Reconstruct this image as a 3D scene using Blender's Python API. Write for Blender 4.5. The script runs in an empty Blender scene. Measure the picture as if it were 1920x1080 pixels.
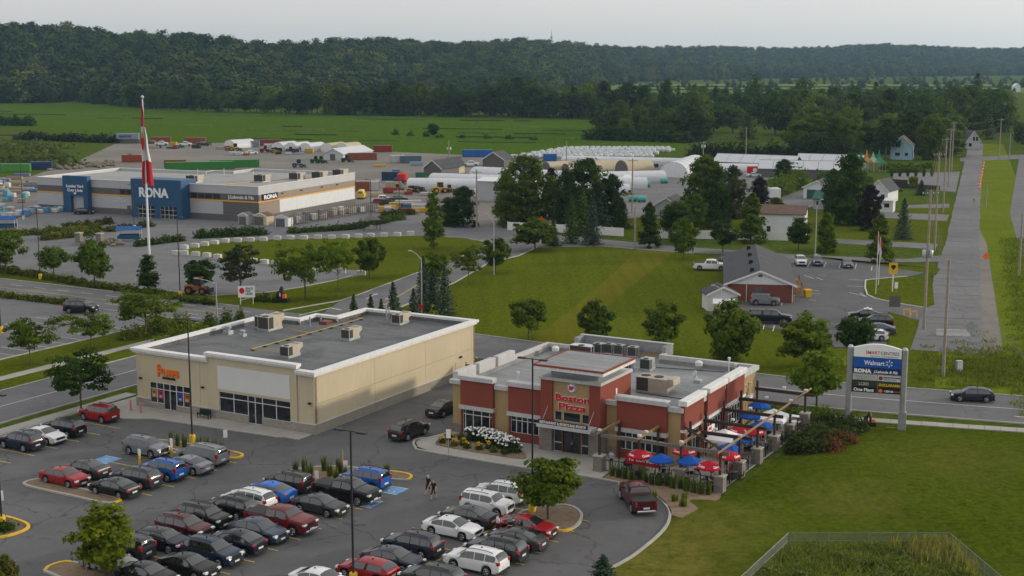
import bpy, bmesh, math, random
import numpy as np
from mathutils import Vector, Matrix
R = math.radians; PI = math.pi
random.seed(7); RNG = np.random.default_rng(11)
sc = bpy.context.scene; C = sc.collection

# ---------------------------------------------------------------- camera, sky, sun, exposure
FPX, YH, CAMH = 2560.0, 110.0, 36.0            # focal length and horizon row in photo pixels, drone height in m
TH = math.atan((540 - YH) / FPX)
cd = bpy.data.cameras.new('camera'); cam = bpy.data.objects.new('camera', cd); C.objects.link(cam)
cam.location = (0, 0, CAMH); cam.rotation_euler = (PI/2 - TH, 0, 0)
cd.sensor_width = 36; cd.lens = 36*FPX/1920; cd.clip_start = 1; cd.clip_end = 20000
sc.camera = cam
SUN_AZ, SUN_EL = 77, 12.5                        # degrees clockwise from the view direction; above the horizon
w = bpy.data.worlds.new('World'); sc.world = w; w.use_nodes = True
nt = w.node_tree; bg = nt.nodes['Background']
sky = nt.nodes.new('ShaderNodeTexSky'); sky.sky_type = 'NISHITA'; sky.sun_disc = False
sky.sun_elevation = R(SUN_EL); sky.sun_rotation = R(SUN_AZ); sky.altitude = 60
sky.air_density = 0.8; sky.dust_density = 0.8; sky.ozone_density = 1.0
hs = nt.nodes.new('ShaderNodeHueSaturation'); hs.inputs['Saturation'].default_value = 0.22
nt.links.new(sky.outputs[0], hs.inputs['Color'])
veil = nt.nodes.new('ShaderNodeTexNoise'); veil.inputs['Scale'].default_value = 1.6; veil.inputs['Detail'].default_value = 5   # thin even cloud veil over the whole sky
vc = nt.nodes.new('ShaderNodeValToRGB'); vc.color_ramp.elements[0].position = .3; vc.color_ramp.elements[1].position = .7
vc.color_ramp.elements[0].color = (3.50, 3.40, 3.36, 1); vc.color_ramp.elements[1].color = (4.15, 4.0, 3.86, 1)
tcw = nt.nodes.new('ShaderNodeTexCoord'); nt.links.new(tcw.outputs['Generated'], veil.inputs['Vector']); nt.links.new(veil.outputs['Fac'], vc.inputs[0])
mv = nt.nodes.new('ShaderNodeMix'); mv.data_type = 'RGBA'; mv.inputs[0].default_value = .55
sz = nt.nodes.new('ShaderNodeSeparateXYZ'); nt.links.new(tcw.outputs['Generated'], sz.inputs[0])          # an overcast sky is brighter overhead than at the horizon
gr = nt.nodes.new('ShaderNodeMapRange'); gr.inputs['To Min'].default_value = 1.0; gr.inputs['To Max'].default_value = 2.4; nt.links.new(sz.outputs[2], gr.inputs['Value'])
vs_ = nt.nodes.new('ShaderNodeVectorMath'); vs_.operation = 'SCALE'; nt.links.new(vc.outputs[0], vs_.inputs[0]); nt.links.new(gr.outputs[0], vs_.inputs['Scale'])
nt.links.new(hs.outputs[0], mv.inputs[6]); nt.links.new(vs_.outputs[0], mv.inputs[7]); nt.links.new(mv.outputs[2], bg.inputs['Color'])
bg.inputs['Strength'].default_value = 0.15
sd = bpy.data.lights.new('sun', 'SUN'); sd.energy = 2.0; sd.angle = R(3.0); sd.color = (1.0, 0.88, 0.70)
sun = bpy.data.objects.new('sun', sd); C.objects.link(sun)
sun.rotation_euler = (R(90 - SUN_EL), 0, R(180 - SUN_AZ)); sun.location = (200, 20, 120)
sc.view_settings.view_transform = 'Standard'; sc.view_settings.look = 'None'
sc.view_settings.gamma = 1; sc.view_settings.use_curve_mapping = False
sc.view_settings.exposure = 0.22

# ---------------------------------------------------------------- photo pixel -> place on the ground (or at height z)
_F = np.array([0, math.cos(TH), -math.sin(TH)]); _U = np.array([0, math.sin(TH), math.cos(TH)])
def gp(px, py, z=0.0):
    d = np.array([1.0, 0, 0])*(px-960)/FPX + _F - _U*(py-540)/FPX
    p = np.array([0, 0, CAMH]) + d*((z-CAMH)/d[2])
    return (float(p[0]), float(p[1]))
SA = 29.2                                       # the shopping site is turned 29.2 degrees; u runs along shop fronts, v away
SO = (-19.1, 128.2); _c, _s = math.cos(R(SA)), math.sin(R(SA))
def W(u, v): return (SO[0] + u*_c + v*_s, SO[1] - u*_s + v*_c)
def S(px, py, z=0.0):
    x, y = gp(px, py, z); x -= SO[0]; y -= SO[1]
    return (x*_c - y*_s, x*_s + y*_c)
def height_at(px_y, x, y):                       # height above (x, y) seen at that pixel row
    lo, hi = -5.0, 80.0
    for _ in range(40):
        m = (lo+hi)/2; q = np.array([x, y, m-CAMH])
        if 540 - FPX*(q@_U)/(q@_F) > px_y: lo = m
        else: hi = m
    return lo

# ---------------------------------------------------------------- materials
MATS = {}
def _nodes(name):
    m = bpy.data.materials.new(name); m.use_nodes = True; MATS[name] = m
    return m, m.node_tree, m.node_tree.nodes['Principled BSDF']
def _noise(t, vec, scale, detail=4, rough=.55, dist=0):
    n = t.nodes.new('ShaderNodeTexNoise'); n.inputs['Scale'].default_value = scale
    n.inputs['Detail'].default_value = detail; n.inputs['Roughness'].default_value = rough
    n.inputs['Distortion'].default_value = dist
    if vec is not None: t.links.new(vec, n.inputs['Vector'])
    return n.outputs['Fac']
def _ramp(t, fac, stops):
    r = t.nodes.new('ShaderNodeValToRGB'); e = r.color_ramp.elements
    while len(e) < len(stops): e.new(0.5)
    for el, (p, c) in zip(e, stops):
        el.position = p; el.color = (*c, 1) if len(c) == 3 else c
    t.links.new(fac, r.inputs[0]); return r.outputs[0]
def _mixc(t, fac, a, b, mode='MIX'):
    n = t.nodes.new('ShaderNodeMix'); n.data_type = 'RGBA'; n.blend_type = mode
    for s, v in ((0, fac), (6, a), (7, b)):
        if isinstance(v, (int, float)): n.inputs[s].default_value = v
        elif isinstance(v, tuple): n.inputs[s].default_value = (*v, 1) if len(v) == 3 else v
        else: t.links.new(v, n.inputs[s])
    return n.outputs[2]
def _pos(t, world=True, sc_=(1, 1, 1), rot=0):
    if world: o = t.nodes.new('ShaderNodeNewGeometry').outputs['Position']
    else: o = t.nodes.new('ShaderNodeTexCoord').outputs['Object']
    mp = t.nodes.new('ShaderNodeMapping'); mp.inputs['Scale'].default_value = sc_
    mp.inputs['Rotation'].default_value = (0, 0, rot)
    t.links.new(o, mp.inputs['Vector']); return mp.outputs[0]
def _bump(t, b, fac, strength, dist=.05):
    n = t.nodes.new('ShaderNodeBump'); n.inputs['Strength'].default_value = strength; n.inputs['Distance'].default_value = dist
    t.links.new(fac, n.inputs['Height']); t.links.new(n.outputs[0], b.inputs['Normal'])
def mat(name, c, var=.18, scale=3.0, rough=.8, metal=0.0, spec=.3, bump=0.0, bscale=40, world=False, coat=0.0, streak=0.0):
    """plain surface with a little wear: two octaves of noise lighten and darken the base colour"""
    m, t, b = _nodes(name); v = _pos(t, world)
    lo = tuple(x*(1-var) for x in c); hi = tuple(min(1, x*(1+var)) for x in c)
    k = _ramp(t, _noise(t, v, scale, 6, .65), [(.25, lo), (.75, hi)])
    if streak:                                   # rain streaks that run down the wall
        vs = _pos(t, world, (4, 4, .35))
        k = _mixc(t, streak, k, _ramp(t, _noise(t, vs, 1.2, 4), [(.35, tuple(x*.62 for x in c)), (.65, hi)]))
    t.links.new(k, b.inputs['Base Color'])
    b.inputs['Roughness'].default_value = rough; b.inputs['Metallic'].default_value = metal
    b.inputs['Specular IOR Level'].default_value = spec; b.inputs['Coat Weight'].default_value = coat
    if bump: _bump(t, b, _noise(t, v, bscale, 3), bump, .03)
    return m
def asphalt(name, c, rot=0.0, crack=1.0, patch=.25):
    m, t, b = _nodes(name); v = _pos(t)
    big = _noise(t, v, .035, 5, .6); mid = _noise(t, v, .35, 6, .7); fine = _noise(t, v, 9, 3, .8)
    k = _ramp(t, big, [(.4, tuple(x*(1-patch) for x in c)), (.6, tuple(x*(1+patch) for x in c))])
    k = _mixc(t, .5, k, _ramp(t, mid, [(.38, tuple(x*.72 for x in c)), (.64, tuple(x*1.28 for x in c))]))
    k = _mixc(t, .25, k, _ramp(t, fine, [(.3, tuple(x*.6 for x in c)), (.7, tuple(x*1.5 for x in c))]))
    ve = _pos(t, True, (.03, .22, .1), rot)      # tyre-polished lanes
    k = _mixc(t, .28, k, _ramp(t, _noise(t, ve, 1, 4), [(.35, tuple(x*.75 for x in c)), (.65, tuple(x*1.2 for x in c))]))
    vo = t.nodes.new('ShaderNodeTexVoronoi'); vo.feature = 'DISTANCE_TO_EDGE'; vo.inputs['Scale'].default_value = .09
    wv = t.nodes.new('ShaderNodeVectorMath'); wv.operation = 'ADD'
    nz = t.nodes.new('ShaderNodeTexNoise'); nz.inputs['Scale'].default_value = .25; nz.inputs['Detail'].default_value = 6
    sv = t.nodes.new('ShaderNodeVectorMath'); sv.operation = 'SCALE'; sv.inputs['Scale'].default_value = 5
    t.links.new(v, nz.inputs['Vector']); t.links.new(nz.outputs['Color'], sv.inputs[0])
    t.links.new(v, wv.inputs[0]); t.links.new(sv.outputs[0], wv.inputs[1]); t.links.new(wv.outputs[0], vo.inputs['Vector'])
    k = _mixc(t, _ramp(t, _noise(t, v, .75, 3, .5), [(.60, (0, 0, 0)), (.70, (.35*crack,)*3)]), k, tuple(x*.45 for x in c))        # oil stains
    cf = _ramp(t, vo.outputs['Distance'], [(.0, (crack*.8,)*3), (.011, (0, 0, 0))])
    k = _mixc(t, cf, k, tuple(x*.45 for x in c))
    t.links.new(k, b.inputs['Base Color']); b.inputs['Roughness'].default_value = .88
    b.inputs['Specular IOR Level'].default_value = .25
    _bump(t, b, fine, .25, .02); return m
def grass(name, c, dry, dryness=.5, fscale=5.0, stripe=0.0, rot=0.0, rough_h=.5, spots=()):
    m, t, b = _nodes(name); v = _pos(t)
    k = _ramp(t, _noise(t, v, .045, 6, .65, .6), [(.40, tuple(x*.66 for x in c)), (.60, tuple(x*1.28 for x in c))])
    k = _mixc(t, _ramp(t, _noise(t, v, .07, 6, .75, 1.5), [(.48, (0, 0, 0)), (.70, (dryness,)*3)]), k, dry)
    k = _mixc(t, .45, k, _ramp(t, _noise(t, v, .55, 6, .75, .8), [(.36, tuple(x*.5 for x in c)), (.64, tuple(x*1.5 for x in c))]))
    if stripe:
        vs = _pos(t, True, (.55, .03, .1), rot)
        k = _mixc(t, stripe, k, _ramp(t, _noise(t, vs, 1, 3), [(.35, tuple(x*.6 for x in c)), (.65, tuple(x*1.4 for x in c))]))
    f = _noise(t, v, fscale, 5, .8)
    k = _mixc(t, .55, k, _ramp(t, f, [(.36, tuple(x*.4 for x in c)), (.64, tuple(x*1.65 for x in c))]))
    for cx, cy, rad, amt in spots:                # sunburnt patches of the lawn
        d = t.nodes.new('ShaderNodeVectorMath'); d.operation = 'DISTANCE'; t.links.new(v, d.inputs[0]); d.inputs[1].default_value = (cx, cy, 0)
        mr = t.nodes.new('ShaderNodeMapRange'); mr.interpolation_type = 'SMOOTHSTEP'; mr.inputs['From Max'].default_value = rad; mr.inputs['To Min'].default_value = amt; mr.inputs['To Max'].default_value = 0; t.links.new(d.outputs['Value'], mr.inputs['Value'])
        md = t.nodes.new('ShaderNodeMath'); md.operation = 'MULTIPLY'; t.links.new(mr.outputs[0], md.inputs[0]); t.links.new(_ramp(t, _noise(t, v, .5, 6, .8), [(.35, (.1, .1, .1)), (.6, (1, 1, 1))]), md.inputs[1])
        k = _mixc(t, md.outputs[0], k, dry)
    t.links.new(k, b.inputs['Base Color']); b.inputs['Roughness'].default_value = .95
    b.inputs['Specular IOR Level'].default_value = 0.0
    _bump(t, b, f, rough_h, .12); return m
def blockwork(name, c1, c2, mortar, bw, bh, rough=.9, bump=.6):
    m, t, b = _nodes(name)
    tc = t.nodes.new('ShaderNodeTexCoord'); sx = t.nodes.new('ShaderNodeSeparateXYZ'); t.links.new(tc.outputs['Object'], sx.inputs[0])
    ad = t.nodes.new('ShaderNodeMath'); ad.operation = 'ADD'; t.links.new(sx.outputs[0], ad.inputs[0]); t.links.new(sx.outputs[1], ad.inputs[1])
    cx = t.nodes.new('ShaderNodeCombineXYZ'); t.links.new(ad.outputs[0], cx.inputs[0]); t.links.new(sx.outputs[2], cx.inputs[1])
    br = t.nodes.new('ShaderNodeTexBrick'); br.inputs['Scale'].default_value = 1
    br.inputs['Brick Width'].default_value = bw; br.inputs['Row Height'].default_value = bh
    br.inputs['Mortar Size'].default_value = .02*bh/.2; br.inputs['Bias'].default_value = 0
    br.inputs['Color1'].default_value = (*c1, 1); br.inputs['Color2'].default_value = (*c2, 1); br.inputs['Mortar'].default_value = (*mortar, 1)
    t.links.new(cx.outputs[0], br.inputs['Vector'])
    nz = _noise(t, tc.outputs['Object'], 2.2, 6, .7)
    k = _mixc(t, .35, br.outputs['Color'], _ramp(t, nz, [(.3, tuple(x*.6 for x in c1)), (.7, tuple(min(1, x*1.4) for x in c2))]))
    t.links.new(k, b.inputs['Base Color']); b.inputs['Roughness'].default_value = rough; b.inputs['Specular IOR Level'].default_value = .2
    iv = t.nodes.new('ShaderNodeMath'); iv.operation = 'SUBTRACT'; iv.inputs[0].default_value = 1; t.links.new(br.outputs['Fac'], iv.inputs[1])
    _bump(t, b, iv.outputs[0], bump, .03); return m
def objcolor(name, rough, metal=0, coat=0, spec=.5, var=.1, scale=2.0, vtint=0):
    """base colour comes from each object's own colour"""
    m, t, b = _nodes(name); oi = t.nodes.new('ShaderNodeObjectInfo')
    k = _mixc(t, 1.0, oi.outputs['Color'], _ramp(t, _noise(t, _pos(t, False), scale, 5), [(.3, (1-var,)*3), (.7, (1.0,)*3)]), 'MULTIPLY')
    t.links.new(k, b.inputs['Base Color']); b.inputs['Roughness'].default_value = rough; b.inputs['Metallic'].default_value = metal
    b.inputs['Coat Weight'].default_value = coat; b.inputs['Coat Roughness'].default_value = .05; b.inputs['Specular IOR Level'].default_value = spec
    return m
def leafmat(name, transl=.42):
    """leaf colour = the tree's own colour, varied leaf by leaf (attribute tint) and tree by tree"""
    m, t, b = _nodes(name); oi = t.nodes.new('ShaderNodeObjectInfo')
    at = t.nodes.new('ShaderNodeAttribute'); at.attribute_name = 'tint'
    k = _mixc(t, 1.0, oi.outputs['Color'], _ramp(t, at.outputs['Fac'], [(0, (.50, .58, .60)), (.5, (1, 1, 1)), (1, (1.75, 1.5, 1.1))]), 'MULTIPLY')
    k = _mixc(t, 1.0, k, _ramp(t, oi.outputs['Random'], [(0, (.80, .86, .9)), (1, (1.14, 1.14, 1.0))]), 'MULTIPLY')
    t.links.new(k, b.inputs['Base Color']); b.inputs['Roughness'].default_value = .65; b.inputs['Specular IOR Level'].default_value = .08
    tr = t.nodes.new('ShaderNodeBsdfTranslucent'); mx = t.nodes.new('ShaderNodeMixShader'); mx.inputs[0].default_value = transl
    k2 = _mixc(t, 1.0, k, (1.25, 1.35, .6), 'MULTIPLY'); t.links.new(k2, tr.inputs['Color'])
    out = t.nodes['Material Output']; t.links.new(b.outputs[0], mx.inputs[1]); t.links.new(tr.outputs[0], mx.inputs[2]); t.links.new(mx.outputs[0], out.inputs[0])
    return m

mat('white_paint', (.70, .70, .68), .08, 2); mat('white_metal', (.66, .67, .68), .08, .7, .45, streak=.25)
mat('grey_metal', (.30, .31, .32), .15, 1.5, .45, .4); mat('fence_wire', (.22, .23, .24), .15, 2, .5, .4); mat('galv', (.42, .44, .46), .15, 2, .4, .6)
mat('dark_metal', (.018, .019, .021), .2, 3, .45); mat('black_plastic', (.012, .012, .013), .2, 3, .5)
mat('concrete', (.33, .315, .285), .16, .5, .9, bump=.15, bscale=25, world=True); mat('concrete_w', (.50, .49, .465), .18, 1.2, .9, bump=.2)
mat('kerb_mat', (.36, .345, .31), .2, .8, .9, world=True); mat('kerb_yellow', (.62, .40, .03), .2, 1.5, .7, world=True)
mat('yellow_line', (.50, .36, .06), .35, 2.5, .8, world=True); mat('white_line', (.50, .50, .48), .3, 2.0, .8, world=True)
mat('blue_line', (.12, .30, .55), .25, 2.0, .8, world=True)
mat('yellow_paint', (.68, .40, .015), .15, 2, .6); mat('red_plastic', (.45, .02, .02), .15, 3, .5)
mat('wood', (.20, .12, .06), .3, 3, .8, bump=.2); mat('wood_pale', (.44, .27, .12), .25, 3, .75); mat('pole_wood', (.27, .235, .20), .25, 2.5, .85); mat('wood_grey', (.16, .14, .12), .25, 2.5, .85)
mat('dark_timber', (.045, .032, .026), .25, 3, .75); mat('bark', (.11, .085, .065), .3, 6, .95, bump=.4, bscale=12)
mat('soil', (.13, .10, .07), .3, 1.5, .95, world=True, bump=.5, bscale=9); mat('mulch', (.20, .145, .095), .3, 2, .95, world=True, bump=.5, bscale=12)
mat('rubber', (.014, .014, .015), .2, 8, .85); mat('rim', (.34, .35, .36), .15, 4, .3, .85); mat('rim_dark', (.04, .04, .042), .15, 4, .35, .7)
mat('lamp_red', (.32, .008, .012), .1, 5, .2, spec=.6, coat=.6); mat('lamp_clear', (.62, .64, .66), .1, 5, .12, spec=.7, coat=.6)
mat('plate', (.62, .64, .68), .1, 6, .5); mat('chrome', (.55, .56, .58), .1, 4, .18, .95)
objcolor('paint', .22, .0, .22, .22, .08, 1.2); objcolor('obj', .75, 0, 0, .3, .22, 2.5); objcolor('fabric', .85, 0, 0, .2, .15, 4)
objcolor('objmetal', .5, .3, 0, .4, .25, 1.2)
leafmat('leaf'); leafmat('needle', .12)
m_, t_, b_ = _nodes('glass'); t_.links.new(_ramp(t_, _noise(t_, _pos(t_, False), .9, 3), [(.3, (.010, .012, .014)), (.7, (.03, .033, .036))]), b_.inputs['Base Color'])
b_.inputs['Roughness'].default_value = .06; b_.inputs['Specular IOR Level'].default_value = .6
m_, t_, b_ = _nodes('car_glass'); b_.inputs['Base Color'].default_value = (.012, .015, .017, 1); b_.inputs['Roughness'].default_value = .03; b_.inputs['Specular IOR Level'].default_value = 1.0; b_.inputs['IOR'].default_value = 1.6
for mm in MATS.values(): mm.use_fake_user = False

# ---------------------------------------------------------------- mesh building
class MB:
    def __init__(s): s.v = []; s.f = []; s.m = []; s.mi = 0
    def add(s, vs, fs):
        n = len(s.v); s.v += [tuple(p) for p in vs]; s.f += [tuple(i+n for i in q) for q in fs]; s.m += [s.mi]*len(fs); return s
    def box(s, x0, x1, y0, y1, z0, z1):
        v = [(x, y, z) for z in (z0, z1) for y in (y0, y1) for x in (x0, x1)]
        return s.add(v, [(0, 2, 3, 1), (4, 5, 7, 6), (0, 1, 5, 4), (2, 6, 7, 3), (0, 4, 6, 2), (1, 3, 7, 5)])
    def bev(s, x0, x1, y0, y1, z0, z1, b=.05):          # box with chamfered top edge
        s.box(x0, x1, y0, y1, z0, z1-b); n = len(s.v)
        v = [(x0, y0, z1-b), (x1, y0, z1-b), (x1, y1, z1-b), (x0, y1, z1-b), (x0+b, y0+b, z1), (x1-b, y0+b, z1), (x1-b, y1-b, z1), (x0+b, y1-b, z1)]
        return s.add(v, [(4, 5, 6, 7), (0, 1, 5, 4), (1, 2, 6, 5), (2, 3, 7, 6), (3, 0, 4, 7)])
    def prism(s, poly, z0, z1):
        a = sum(poly[i-1][0]*poly[i][1]-poly[i][0]*poly[i-1][1] for i in range(len(poly)))
        if a < 0: poly = poly[::-1]
        n = len(poly); v = [(x, y, z0) for x, y in poly] + [(x, y, z1) for x, y in poly]
        return s.add(v, [tuple(range(n-1, -1, -1)), tuple(range(n, 2*n))] + [(i, (i+1) % n, (i+1) % n+n, i+n) for i in range(n)])
    def extr(s, prof, axis, a0, a1):                    # profile in the other two axes, swept along x or y
        n = len(prof)
        if axis == 'x': v = [(a, p, q) for a in (a0, a1) for p, q in prof]
        else: v = [(p, a, q) for a in (a0, a1) for p, q in prof]
        fs = [tuple(range(n)), tuple(range(2*n-1, n-1, -1))] + [(i, i+n, (i+1) % n+n, (i+1) % n) for i in range(n)]
        return s.add(v, fs)
    def tube(s, pts, rad, n=6, cap=True):
        pts = [Vector(p) for p in pts]
        if not hasattr(rad, '__len__'): rad = [rad]*len(pts)
        rings = []; base = len(s.v)
        for i, p in enumerate(pts):
            d = (pts[min(i+1, len(pts)-1)] - pts[max(i-1, 0)]).normalized()
            a = Vector((0, 0, 1)) if abs(d.z) < .9 else Vector((1, 0, 0))
            e1 = d.cross(a).normalized(); e2 = d.cross(e1)
            rings += [p + (e1*math.cos(2*PI*k/n) + e2*math.sin(2*PI*k/n))*rad[i] for k in range(n)]
        fs = [(i*n+k, i*n+(k+1) % n, (i+1)*n+(k+1) % n, (i+1)*n+k) for i in range(len(pts)-1) for k in range(n)]
        if cap: fs += [tuple(range(n-1, -1, -1)), tuple((len(pts)-1)*n+k for k in range(n))]
        return s.add(rings, fs)
    def cyl(s, x, y, z0, z1, r, n=10, r2=None): return s.tube([(x, y, z0), (x, y, z1)], [r, r if r2 is None else r2], n)
    def disc(s, c, nrm, r, t, n=12):
        c = Vector(c); d = Vector(nrm).normalized(); return s.tube([c - d*t/2, c + d*t/2], r, n)
    def lathe(s, prof, n=12, c=(0, 0)):
        v = [(c[0]+r*math.cos(2*PI*k/n), c[1]+r*math.sin(2*PI*k/n), z) for r, z in prof for k in range(n)]
        m = len(prof)
        fs = [(i*n+k, i*n+(k+1) % n, (i+1)*n+(k+1) % n, (i+1)*n+k) for i in range(m-1) for k in range(n)]
        return s.add(v, fs + [tuple(range(n-1, -1, -1)), tuple((m-1)*n+k for k in range(n))])
    def quad(s, *p): return s.add(p, [tuple(range(len(p)))])
    def mesh(s, name, mats, smooth=False):
        me = bpy.data.meshes.new(name); me.from_pydata(s.v, [], s.f)
        for m in (mats if isinstance(mats, (list, tuple)) else [mats]): me.materials.append(MATS[m])
        me.polygons.foreach_set('material_index', s.m)
        if smooth:
            me.polygons.foreach_set('use_smooth', [True]*len(s.f)); me.set_sharp_from_angle(angle=R(smooth if smooth > 1 else 40))
        me.update(); return me
    def build(s, name, mats, parent=None, smooth=False, **kw): return put(name, s.mesh(name, mats, smooth), parent, **kw)
def put(name, me, parent=None, loc=(0, 0, 0), rz=0.0, color=None, **tags):
    o = bpy.data.objects.new(name, me); C.objects.link(o)
    if parent is not None: o.parent = parent
    o.location = loc if len(loc) == 3 else (*loc, 0); o.rotation_euler = (0, 0, rz)
    if color is not None: o.color = (*color, 1)
    for k, v in tags.items():
        if v is not None: o[k] = v
    return o
def thing(name, label, cat, loc=(0, 0, 0), rz=0.0, group=None): return put(name, None, None, loc, rz, label=label, category=cat, group=group)
def tree_copy(root, loc, rz, label=None, group=None, scale=None, color=None, name=None, parent=None):
    r = root.copy(); C.objects.link(r); r.parent = parent; r.location = loc if len(loc) == 3 else (*loc, 0); r.rotation_euler = (0, 0, rz)
    if label is not None: r['label'] = label
    if group is not None: r['group'] = group
    if name: r.name = name
    if scale is not None: r.scale = scale if hasattr(scale, '__len__') else (scale,)*3
    if color is not None: r.color = (*color, 1)
    for ch in root.children:
        c = ch.copy(); C.objects.link(c); c.parent = r
        if color is not None: c.color = (*color, 1)
        for g in ch.children:
            d = g.copy(); C.objects.link(d); d.parent = c
    return r
def drop(root):                                          # forget a prototype that is not needed itself
    for ch in list(root.children):
        for g in list(ch.children): bpy.data.objects.remove(g)
        bpy.data.objects.remove(ch)
    bpy.data.objects.remove(root)
_tc = {}
def text(s, size, matname, name, parent, loc, rot, ext=.03, bold=.0, align='LEFT', width=None, shear=0, color=None):
    key = (s, size, ext, bold, align, width, shear, matname)
    if key not in _tc:
        cu = bpy.data.curves.new('txt', 'FONT'); cu.body = s; cu.size = size; cu.extrude = ext; cu.offset = bold; cu.align_x = align; cu.shear = shear; cu.resolution_u = 3
        o = bpy.data.objects.new('txt', cu); me = bpy.data.meshes.new_from_object(o); bpy.data.objects.remove(o); bpy.data.curves.remove(cu)
        if width and len(me.vertices):
            xs = [v.co.x for v in me.vertices]; k = width/(max(xs)-min(xs))
            for v in me.vertices: v.co.x *= k
        me.materials.clear(); me.materials.append(MATS[matname]); me.name = name; _tc[key] = me
    p = put(name, _tc[key], parent, loc); p.rotation_euler = rot
    if color: p.color = (*color, 1)
    return p
FRONT = (PI/2, 0, 0); SIDE = (PI/2, 0, PI/2)             # text on a wall that faces -y / faces +x

def sheet(name, pts, z, m, kind='structure', parent=None):
    a = sum(pts[i-1][0]*pts[i][1]-pts[i][0]*pts[i-1][1] for i in range(len(pts)))
    if a < 0: pts = pts[::-1]
    mb = MB(); mb.add([(x, y, z) for x, y in pts], [tuple(range(len(pts)))])
    return mb.build(name, m, parent, **({'kind': kind} if kind else {}))
def px(*pts): return [gp(a, b) for a, b in pts]
def st(*pts): return [W(a, b) for a, b in pts]
def smooth_line(pts, n=4):
    out = []
    for i in range(len(pts)-1):
        p0, p1, p2, p3 = pts[max(i-1, 0)], pts[i], pts[i+1], pts[min(i+2, len(pts)-1)]
        for k in range(n):
            t = k/n
            out.append(tuple(.5*((2*p1[j]) + (-p0[j]+p2[j])*t + (2*p0[j]-5*p1[j]+4*p2[j]-p3[j])*t*t + (-p0[j]+3*p1[j]-3*p2[j]+p3[j])*t**3) for j in (0, 1)))
    return out + [pts[-1]]
def strip(pts, wd, z0, z1, mb=None, closed=False):       # a mitred band of width wd along a polyline, as a prism
    L, Rr = [], []; N = len(pts)
    for i, p in enumerate(pts):
        a = pts[i-1] if (i or closed) else None; b = pts[(i+1) % N] if (i < N-1 or closed) else None
        ns = []
        for q, r in ((a, p), (p, b)):
            if q is not None and r is not None:
                d = math.hypot(r[0]-q[0], r[1]-q[1]) or 1; ns.append((-(r[1]-q[1])/d, (r[0]-q[0])/d))
        mx, my = sum(q[0] for q in ns)/len(ns), sum(q[1] for q in ns)/len(ns); k = max(.4, mx*mx+my*my); mx, my = mx/k*wd/2, my/k*wd/2
        L.append((p[0]+mx, p[1]+my)); Rr.append((p[0]-mx, p[1]-my))
    mb = mb or MB(); n = len(pts)
    v = [(*q, z) for z in (z0, z1) for q in L + Rr]
    f = []
    for i in range(n if closed else n-1):
        j = (i+1) % n
        f += [(2*n+i, 3*n+i, 3*n+j, 2*n+j), (i, j, n+j, n+i), (i, 2*n+i, 2*n+j, j), (n+i, n+j, 3*n+j, 3*n+i)]
    if not closed: f += [(0, n, 3*n, 2*n), (n-1, 3*n-1, 4*n-1, 2*n-1)]
    return mb.add(v, f)
def kerb(pts, m='kerb_mat', name='kerb', wd=.22, h=.14, close=False, z0=0.0):
    if close: pts = list(pts) + [pts[0], pts[1]]
    return strip(pts, wd, z0, h).build(name, m, kind='structure')
# ================================================================ the setting
grass('lawn', (.078, .098, .008), (.16, .145, .028), .45, 1.6); grass('lawn_front', (.056, .080, .006), (.17, .145, .035), .4, 1.8, .35, R(75), .6, ((*gp(1225, 1055), 11, .95), (*gp(1330, 985), 9, .6), (*gp(1600, 945), 9, .4), (*gp(1790, 870), 12, .35))); grass('lawn_mown', (.082, .102, .008), (.15, .14, .02), .45, 1.7, .45, R(-35))
grass('lawn_worn', (.108, .110, .012), (.16, .14, .03), .7, 3.5, .5, R(-35)); grass('meadow', (.065, .095, .014), (.12, .11, .04), .6, .8)
grass('crop', (.058, .105, .008), (.09, .12, .02), .5, .6, .45, R(96), .3); grass('far_crop', (.13, .17, .045), (.2, .19, .08), .7, .3, .3, R(90), .2)
grass('rough_grass', (.12, .155, .014), (.18, .16, .06), .8, 2.0, 0, 0, .9); grass('ditch', (.05, .075, .018), (.10, .09, .03), .6, 1.5, 0, 0, .9)
asphalt('asphalt_lot', (.104, .104, .107), R(SA)); asphalt('asphalt_road', (.135, .135, .14), R(SA), .5); asphalt('asphalt_old', (.145, .145, .148), R(20), 1.0, .4)
asphalt('gravel', (.17, .155, .135), 0, .3, .4); asphalt('asphalt_rona', (.145, .147, .152), R(24), .6)
mat('field_tar', (.05, .05, .052), .2, 1, .9, world=True); mat('field_edge', (.030, .042, .014), .4, .2, .95, world=True)

gm = MB(); gm.quad((-5200, -300, 0), (5200, -300, 0), (5200, 6200, 0), (-5200, 6200, 0)); gm.build('ground', 'meadow', kind='structure')
sheet('crop_field', px((-500, 196), (0, 194), (150, 190), (300, 206), (600, 215), (1050, 222), (1290, 224), (1275, 290), (960, 296), (700, 288), (420, 270), (220, 264), (40, 240), (-500, 235)), .02, 'crop')
sheet('far_field', px((1150, 157), (2300, 158), (2300, 174), (1100, 174)), .02, 'far_crop')
for a, b in (((1200, 163), (2000, 164)), ((1180, 169), (1900, 170))):
    strip([gp(*a), gp(*b)], 9, .0, 1.2).build('hedge_line', 'field_edge', kind='structure')
random.seed(4)
for fy in (209, 214, 219, 224, 230, 237, 245, 254, 262):
    bx = random.uniform(-60, 120)
    while bx < 1080:
        ln = random.uniform(25, 150); yy = fy+bx*.014
        if random.random() < .62: strip(smooth_line(px(*[(bx+ln*t_, yy+ln*t_*.014+random.uniform(-.35, .35)) for t_ in (0, .3, .6, 1)])), random.uniform(.8, 2.6), .0, random.uniform(.15, .55)).build('field_ditch', random.choice(['field_edge', 'field_edge', 'far_crop', 'crop']), kind='structure')
        bx += ln+random.uniform(10, 160)
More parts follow.
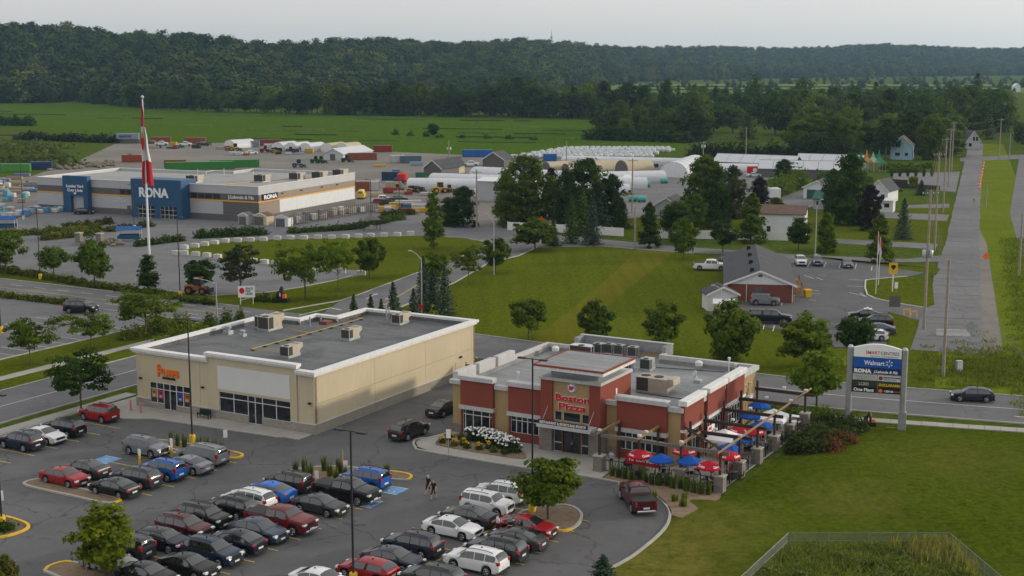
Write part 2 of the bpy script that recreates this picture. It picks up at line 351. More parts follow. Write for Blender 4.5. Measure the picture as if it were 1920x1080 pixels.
# yards behind the hardware store, nursery yard
sheet('storage_yard', px((-300, 420), (-300, 345), (60, 330), (150, 300), (215, 270), (420, 268), (760, 286), (1000, 296), (1290, 300), (1330, 330), (1250, 395), (1180, 420), (960, 430), (700, 440), (300, 420)), .03, 'gravel')
sheet('nursery_yard', px((1090, 335), (1330, 318), (1500, 335), (1560, 372), (1480, 405), (1215, 400), (1100, 415)), .034, 'asphalt_old')
sheet('garden_centre_lot', px((1672, 325), (1800, 322), (1792, 360), (1680, 352)), .034, 'asphalt_old')
# hardware store lot
sheet('store_lot', px((-350, 520), (-350, 385), (60, 385), (480, 415), (690, 385), (780, 400), (790, 428), (850, 425), (968, 431), (1010, 463), (975, 480), (917, 456), (873, 447), (793, 442), (640, 446), (500, 450), (420, 455), (360, 464), (345, 475), (420, 487), (520, 496), (600, 503), (690, 508), (680, 516), (630, 526), (560, 540), (500, 549), (400, 555), (330, 548), (170, 534), (0, 504)), .04, 'asphalt_rona')
# streets
back = [W(-160, 45), W(-110, 45.2), W(-60, 44.6), W(-20, 44), W(0, 42.8), W(22, 40.2), W(38, 40.0), W(50, 42), W(62, 44.4), W(110, 55)]
def band(pts, wd): 
    mb = strip(pts, wd, 0, 1); n = len(pts); v = mb.v[2*n:]; return [(p[0], p[1]) for p in v[:n]] + [(p[0], p[1]) for p in v[n:]][::-1]
back_s = smooth_line(back, 6)
sheet('street', band(back_s, 11.6), .05, 'asphalt_road')
sheet('side_street', st((-40.8, -60), (-30.0, -60), (-30, 32), (-27, 38), (-26, 40), (-46, 40), (-43, 37), (-40.8, 32)), .054, 'asphalt_road')
acc = smooth_line([W(-37, 46), W(-37, 60), W(-38.6, 75), W(-43, 97), W(-47, 115), W(-51, 131)], 5)
sheet('access_road', band(acc, 10.0) if False else px((640, 563), (673, 553), (780, 513), (897, 470), (917, 455), (940, 448), (1007, 463), (973, 480), (917, 493), (853, 530), (773, 567), (748, 578), (700, 592), (600, 592)), .058, 'asphalt_road')
sheet('lane', px((930, 440), (967, 433), (1127, 449), (1280, 463), (1513, 479), (1700, 486), (1780, 478), (1790, 490), (1735, 492), (1647, 493), (1420, 481), (1300, 475), (1127, 461), (1000, 462)), .062, 'asphalt_old')
rr0, rr1 = gp(1770, 700), gp(1826, 298); rd = Vector((rr1[0]-rr0[0], rr1[1]-rr0[1])).normalized()
RA = math.atan2(rd.x, rd.y)                                        # heading of the old road on the right
def RR(a, s): return (rr0[0] + rd.x*s + rd.y*a, rr0[1] + rd.y*s - rd.x*a)
rdw = lambda s_: _lerp(s_, ((12, 4.3), (60, 3.8), (120, 3.1), (460, 2.9)))
def _lerp(x, tab):
    for (a, p), (b, q) in zip(tab, tab[1:]):
        if x <= b: return p+(q-p)*max(0, x-a)/(b-a)
    return tab[-1][1]
rs_ = [12+k*4.0 for k in range(113)]
sheet('old_road', [RR(-rdw(s_)-random.uniform(-.10, .14), s_) for s_ in rs_] + [RR(rdw(s_)+random.uniform(-.10, .14), s_) for s_ in rs_[::-1]], .066, 'asphalt_old')
for s_ in [18+k*6.5+random.uniform(-2, 2) for k in range(34)]: strip([RR(-rdw(s_)+.3, s_), RR(-1, s_+random.uniform(-.6, .6)), RR(1, s_+random.uniform(-.6, .6)), RR(rdw(s_)-.3, s_+.4)], random.uniform(.1, .3), .06, .07).build('tar_seam', 'field_tar', bpy.data.objects['old_road'])
sheet('road_shoulder', [RR(4.2, 10), RR(6.6, 16), RR(4.6, 120), RR(2.8, 150)], .05, 'gravel')
sheet('cross_road', px((1800, 296), (1920, 290), (2100, 286), (2100, 292), (1920, 298), (1800, 303)), .06, 'asphalt_old')
sheet('highway', px((1893, 400), (1905, 330), (1912, 290), (1990, 290), (2100, 400), (2300, 640), (1960, 640)), .05, 'asphalt_road')
# office lot beside the old road
sheet('office_lot', px((1385, 490), (1500, 478), (1640, 497), (1735, 512), (1700, 520), (1630, 525), (1620, 552), (1700, 572), (1770, 585), (1760, 612), (1665, 585), (1662, 650), (1565, 652), (1545, 628), (1415, 612), (1320, 596), (1380, 545)), .058, 'asphalt_lot')
sheet('driveway', px((1568, 448), (1760, 458), (1752, 468), (1560, 456)), .06, 'asphalt_old'); sheet('driveway', px((1640, 398), (1780, 403), (1775, 415), (1640, 408)), .06, 'asphalt_old')
sheet('driveway', px((1700, 385), (1780, 382), (1780, 390), (1690, 391)), .06, 'asphalt_old')
# lawns that differ from the meadow
sheet('lawn_verge', px((748, 580), (853, 531), (975, 481), (1010, 464), (1127, 462), (1300, 477), (1420, 483), (1500, 478), (1385, 492), (1380, 545), (1320, 598), (1415, 614), (1545, 630), (1560, 655), (1670, 655), (1700, 700), (1745, 727), (1579, 718), (1418, 703), (1010, 643), (893, 626)), .025, 'lawn_mown')
sheet('worn_strip', smooth_line(px((1195, 470), (1262, 471), (1180, 540), (1110, 600), (1075, 640), (1000, 640), (1060, 590), (1130, 530), (1195, 470)), 4), .032, 'lawn_worn')
sheet('round_lawn', px((345, 475), (360, 464), (420, 455), (500, 450), (640, 446), (793, 442), (873, 447), (917, 455), (897, 470), (780, 513), (673, 553), (640, 564), (530, 583), (433, 582), (320, 567), (140, 539), (0, 522), (-350, 500), (-350, 480), (0, 504), (170, 534), (330, 548), (400, 555), (500, 549), (560, 540), (630, 526), (680, 516), (690, 508), (600, 503), (520, 496), (420, 487)), .045, 'lawn')
sheet('yard_lawn', px((1530, 405), (1800, 380), (1772, 462), (1440, 452), (1200, 448), (1000, 430), (1100, 418), (1250, 402)), .036, 'lawn')
sheet('house_lawn', px((1720, 305), (1800, 290), (1802, 320), (1720, 322)), .036, 'lawn')
sheet('road_bank', [RR(4.9, -20), RR(21, -22), RR(17, 60), RR(14, 200), RR(11, 460), RR(2.8, 460), RR(3.0, 120), RR(5.0, 10)], .03, 'rough_grass')
sheet('field_verge', px((1752, 727), (1700, 650), (1665, 590), (1765, 612), (1850, 628), (2050, 640), (2050, 742), (1860, 732)), .028, 'rough_grass')
sheet('left_lot', px((-400, 720), (-300, 600), (0, 553), (127, 572), (200, 580), (275, 598), (272, 612), (200, 627), (100, 653), (0, 675)), .05, 'asphalt_road')
# front parking lot
lot = st((-26.2, -70), (-26.2, -9), (-24.2, -5.3), (-20.5, -4.7), (-17.8, -3.1), (-14.9, -3.0), (-2.4, -2.4), (-.3, -.4), (0.05, .0), (0.05, 31), (-2, 38.8), (14, 38.8), (11.0, 30), (10.8, 8), (9.5, 4.2), (9.7, 2.6), (11, 1.0), (12.6, .3), (23.5, .3), (28.1, .6), (32.4, .5), (35.9, -1.0), (38.4, -3.6), (39.6, -6.2), (40.2, -9), (40.3, -12.9), (40.1, -17), (38.5, -26), (38, -70))
sheet('parking_lot', lot, .046, 'asphalt_lot'); LOT = bpy.data.objects['parking_lot']
sheet('left_lawn', st((-53.7, -70), (-53.6, 34), (-47, 38), (-40.9, 32), (-40.9, -70)), .03, 'lawn')
# front right lawn with its low rise
edge = st((32.4, .4), (35.9, -1.1), (38.5, -3.7), (39.7, -6.3), (40.3, -9), (40.5, -12.9), (40.3, -17), (38.6, -26), (38, -45), (80, -45), (100, 20), (59.7, 34.8), (41.7, 30.7), (41.4, 2))
def inside(p, poly):
    r = False
    for i in range(len(poly)):
        (x1, y1), (x2, y2) = poly[i-1], poly[i]
        if (y1 > p[1]) != (y2 > p[1]) and p[0] < (x2-x1)*(p[1]-y1)/(y2-y1)+x1: r = not r
    return r
def seg_d(p, a, b):
    vx, vy = b[0]-a[0], b[1]-a[1]; t = max(0, min(1, ((p[0]-a[0])*vx+(p[1]-a[1])*vy)/(vx*vx+vy*vy))); return math.hypot(p[0]-a[0]-t*vx, p[1]-a[1]-t*vy)
def rise(x, y):
    p = (x, y)
    if not inside(p, edge): return 0.0
    d = min(seg_d(p, edge[i-1], edge[i]) for i in range(len(edge))); k = min(1, d/7); k = k*k*(3-2*k)
    pond = max(0.0, 1-math.hypot((x-27)/11, (y-93)/11)); 
    h = .55*math.exp(-((x-27)**2/90+(y-116)**2/120)) + .5*math.exp(-((x-50)**2/160+(y-112)**2/50)) + .12*math.sin(x*.35+y*.2) + .1*math.sin(y*.5-x*.12) + .25
    return max(0.012, k*h*(1-min(1, 1.6*pond)) + .012)
gx0, gy0, gs = 5.0, 70.0, .9; nx, ny = 100, 75; lb = MB(); idx = {}
for j in range(ny):
    for i in range(nx):
        cs = [(gx0+(i+a)*gs, gy0+(j+b)*gs) for a, b in ((0, 0), (1, 0), (1, 1), (0, 1))]
        if all(inside(c, edge) for c in cs):
            f = []
            for (a, b), c in zip(((0, 0), (1, 0), (1, 1), (0, 1)), cs):
                k = (i+a, j+b)
                if k not in idx: idx[k] = len(lb.v); lb.v.append((*c, rise(*c)))
                f.append(idx[k])
            lb.f.append(tuple(f)); lb.m.append(0)
fl_o = lb.build('front_lawn', 'lawn_front', smooth=60, kind='structure')
sheet('lawn_edge', edge, .008, 'lawn_front')

# kerbs, walks with single slabs
def walk(name, a, b, wd, n, kindname='slab', z=.12):
    root = MB().box(-.01, .01, -.01, .01, -.2, -.1).build(name, 'concrete', loc=(a[0], a[1], 0), kind='structure')
    root.rotation_euler = (0, 0, math.atan2(b[1]-a[1], b[0]-a[0])); L = math.hypot(b[0]-a[0], b[1]-a[1]); d = L/n
    me = MB().bev(.012, d-.012, -wd/2, wd/2, -.05, z, .015).mesh(kindname, 'concrete')
    for i in range(n): put(kindname, me, root, (i*d, 0, random.uniform(-.008, .008)))
walk('sidewalk', W(41.7, 30.6), W(62, 35.6), 1.5, 14); walk('sidewalk', W(62, 35.6), W(104, 45.5), 1.5, 14)
walk('sidewalk', W(-27.4, -60), W(-27.4, 3.4), 1.6, 42); walk('sidewalk', W(-45.6, -60), W(-45.6, 30), 1.5, 60)
walk('shop_walk', W(-21.8, -1.2), W(-.2, -1.2), 2.2, 14)
sheet('shop_forecourt', st((-26, 3.4), (-26.3, -4.6), (-22, -4.9), (-20.5, -4.7), (-17.8, -3.1), (-14.9, -3.0), (-2.4, -2.4), (-.3, -.4), (-23.2, -.1), (-23.4, 3)), .10, 'concrete')
kerb(st((-26.3, -4.8), (-24, -5.1), (-20.5, -4.8), (-17.8, -3.2), (-14.9, -3.1), (-2.4, -2.5), (-.3, -.5)))
kerb(st((-29.9, -60), (-29.9, 31), (-27, 37), (-24, 38))); kerb(st((-40.9, -60), (-40.9, 31), (-44, 37), (-48, 39)))
kerb(st((-53.7, -60), (-53.7, 33)))
kerb(st((-26.3, -60), (-26.3, -4.8)))
kerb([p for p in band(back_s, 11.8)[:len(back_s)] if not (-46 < (p[0]-SO[0])*_c-(p[1]-SO[1])*_s < -28)]) if False else None
bb = band(back_s, 11.9); far = bb[:len(back_s)]; near = bb[len(back_s):]
def uu(p): return (p[0]-SO[0])*_c-(p[1]-SO[1])*_s
if (far[0][0]-SO[0])*_s+(far[0][1]-SO[1])*_c < (near[-1][0]-SO[0])*_s+(near[-1][1]-SO[1])*_c: far, near = near[::-1], far
kerb([p for p in far if -200 < uu(p) < -46]); kerb([p for p in far if uu(p) > -29]); near = sorted(near, key=uu)
kerb([p for p in near if uu(p) < -48]); kerb([p for p in near if -24 < uu(p) < -3]); kerb([p for p in near if uu(p) > 15])
kerb(px((530, 583), (640, 564), (673, 553), (780, 513), (897, 470), (917, 456), (873, 447), (793, 442), (640, 446), (500, 450)))
kerb(px((748, 578), (773, 567), (853, 530), (917, 493), (973, 480), (1007, 464), (1127, 462), (1300, 476)))
kerb(px((0, 504), (170, 534), (330, 548), (400, 555), (500, 549), (560, 540), (630, 526), (690, 508)))
bpk = st((10.9, 8), (10.7, 5), (9.6, 3.6), (9.9, 2.3), (11.0, 1.0), (12.6, .4), (23.5, .4), (28.1, .7), (32.4, .5), (35.9, -1.0), (38.4, -3.6), (39.6, -6.2), (40.2, -9), (40.4, -12.9), (40.2, -17), (38.6, -26), (38, -45))
kerb(smooth_line(bpk, 3), z0=.0)
# restaurant forecourt: walk, planting bed, entrance slab
sheet('restaurant_walk', st((10.9, 7.3), (9.8, 3.6), (10.1, 2.4), (11.1, 1.2), (12.7, .55), (23.5, .55), (28.6, .8), (30.3, .8), (30.2, 2.4), (29.6, 7.4), (11.1, 7.4)), .11, 'concrete')
bed = st((12.0, 6.2), (11.6, 4.2), (12.0, 2.9), (13.2, 2.35), (18.0, 2.2), (21.6, 2.5), (20.8, 4.2), (18.6, 5.2), (17.0, 6.9), (12.4, 6.9))
MB().prism(smooth_line(bed + bed[:1], 3)[:-1], .05, .2).build('planting_bed', 'mulch', kind='structure')
sheet('patio_floor', st((28.2, 2.9), (40.6, 2.2), (41.0, 27), (35.3, 27), (35.3, 7.4), (28.2, 7.4)), .10, 'concrete')
bed2 = st((30.4, 2.5), (40.9, 1.9), (41.3, .4), (40.3, -5.5), (39.4, -5.3), (38.2, -3.2), (35.8, -.75), (32.4, .7), (30.4, .95))
MB().prism(bed2, .02, .14).build('planting_bed', 'mulch', kind='structure')
# parking bays
def line(u0, u1, v, m='yellow_line', wd=.12): MB().quad((*W(u0, v-wd/2), .062), (*W(u1, v-wd/2), .062), (*W(u1, v+wd/2), .062), (*W(u0, v+wd/2), .062)).build('stall_line', m, LOT)
def vline(u, v0, v1, m='yellow_line', wd=.12): MB().quad((*W(u-wd/2, v0), .062), (*W(u+wd/2, v0), .062), (*W(u+wd/2, v1), .062), (*W(u-wd/2, v1), .062)).build('stall_line', m, LOT)
for k in range(12): line(-23.8, -18.1, -7.6-2.68*k)
for k in range(5): line(-11.9, -.4, -11.0-2.68*k)
for k in range(11): line(5.9, 17.0, -13.4-2.68*k) if k else line(11.4, 17, -13.4)
for k in range(10): line(22.9, 34.3, -9.7-2.68*k if k else -9.7)
for u, a, b in ((-6.2, -21.7, -11), (11.4, -40, -13.4), (28.4, -33.8, -9.7)): vline(u, a, b)
def access_pad(u, v):
    p = MB().quad((*W(u-1.0, v-.9), .064), (*W(u+1.0, v-.9), .064), (*W(u+1.0, v+.9), .064), (*W(u-1.0, v+.9), .064)).build('access_symbol', 'blue_line', LOT)
    q = MB(); c = W(u, v)
    q.tube([(c[0]-.2, c[1]+.45, .066), (c[0]-.1, c[1]+.05, .066), (c[0]+.35, c[1], .066), (c[0]+.5, c[1]-.4, .066)], .03, 4); q.tube([(c[0]+.05+.42*math.cos(a*.6), c[1]-.2+.42*math.sin(a*.6), .066) for a in range(2, 10)], .03, 4)
    q.build('wheelchair_mark', 'white_line', p)
    for a in (-1, 1): MB().quad((*W(u-1.0, v+a*.9-.05), .068), (*W(u+1.0, v+a*.9-.05), .068), (*W(u+1.0, v+a*.9+.05), .068), (*W(u-1.0, v+a*.9+.05), .068)).build('border_line', 'white_line', p)
access_pad(-11.4, -16.0); access_pad(16.3, -10.7); access_pad(16.4, -14.6)
# road paint
def paint(name, pts, wd, root, m='white_line', z=.074): return strip(pts, wd, z-.012, z).build(name, m, root)
st_o = bpy.data.objects['street']; ss_o = bpy.data.objects['side_street']; ar_o = bpy.data.objects['access_road']
for k in range(14): paint('dash', [W(-118+k*5.2, 47.6), W(-115.4+k*5.2, 47.6)], .14, st_o); paint('dash', [W(-118+k*5.2, 42.4), W(-115.4+k*5.2, 42.4)], .14, st_o)
paint('centre_line', [W(-160, 45), W(-110, 45.2), W(-50, 44.6)], .16, st_o, 'yellow_line')
paint('edge_line', [W(-35.4, -60), W(-35.4, 30)], .14, ss_o)
cl = [p for p in smooth_line(back, 6) if uu(p) > 20]; paint('centre_line', cl, .16, st_o, 'white_line')
for k in range(4): paint('dash', [W(58+k*6, 40.2+k*1.35), W(61+k*6, 40.8+k*1.35)], .3, st_o)
def arrow(x, y, a, root, L=3.2):
    m = MB(); P = [(-.12, -L/2), (.12, -L/2), (.12, L/2-1.0), (.45, L/2-1.0), (0, L/2), (-.45, L/2-1.0), (-.12, L/2-1.0)]
    c, s = math.cos(a), math.sin(a); m.add([(x+p*c-q*s, y+p*s+q*c, .076) for p, q in P], [tuple(range(7))]); m.build('turn_arrow', 'white_line', root)
for q, a in (((1095*0+697, 556), -.25), ((733, 557), -.25)): arrow(*gp(*q), a, ar_o, 5)
for q in ((370, 597), (356, 605)): arrow(*gp(*q), 1.2, st_o, 6)
paint('stop_line', px((520, 585), (505, 596)), .4, st_o); paint('edge_line', px((560, 592), (620, 578), (640, 582)), .3, ar_o)
paint('centre_line', px((700, 585), (790, 530), (880, 488), (930, 462)), .16, ar_o, 'yellow_line')
ll_o = bpy.data.objects['left_lot']
for k in range(9):
    a, b = gp(20+k*2, 640), gp(100, 655); u0 = -66; v0 = 8+k*2.7
    for uu0 in (-59.5, -71.5): paint('stall_line', [W(uu0, v0), W(uu0+5.4, v0)], .12, ll_o, 'white_line')
ol_o = bpy.data.objects['office_lot']
for a, b in (((1410, 476+0), (0, 0)),)[:0]: pass
for a, b in (((1514, 500), (1520, 492)), ((1545, 501), (1549, 492)), ((1573, 503), (1577, 494)), ((1603, 505), (1606, 495)), ((1634, 508), (1635, 500)), ((1531, 521), (1543, 526)), ((1508, 517), (1526, 523)), ((1591, 525), (1625, 526)), ((1589, 537), (1622, 538)), ((1592, 549), (1625, 557)), ((1612, 550), (1622, 556)), ((1520, 545), (1535, 546)), ((1515, 551), (1538, 552)), ((1516, 563), (1530, 564)), ((1413, 612), (1417, 607)), ((1431, 618), (1433, 610)), ((1449, 622), (1452, 611)), ((1465, 573), (1468, 564))): paint('stall_line', px(a, b), .14, ol_o, 'white_line')
kerb(px((1700, 519), (1640, 524), (1623, 526), (1622, 540), (1626, 553), (1640, 560), (1680, 569), (1735, 578)), 'concrete_w')
sheet('lot_island', px((1700, 519), (1640, 524), (1623, 526), (1622, 540), (1626, 553), (1640, 560), (1680, 569), (1735, 578), (1752, 572), (1748, 530)), .075, 'lawn')
sheet('lot_verge', px((1735, 512), (1640, 497), (1500, 478), (1513, 484), (1660, 494), (1735, 496), (1763, 505), (1755, 517)), .072, 'lawn')
sheet('lot_lawn', px((1662, 586), (1680, 586), (1735, 600), (1765, 612), (1752, 727), (1700, 727), (1665, 655)), .03, 'lawn')

# parking islands: kerb ring, soil
def island(pts, m='mulch', yellow=True):
    r = MB().box(-.01, .01, -.01, .01, -.3, -.2).build('parking_island', 'soil', kind='structure', loc=(*pts[0], 0)); o = pts[0]
    q = smooth_line([(a-o[0], b-o[1]) for a, b in pts] + [(0, 0)], 4)
    MB().prism(q[:-1], .02, .13).build('soil_bed', m, r)
    n = len(q); cut = n//2
    strip(q, .24, .02, .19).build('kerb_ring', 'kerb_yellow' if yellow is True else 'kerb_mat', r)
    if yellow not in (True, False): a, b = yellow; strip(q[int(a*n):int(b*n)+1], .26, .02, .2).build('yellow_kerb', 'kerb_yellow', r)
    return r
island(st((-12.0, -23.2), (-12.4, -24.2), (-11.4, -25.0), (-6, -25.1), (-2.4, -25.1), (-1.6, -24.4), (-2.4, -23.7), (-7, -23.4)), yellow=(.6, .75))
island(st((-12.0, -10.6), (-6.4, -10.7), (-2.2, -10.4), (-1.2, -9.7), (-2.0, -8.7), (-6, -8.6), (-11.6, -8.9)), yellow=(.3, .62))
island(st((5.0, -12.6), (10.5, -12.9), (11.2, -9.0), (14.4, -8.4), (15.9, -7.8), (15.4, -6.6), (13.5, -6.5), (8, -7.8), (5.4, -10.4)), yellow=(.45, .7))
island(st((28.6, -10.4), (29.6, -8.2), (31.2, -7.2), (32.9, -8.4), (33.8, -10.6), (33.8, -12.4), (32.9, -13.0), (29.4, -12.8)), yellow=(.6, .8))
island(st((5.2, -38.2), (4.8, -37.2), (5.6, -36.0), (9.9, -36.2), (12, -37), (11, -39)), yellow=(.0, .35))
island(st((-7.2, -31.4), (-4.2, -31.7), (-2.9, -32.7), (-3.2, -35), (-6, -36.5), (-9, -34)), 'soil', yellow=True)
# ================================================================ the two front buildings, the sign, the hardware store
mat('stucco_cream', (.52, .445, .31), .08, .25, .92, streak=.12); mat('stucco_tan', (.36, .26, .125), .1, .4, .92, streak=.15)
mat('stucco_red', (.225, .056, .036), .1, .4, .9, streak=.12); mat('cornice_white', (.68, .68, .67), .1, .8, .7, streak=.3); mat('cornice_grey', (.47, .47, .47), .12, .8, .75, streak=.3)
mat('panel_white', (.62, .62, .61), .05, .3, .6); mat('joint', (.13, .11, .08), .1, 1, .95)
blockwork('stone_base', (.36, .33, .28), (.28, .255, .215), (.20, .185, .16), .6, .2); blockwork('ledge_stone', (.30, .25, .21), (.19, .17, .155), (.09, .08, .075), .34, .11)
blockwork('brick_red', (.20, .062, .042), (.15, .045, .032), (.16, .12, .10), .22, .075, bump=.3)
def membrane(name, c, dark):
    m, t, b = _nodes(name); v = _pos(t, False)
    k = _ramp(t, _noise(t, v, .12, 6, .7, 1.2), [(.42, dark), (.58, c)])
    k = _mixc(t, .4, k, _ramp(t, _noise(t, _pos(t, False, (.06, .9, 1)), 1, 5, .7), [(.40, tuple(x*.5 for x in c)), (.60, tuple(x*1.4 for x in c))]))
    k = _mixc(t, .35, k, _ramp(t, _noise(t, v, 2.2, 5, .75), [(.3, tuple(x*.6 for x in c)), (.7, tuple(x*1.35 for x in c))]))
    t.links.new(k, b.inputs['Base Color']); b.inputs['Roughness'].default_value = .8; b.inputs['Specular IOR Level'].default_value = .3
membrane('roof_dark', (.135, .14, .146), (.045, .048, .053)); membrane('roof_grey', (.24, .25, .255), (.19, .195, .2)); membrane('roof_light', (.30, .305, .30), (.22, .22, .22))
mat('pipe_yellow', (.42, .30, .06), .2, 2, .7); mat('orange_sign', (.80, .16, .015), .06, 2, .4); mat('red_sign', (.55, .01, .015), .08, 2, .35); mat('white_sign', (.78, .78, .78), .04, 2, .5)
mat('unit_beige', (.40, .36, .29), .15, 1.5, .6, .2); mat('unit_grille', (.05, .048, .045), .3, 12, .8); mat('blue_panel', (.018, .075, .165), .1, .6, .5)
mat('clad_light', (.42, .425, .44), .06, .4, .55, .2, streak=.1); mat('clad_dark', (.115, .105, .105), .1, .5, .6, .1); mat('clad_brown', (.27, .215, .165), .1, .5, .7); mat('stripe_orange', (.72, .36, .02), .08, 1, .5)
mat('shingle_dark', (.062, .064, .072), .25, .8, .9, bump=.4, bscale=6); mat('shingle_brown', (.13, .082, .062), .25, .8, .9, bump=.4, bscale=6); mat('siding_white', (.62, .63, .64), .06, .5, .6, streak=.1)
mat('green_roof', (.03, .10, .075), .1, 1, .5, .3); mat('siding_blue', (.27, .40, .50), .08, .5, .6); mat('poly_white', (.50, .52, .545), .12, .12, .45, spec=.4, streak=.15); mat('tarp_beige', (.42, .36, .25), .15, .5, .6)

def rtu(parent, x, y, z, sx=1.4, sy=2.2, sz=1.1, hood=True, m='unit_beige', rz=0.0, fans=1):
    r = put('rooftop_unit', MB().bev(-sx/2, sx/2, -sy/2+sy*.38, sy/2, .25, .25+sz, .04).mesh('rooftop_unit', m), parent, (x, y, z), rz)
    MB().box(-sx/2-.06, sx/2+.06, -sy/2-.06, sy/2+.06, 0, .25).build('roof_kerb', 'galv', r)
    MB().box(-sx/2+.02, sx/2-.02, -sy/2, -sy/2+sy*.378, .25, .2+sz).build('coil_grille', 'unit_grille', r)
    t = MB(); t.box(-sx/2, sx/2, -sy/2-.02, -sy/2+sy*.379, .2+sz, .26+sz)
    for a in (-1, 1): t.box(a*sx/2-.03, a*sx/2+.03, -sy/2-.03, -sy/2+.03, .25, .2+sz)
    t.build('casing', m, r)
    for k in range(fans):
        fy = -sy/2 + sy*.19 + k*sx*.75; MB().disc((0, fy, .28+sz), (0, 0, 1), min(sx, sy)*.26, .05, 12).build('fan', 'unit_grille', r)
    if hood: MB().extr([(sy/2, .25+sz*.35), (sy/2+.6, .3+sz*.55), (sy/2+.55, .3+sz), (sy/2, .33+sz)], 'x', -sx*.45, sx*.45).build('intake_hood', m, r)
    return r
def storefront(parent, o, rz, wd, z0, z1, cols, rows, frame='white_metal', fw=.07, name='window', doors=()):
    """frame of mullions with its panes; local x runs along the wall"""
    f = MB(); xs = [0]+list(cols)+[wd]; zs = [z0]+list(rows)+[z1]
    for x in xs: f.box(max(0, x-fw/2), min(wd, x+fw/2), -.07, .03, z0, z1)
    for i in range(len(xs)-1):
        for z in zs: f.box(xs[i]+fw/2, xs[i+1]-fw/2, -.06, .03, max(z0, z-fw/2), min(z1, z+fw/2))
    r = f.build(name, frame, parent, loc=(o[0], o[1], 0), rz=rz)
    for i in range(len(xs)-1):
        for j in range(len(zs)-1):
            MB().box(xs[i]+.02, xs[i+1]-.02, -.015, .015, zs[j]+.02, zs[j+1]-.02).build('pane', 'glass', r)
    for ab in doors:
        for a in ab: MB().box(a-.02, a+.02, -.13, -.07, .9, 1.2).build('door_handle', 'chrome', r)
    return r
def wall_open(mb, x0, x1, y0, y1, z0, z1, ops):
    xs = sorted({x0, x1} | {a for o in ops for a in o[:2]})
    for i in range(len(xs)-1):
        a, b = xs[i], xs[i+1]; zs = [z0]
        for o in sorted((o for o in ops if o[0] <= a+1e-6 and o[1] >= b-1e-6), key=lambda o: o[2]): zs += [o[2], o[3]]
        zs.append(z1)
        for k in range(0, len(zs), 2):
            if zs[k+1] > zs[k]+1e-4: mb.box(a, b, y0, y1, zs[k], zs[k+1])

# ---- cream shop building
shop = thing('shop_building', 'long cream stucco shop building with white cornice, orange sign letters and flat roof', 'building', (*W(0, 0), 0), -R(SA))
FP = [(-23.2, 0), (0, 0), (0, 30.3), (-15.2, 30.3), (-15.2, 24.4), (-18.2, 24.4), (-18.2, 21.2), (-23.2, 21.2)]
ops = [(-21.35, -15.85, .68, 2.85), (-19.45, -17.75, .10, .68), (-11.95, -2.9, .88, 2.92), (-8.25, -6.45, .10, .88)]
wl = MB(); wall_open(wl, -23.2, 0, .12, .45, 0, 6.0, ops); wl.box(-22.8, -.4, .45, .6, 0, 3.2)
for a, b in zip(FP[1:], FP[2:]+FP[:1]):
    x0, x1 = sorted((a[0], b[0])); y0, y1 = sorted((a[1], b[1]))
    if a[0] == b[0]: wl.box(x0-(.3 if x0 == 0 else 0), x0-(.03 if x0 == 0 else -.3), y0+.46, y1, 0, 6.0)
    else: wl.box(x0, x1, y0-.3, y0-.02, 0, 5.99)
wl.box(-13.2, -2.1, .0, .11, 3.0, 6.4).box(-13.2, -2.1, .12, .5, 6.0, 6.5)
wl.build('wall', 'joint', shop)
pn = []                                                                     # stucco panels between the joints
for a, b in ((-23.2, -14.5), (-14.44, -13.24)): pn.append((a, b))
fr = MB()
for a, b, y in ((-23.2, -14.5, .06), (-14.46, -13.24, .06), (-13.2, -2.06, -.06), (-2.02, 0.0, .06)):
    q = MB(); wall_open(q, a, b, y, .121, 1.0, 6.0, [o for o in ops if o[0] >= a and o[1] <= b])
    if a == -13.2: q.box(a, b, y, .12, 6.0, 6.45)
    q.build('wall_panel', 'stucco_cream', shop)
for y0, y1 in ((.0, .66), (.69, 10.2), (10.23, 19.78), (19.81, 29.5), (29.53, 30.3)):
    for z0, z1 in ((1.05, 2.98), (3.01, 5.95)): MB().box(-.031, .0, y0+.001, y1, z0, z1).build('wall_panel', 'stucco_cream', shop)
wb = MB(); wall_open(wb, -23.28, .08, -.08, .118, 0, .98, [(o[0], o[1], o[2], min(o[3], .98)) for o in ops if o[2] < .98])
wb.box(.0, .08, .119, 30.3, 0, .98); wb.box(-23.28, -23.2, .119, 21.2, 0, .98); wb.build('stone_course', 'stone_base', shop)
for a, b in ((-23.31, -21.35), (-15.85, -11.95), (-2.9, .11)): MB().box(a, b, -.11, .115, .98, 1.06).build('stone_cap', 'concrete_w', shop)
MB().box(.0, .11, .118, 30.3, .98, 1.06).build('stone_cap', 'concrete_w', shop)
cn = MB(); strip([(-13.25, .0), (-23.2, .0)] + FP[7:1:-1] + [(0, 0), (-2.05, 0)], .75, 6.02, 6.30, cn); strip([(-13.25, .0), (-23.2, .0)] + FP[7:1:-1] + [(0, 0), (-2.05, 0)], .42, 5.80, 6.02, cn)
cn.build('cornice', 'cornice_white', shop)
ct = MB(); ct.box(-13.5, -1.75, -.42, .35, 6.58, 6.86).box(-13.35, -1.9, -.25, .3, 6.38, 6.58); ct.build('raised_cornice', 'cornice_white', shop)
MB().prism([(x*(1 if x else 1)-(.4 if x == 0 else -.32 if x == -23.2 else -.3), y+(.5 if y == 0 else -.35)) for x, y in FP], 5.4, 5.6).build('roof', 'roof_dark', shop)
for q in ((-22.89, -22.85, .5, 20.85), (-22.85, -18.4, 20.84, 20.88), (-17.88, -17.84, 21.2, 24.0), (-14.88, -14.84, 24.4, 29.9), (-14.84, -.3, 29.94, 29.98)): MB().box(*q, 5.6, 5.985).build('parapet_lining', 'roof_dark', shop)
MB().box(-12.0, -2.86, -.11, -.055, 3.2, 5.6).build('blank_sign_panel', 'panel_white', shop)
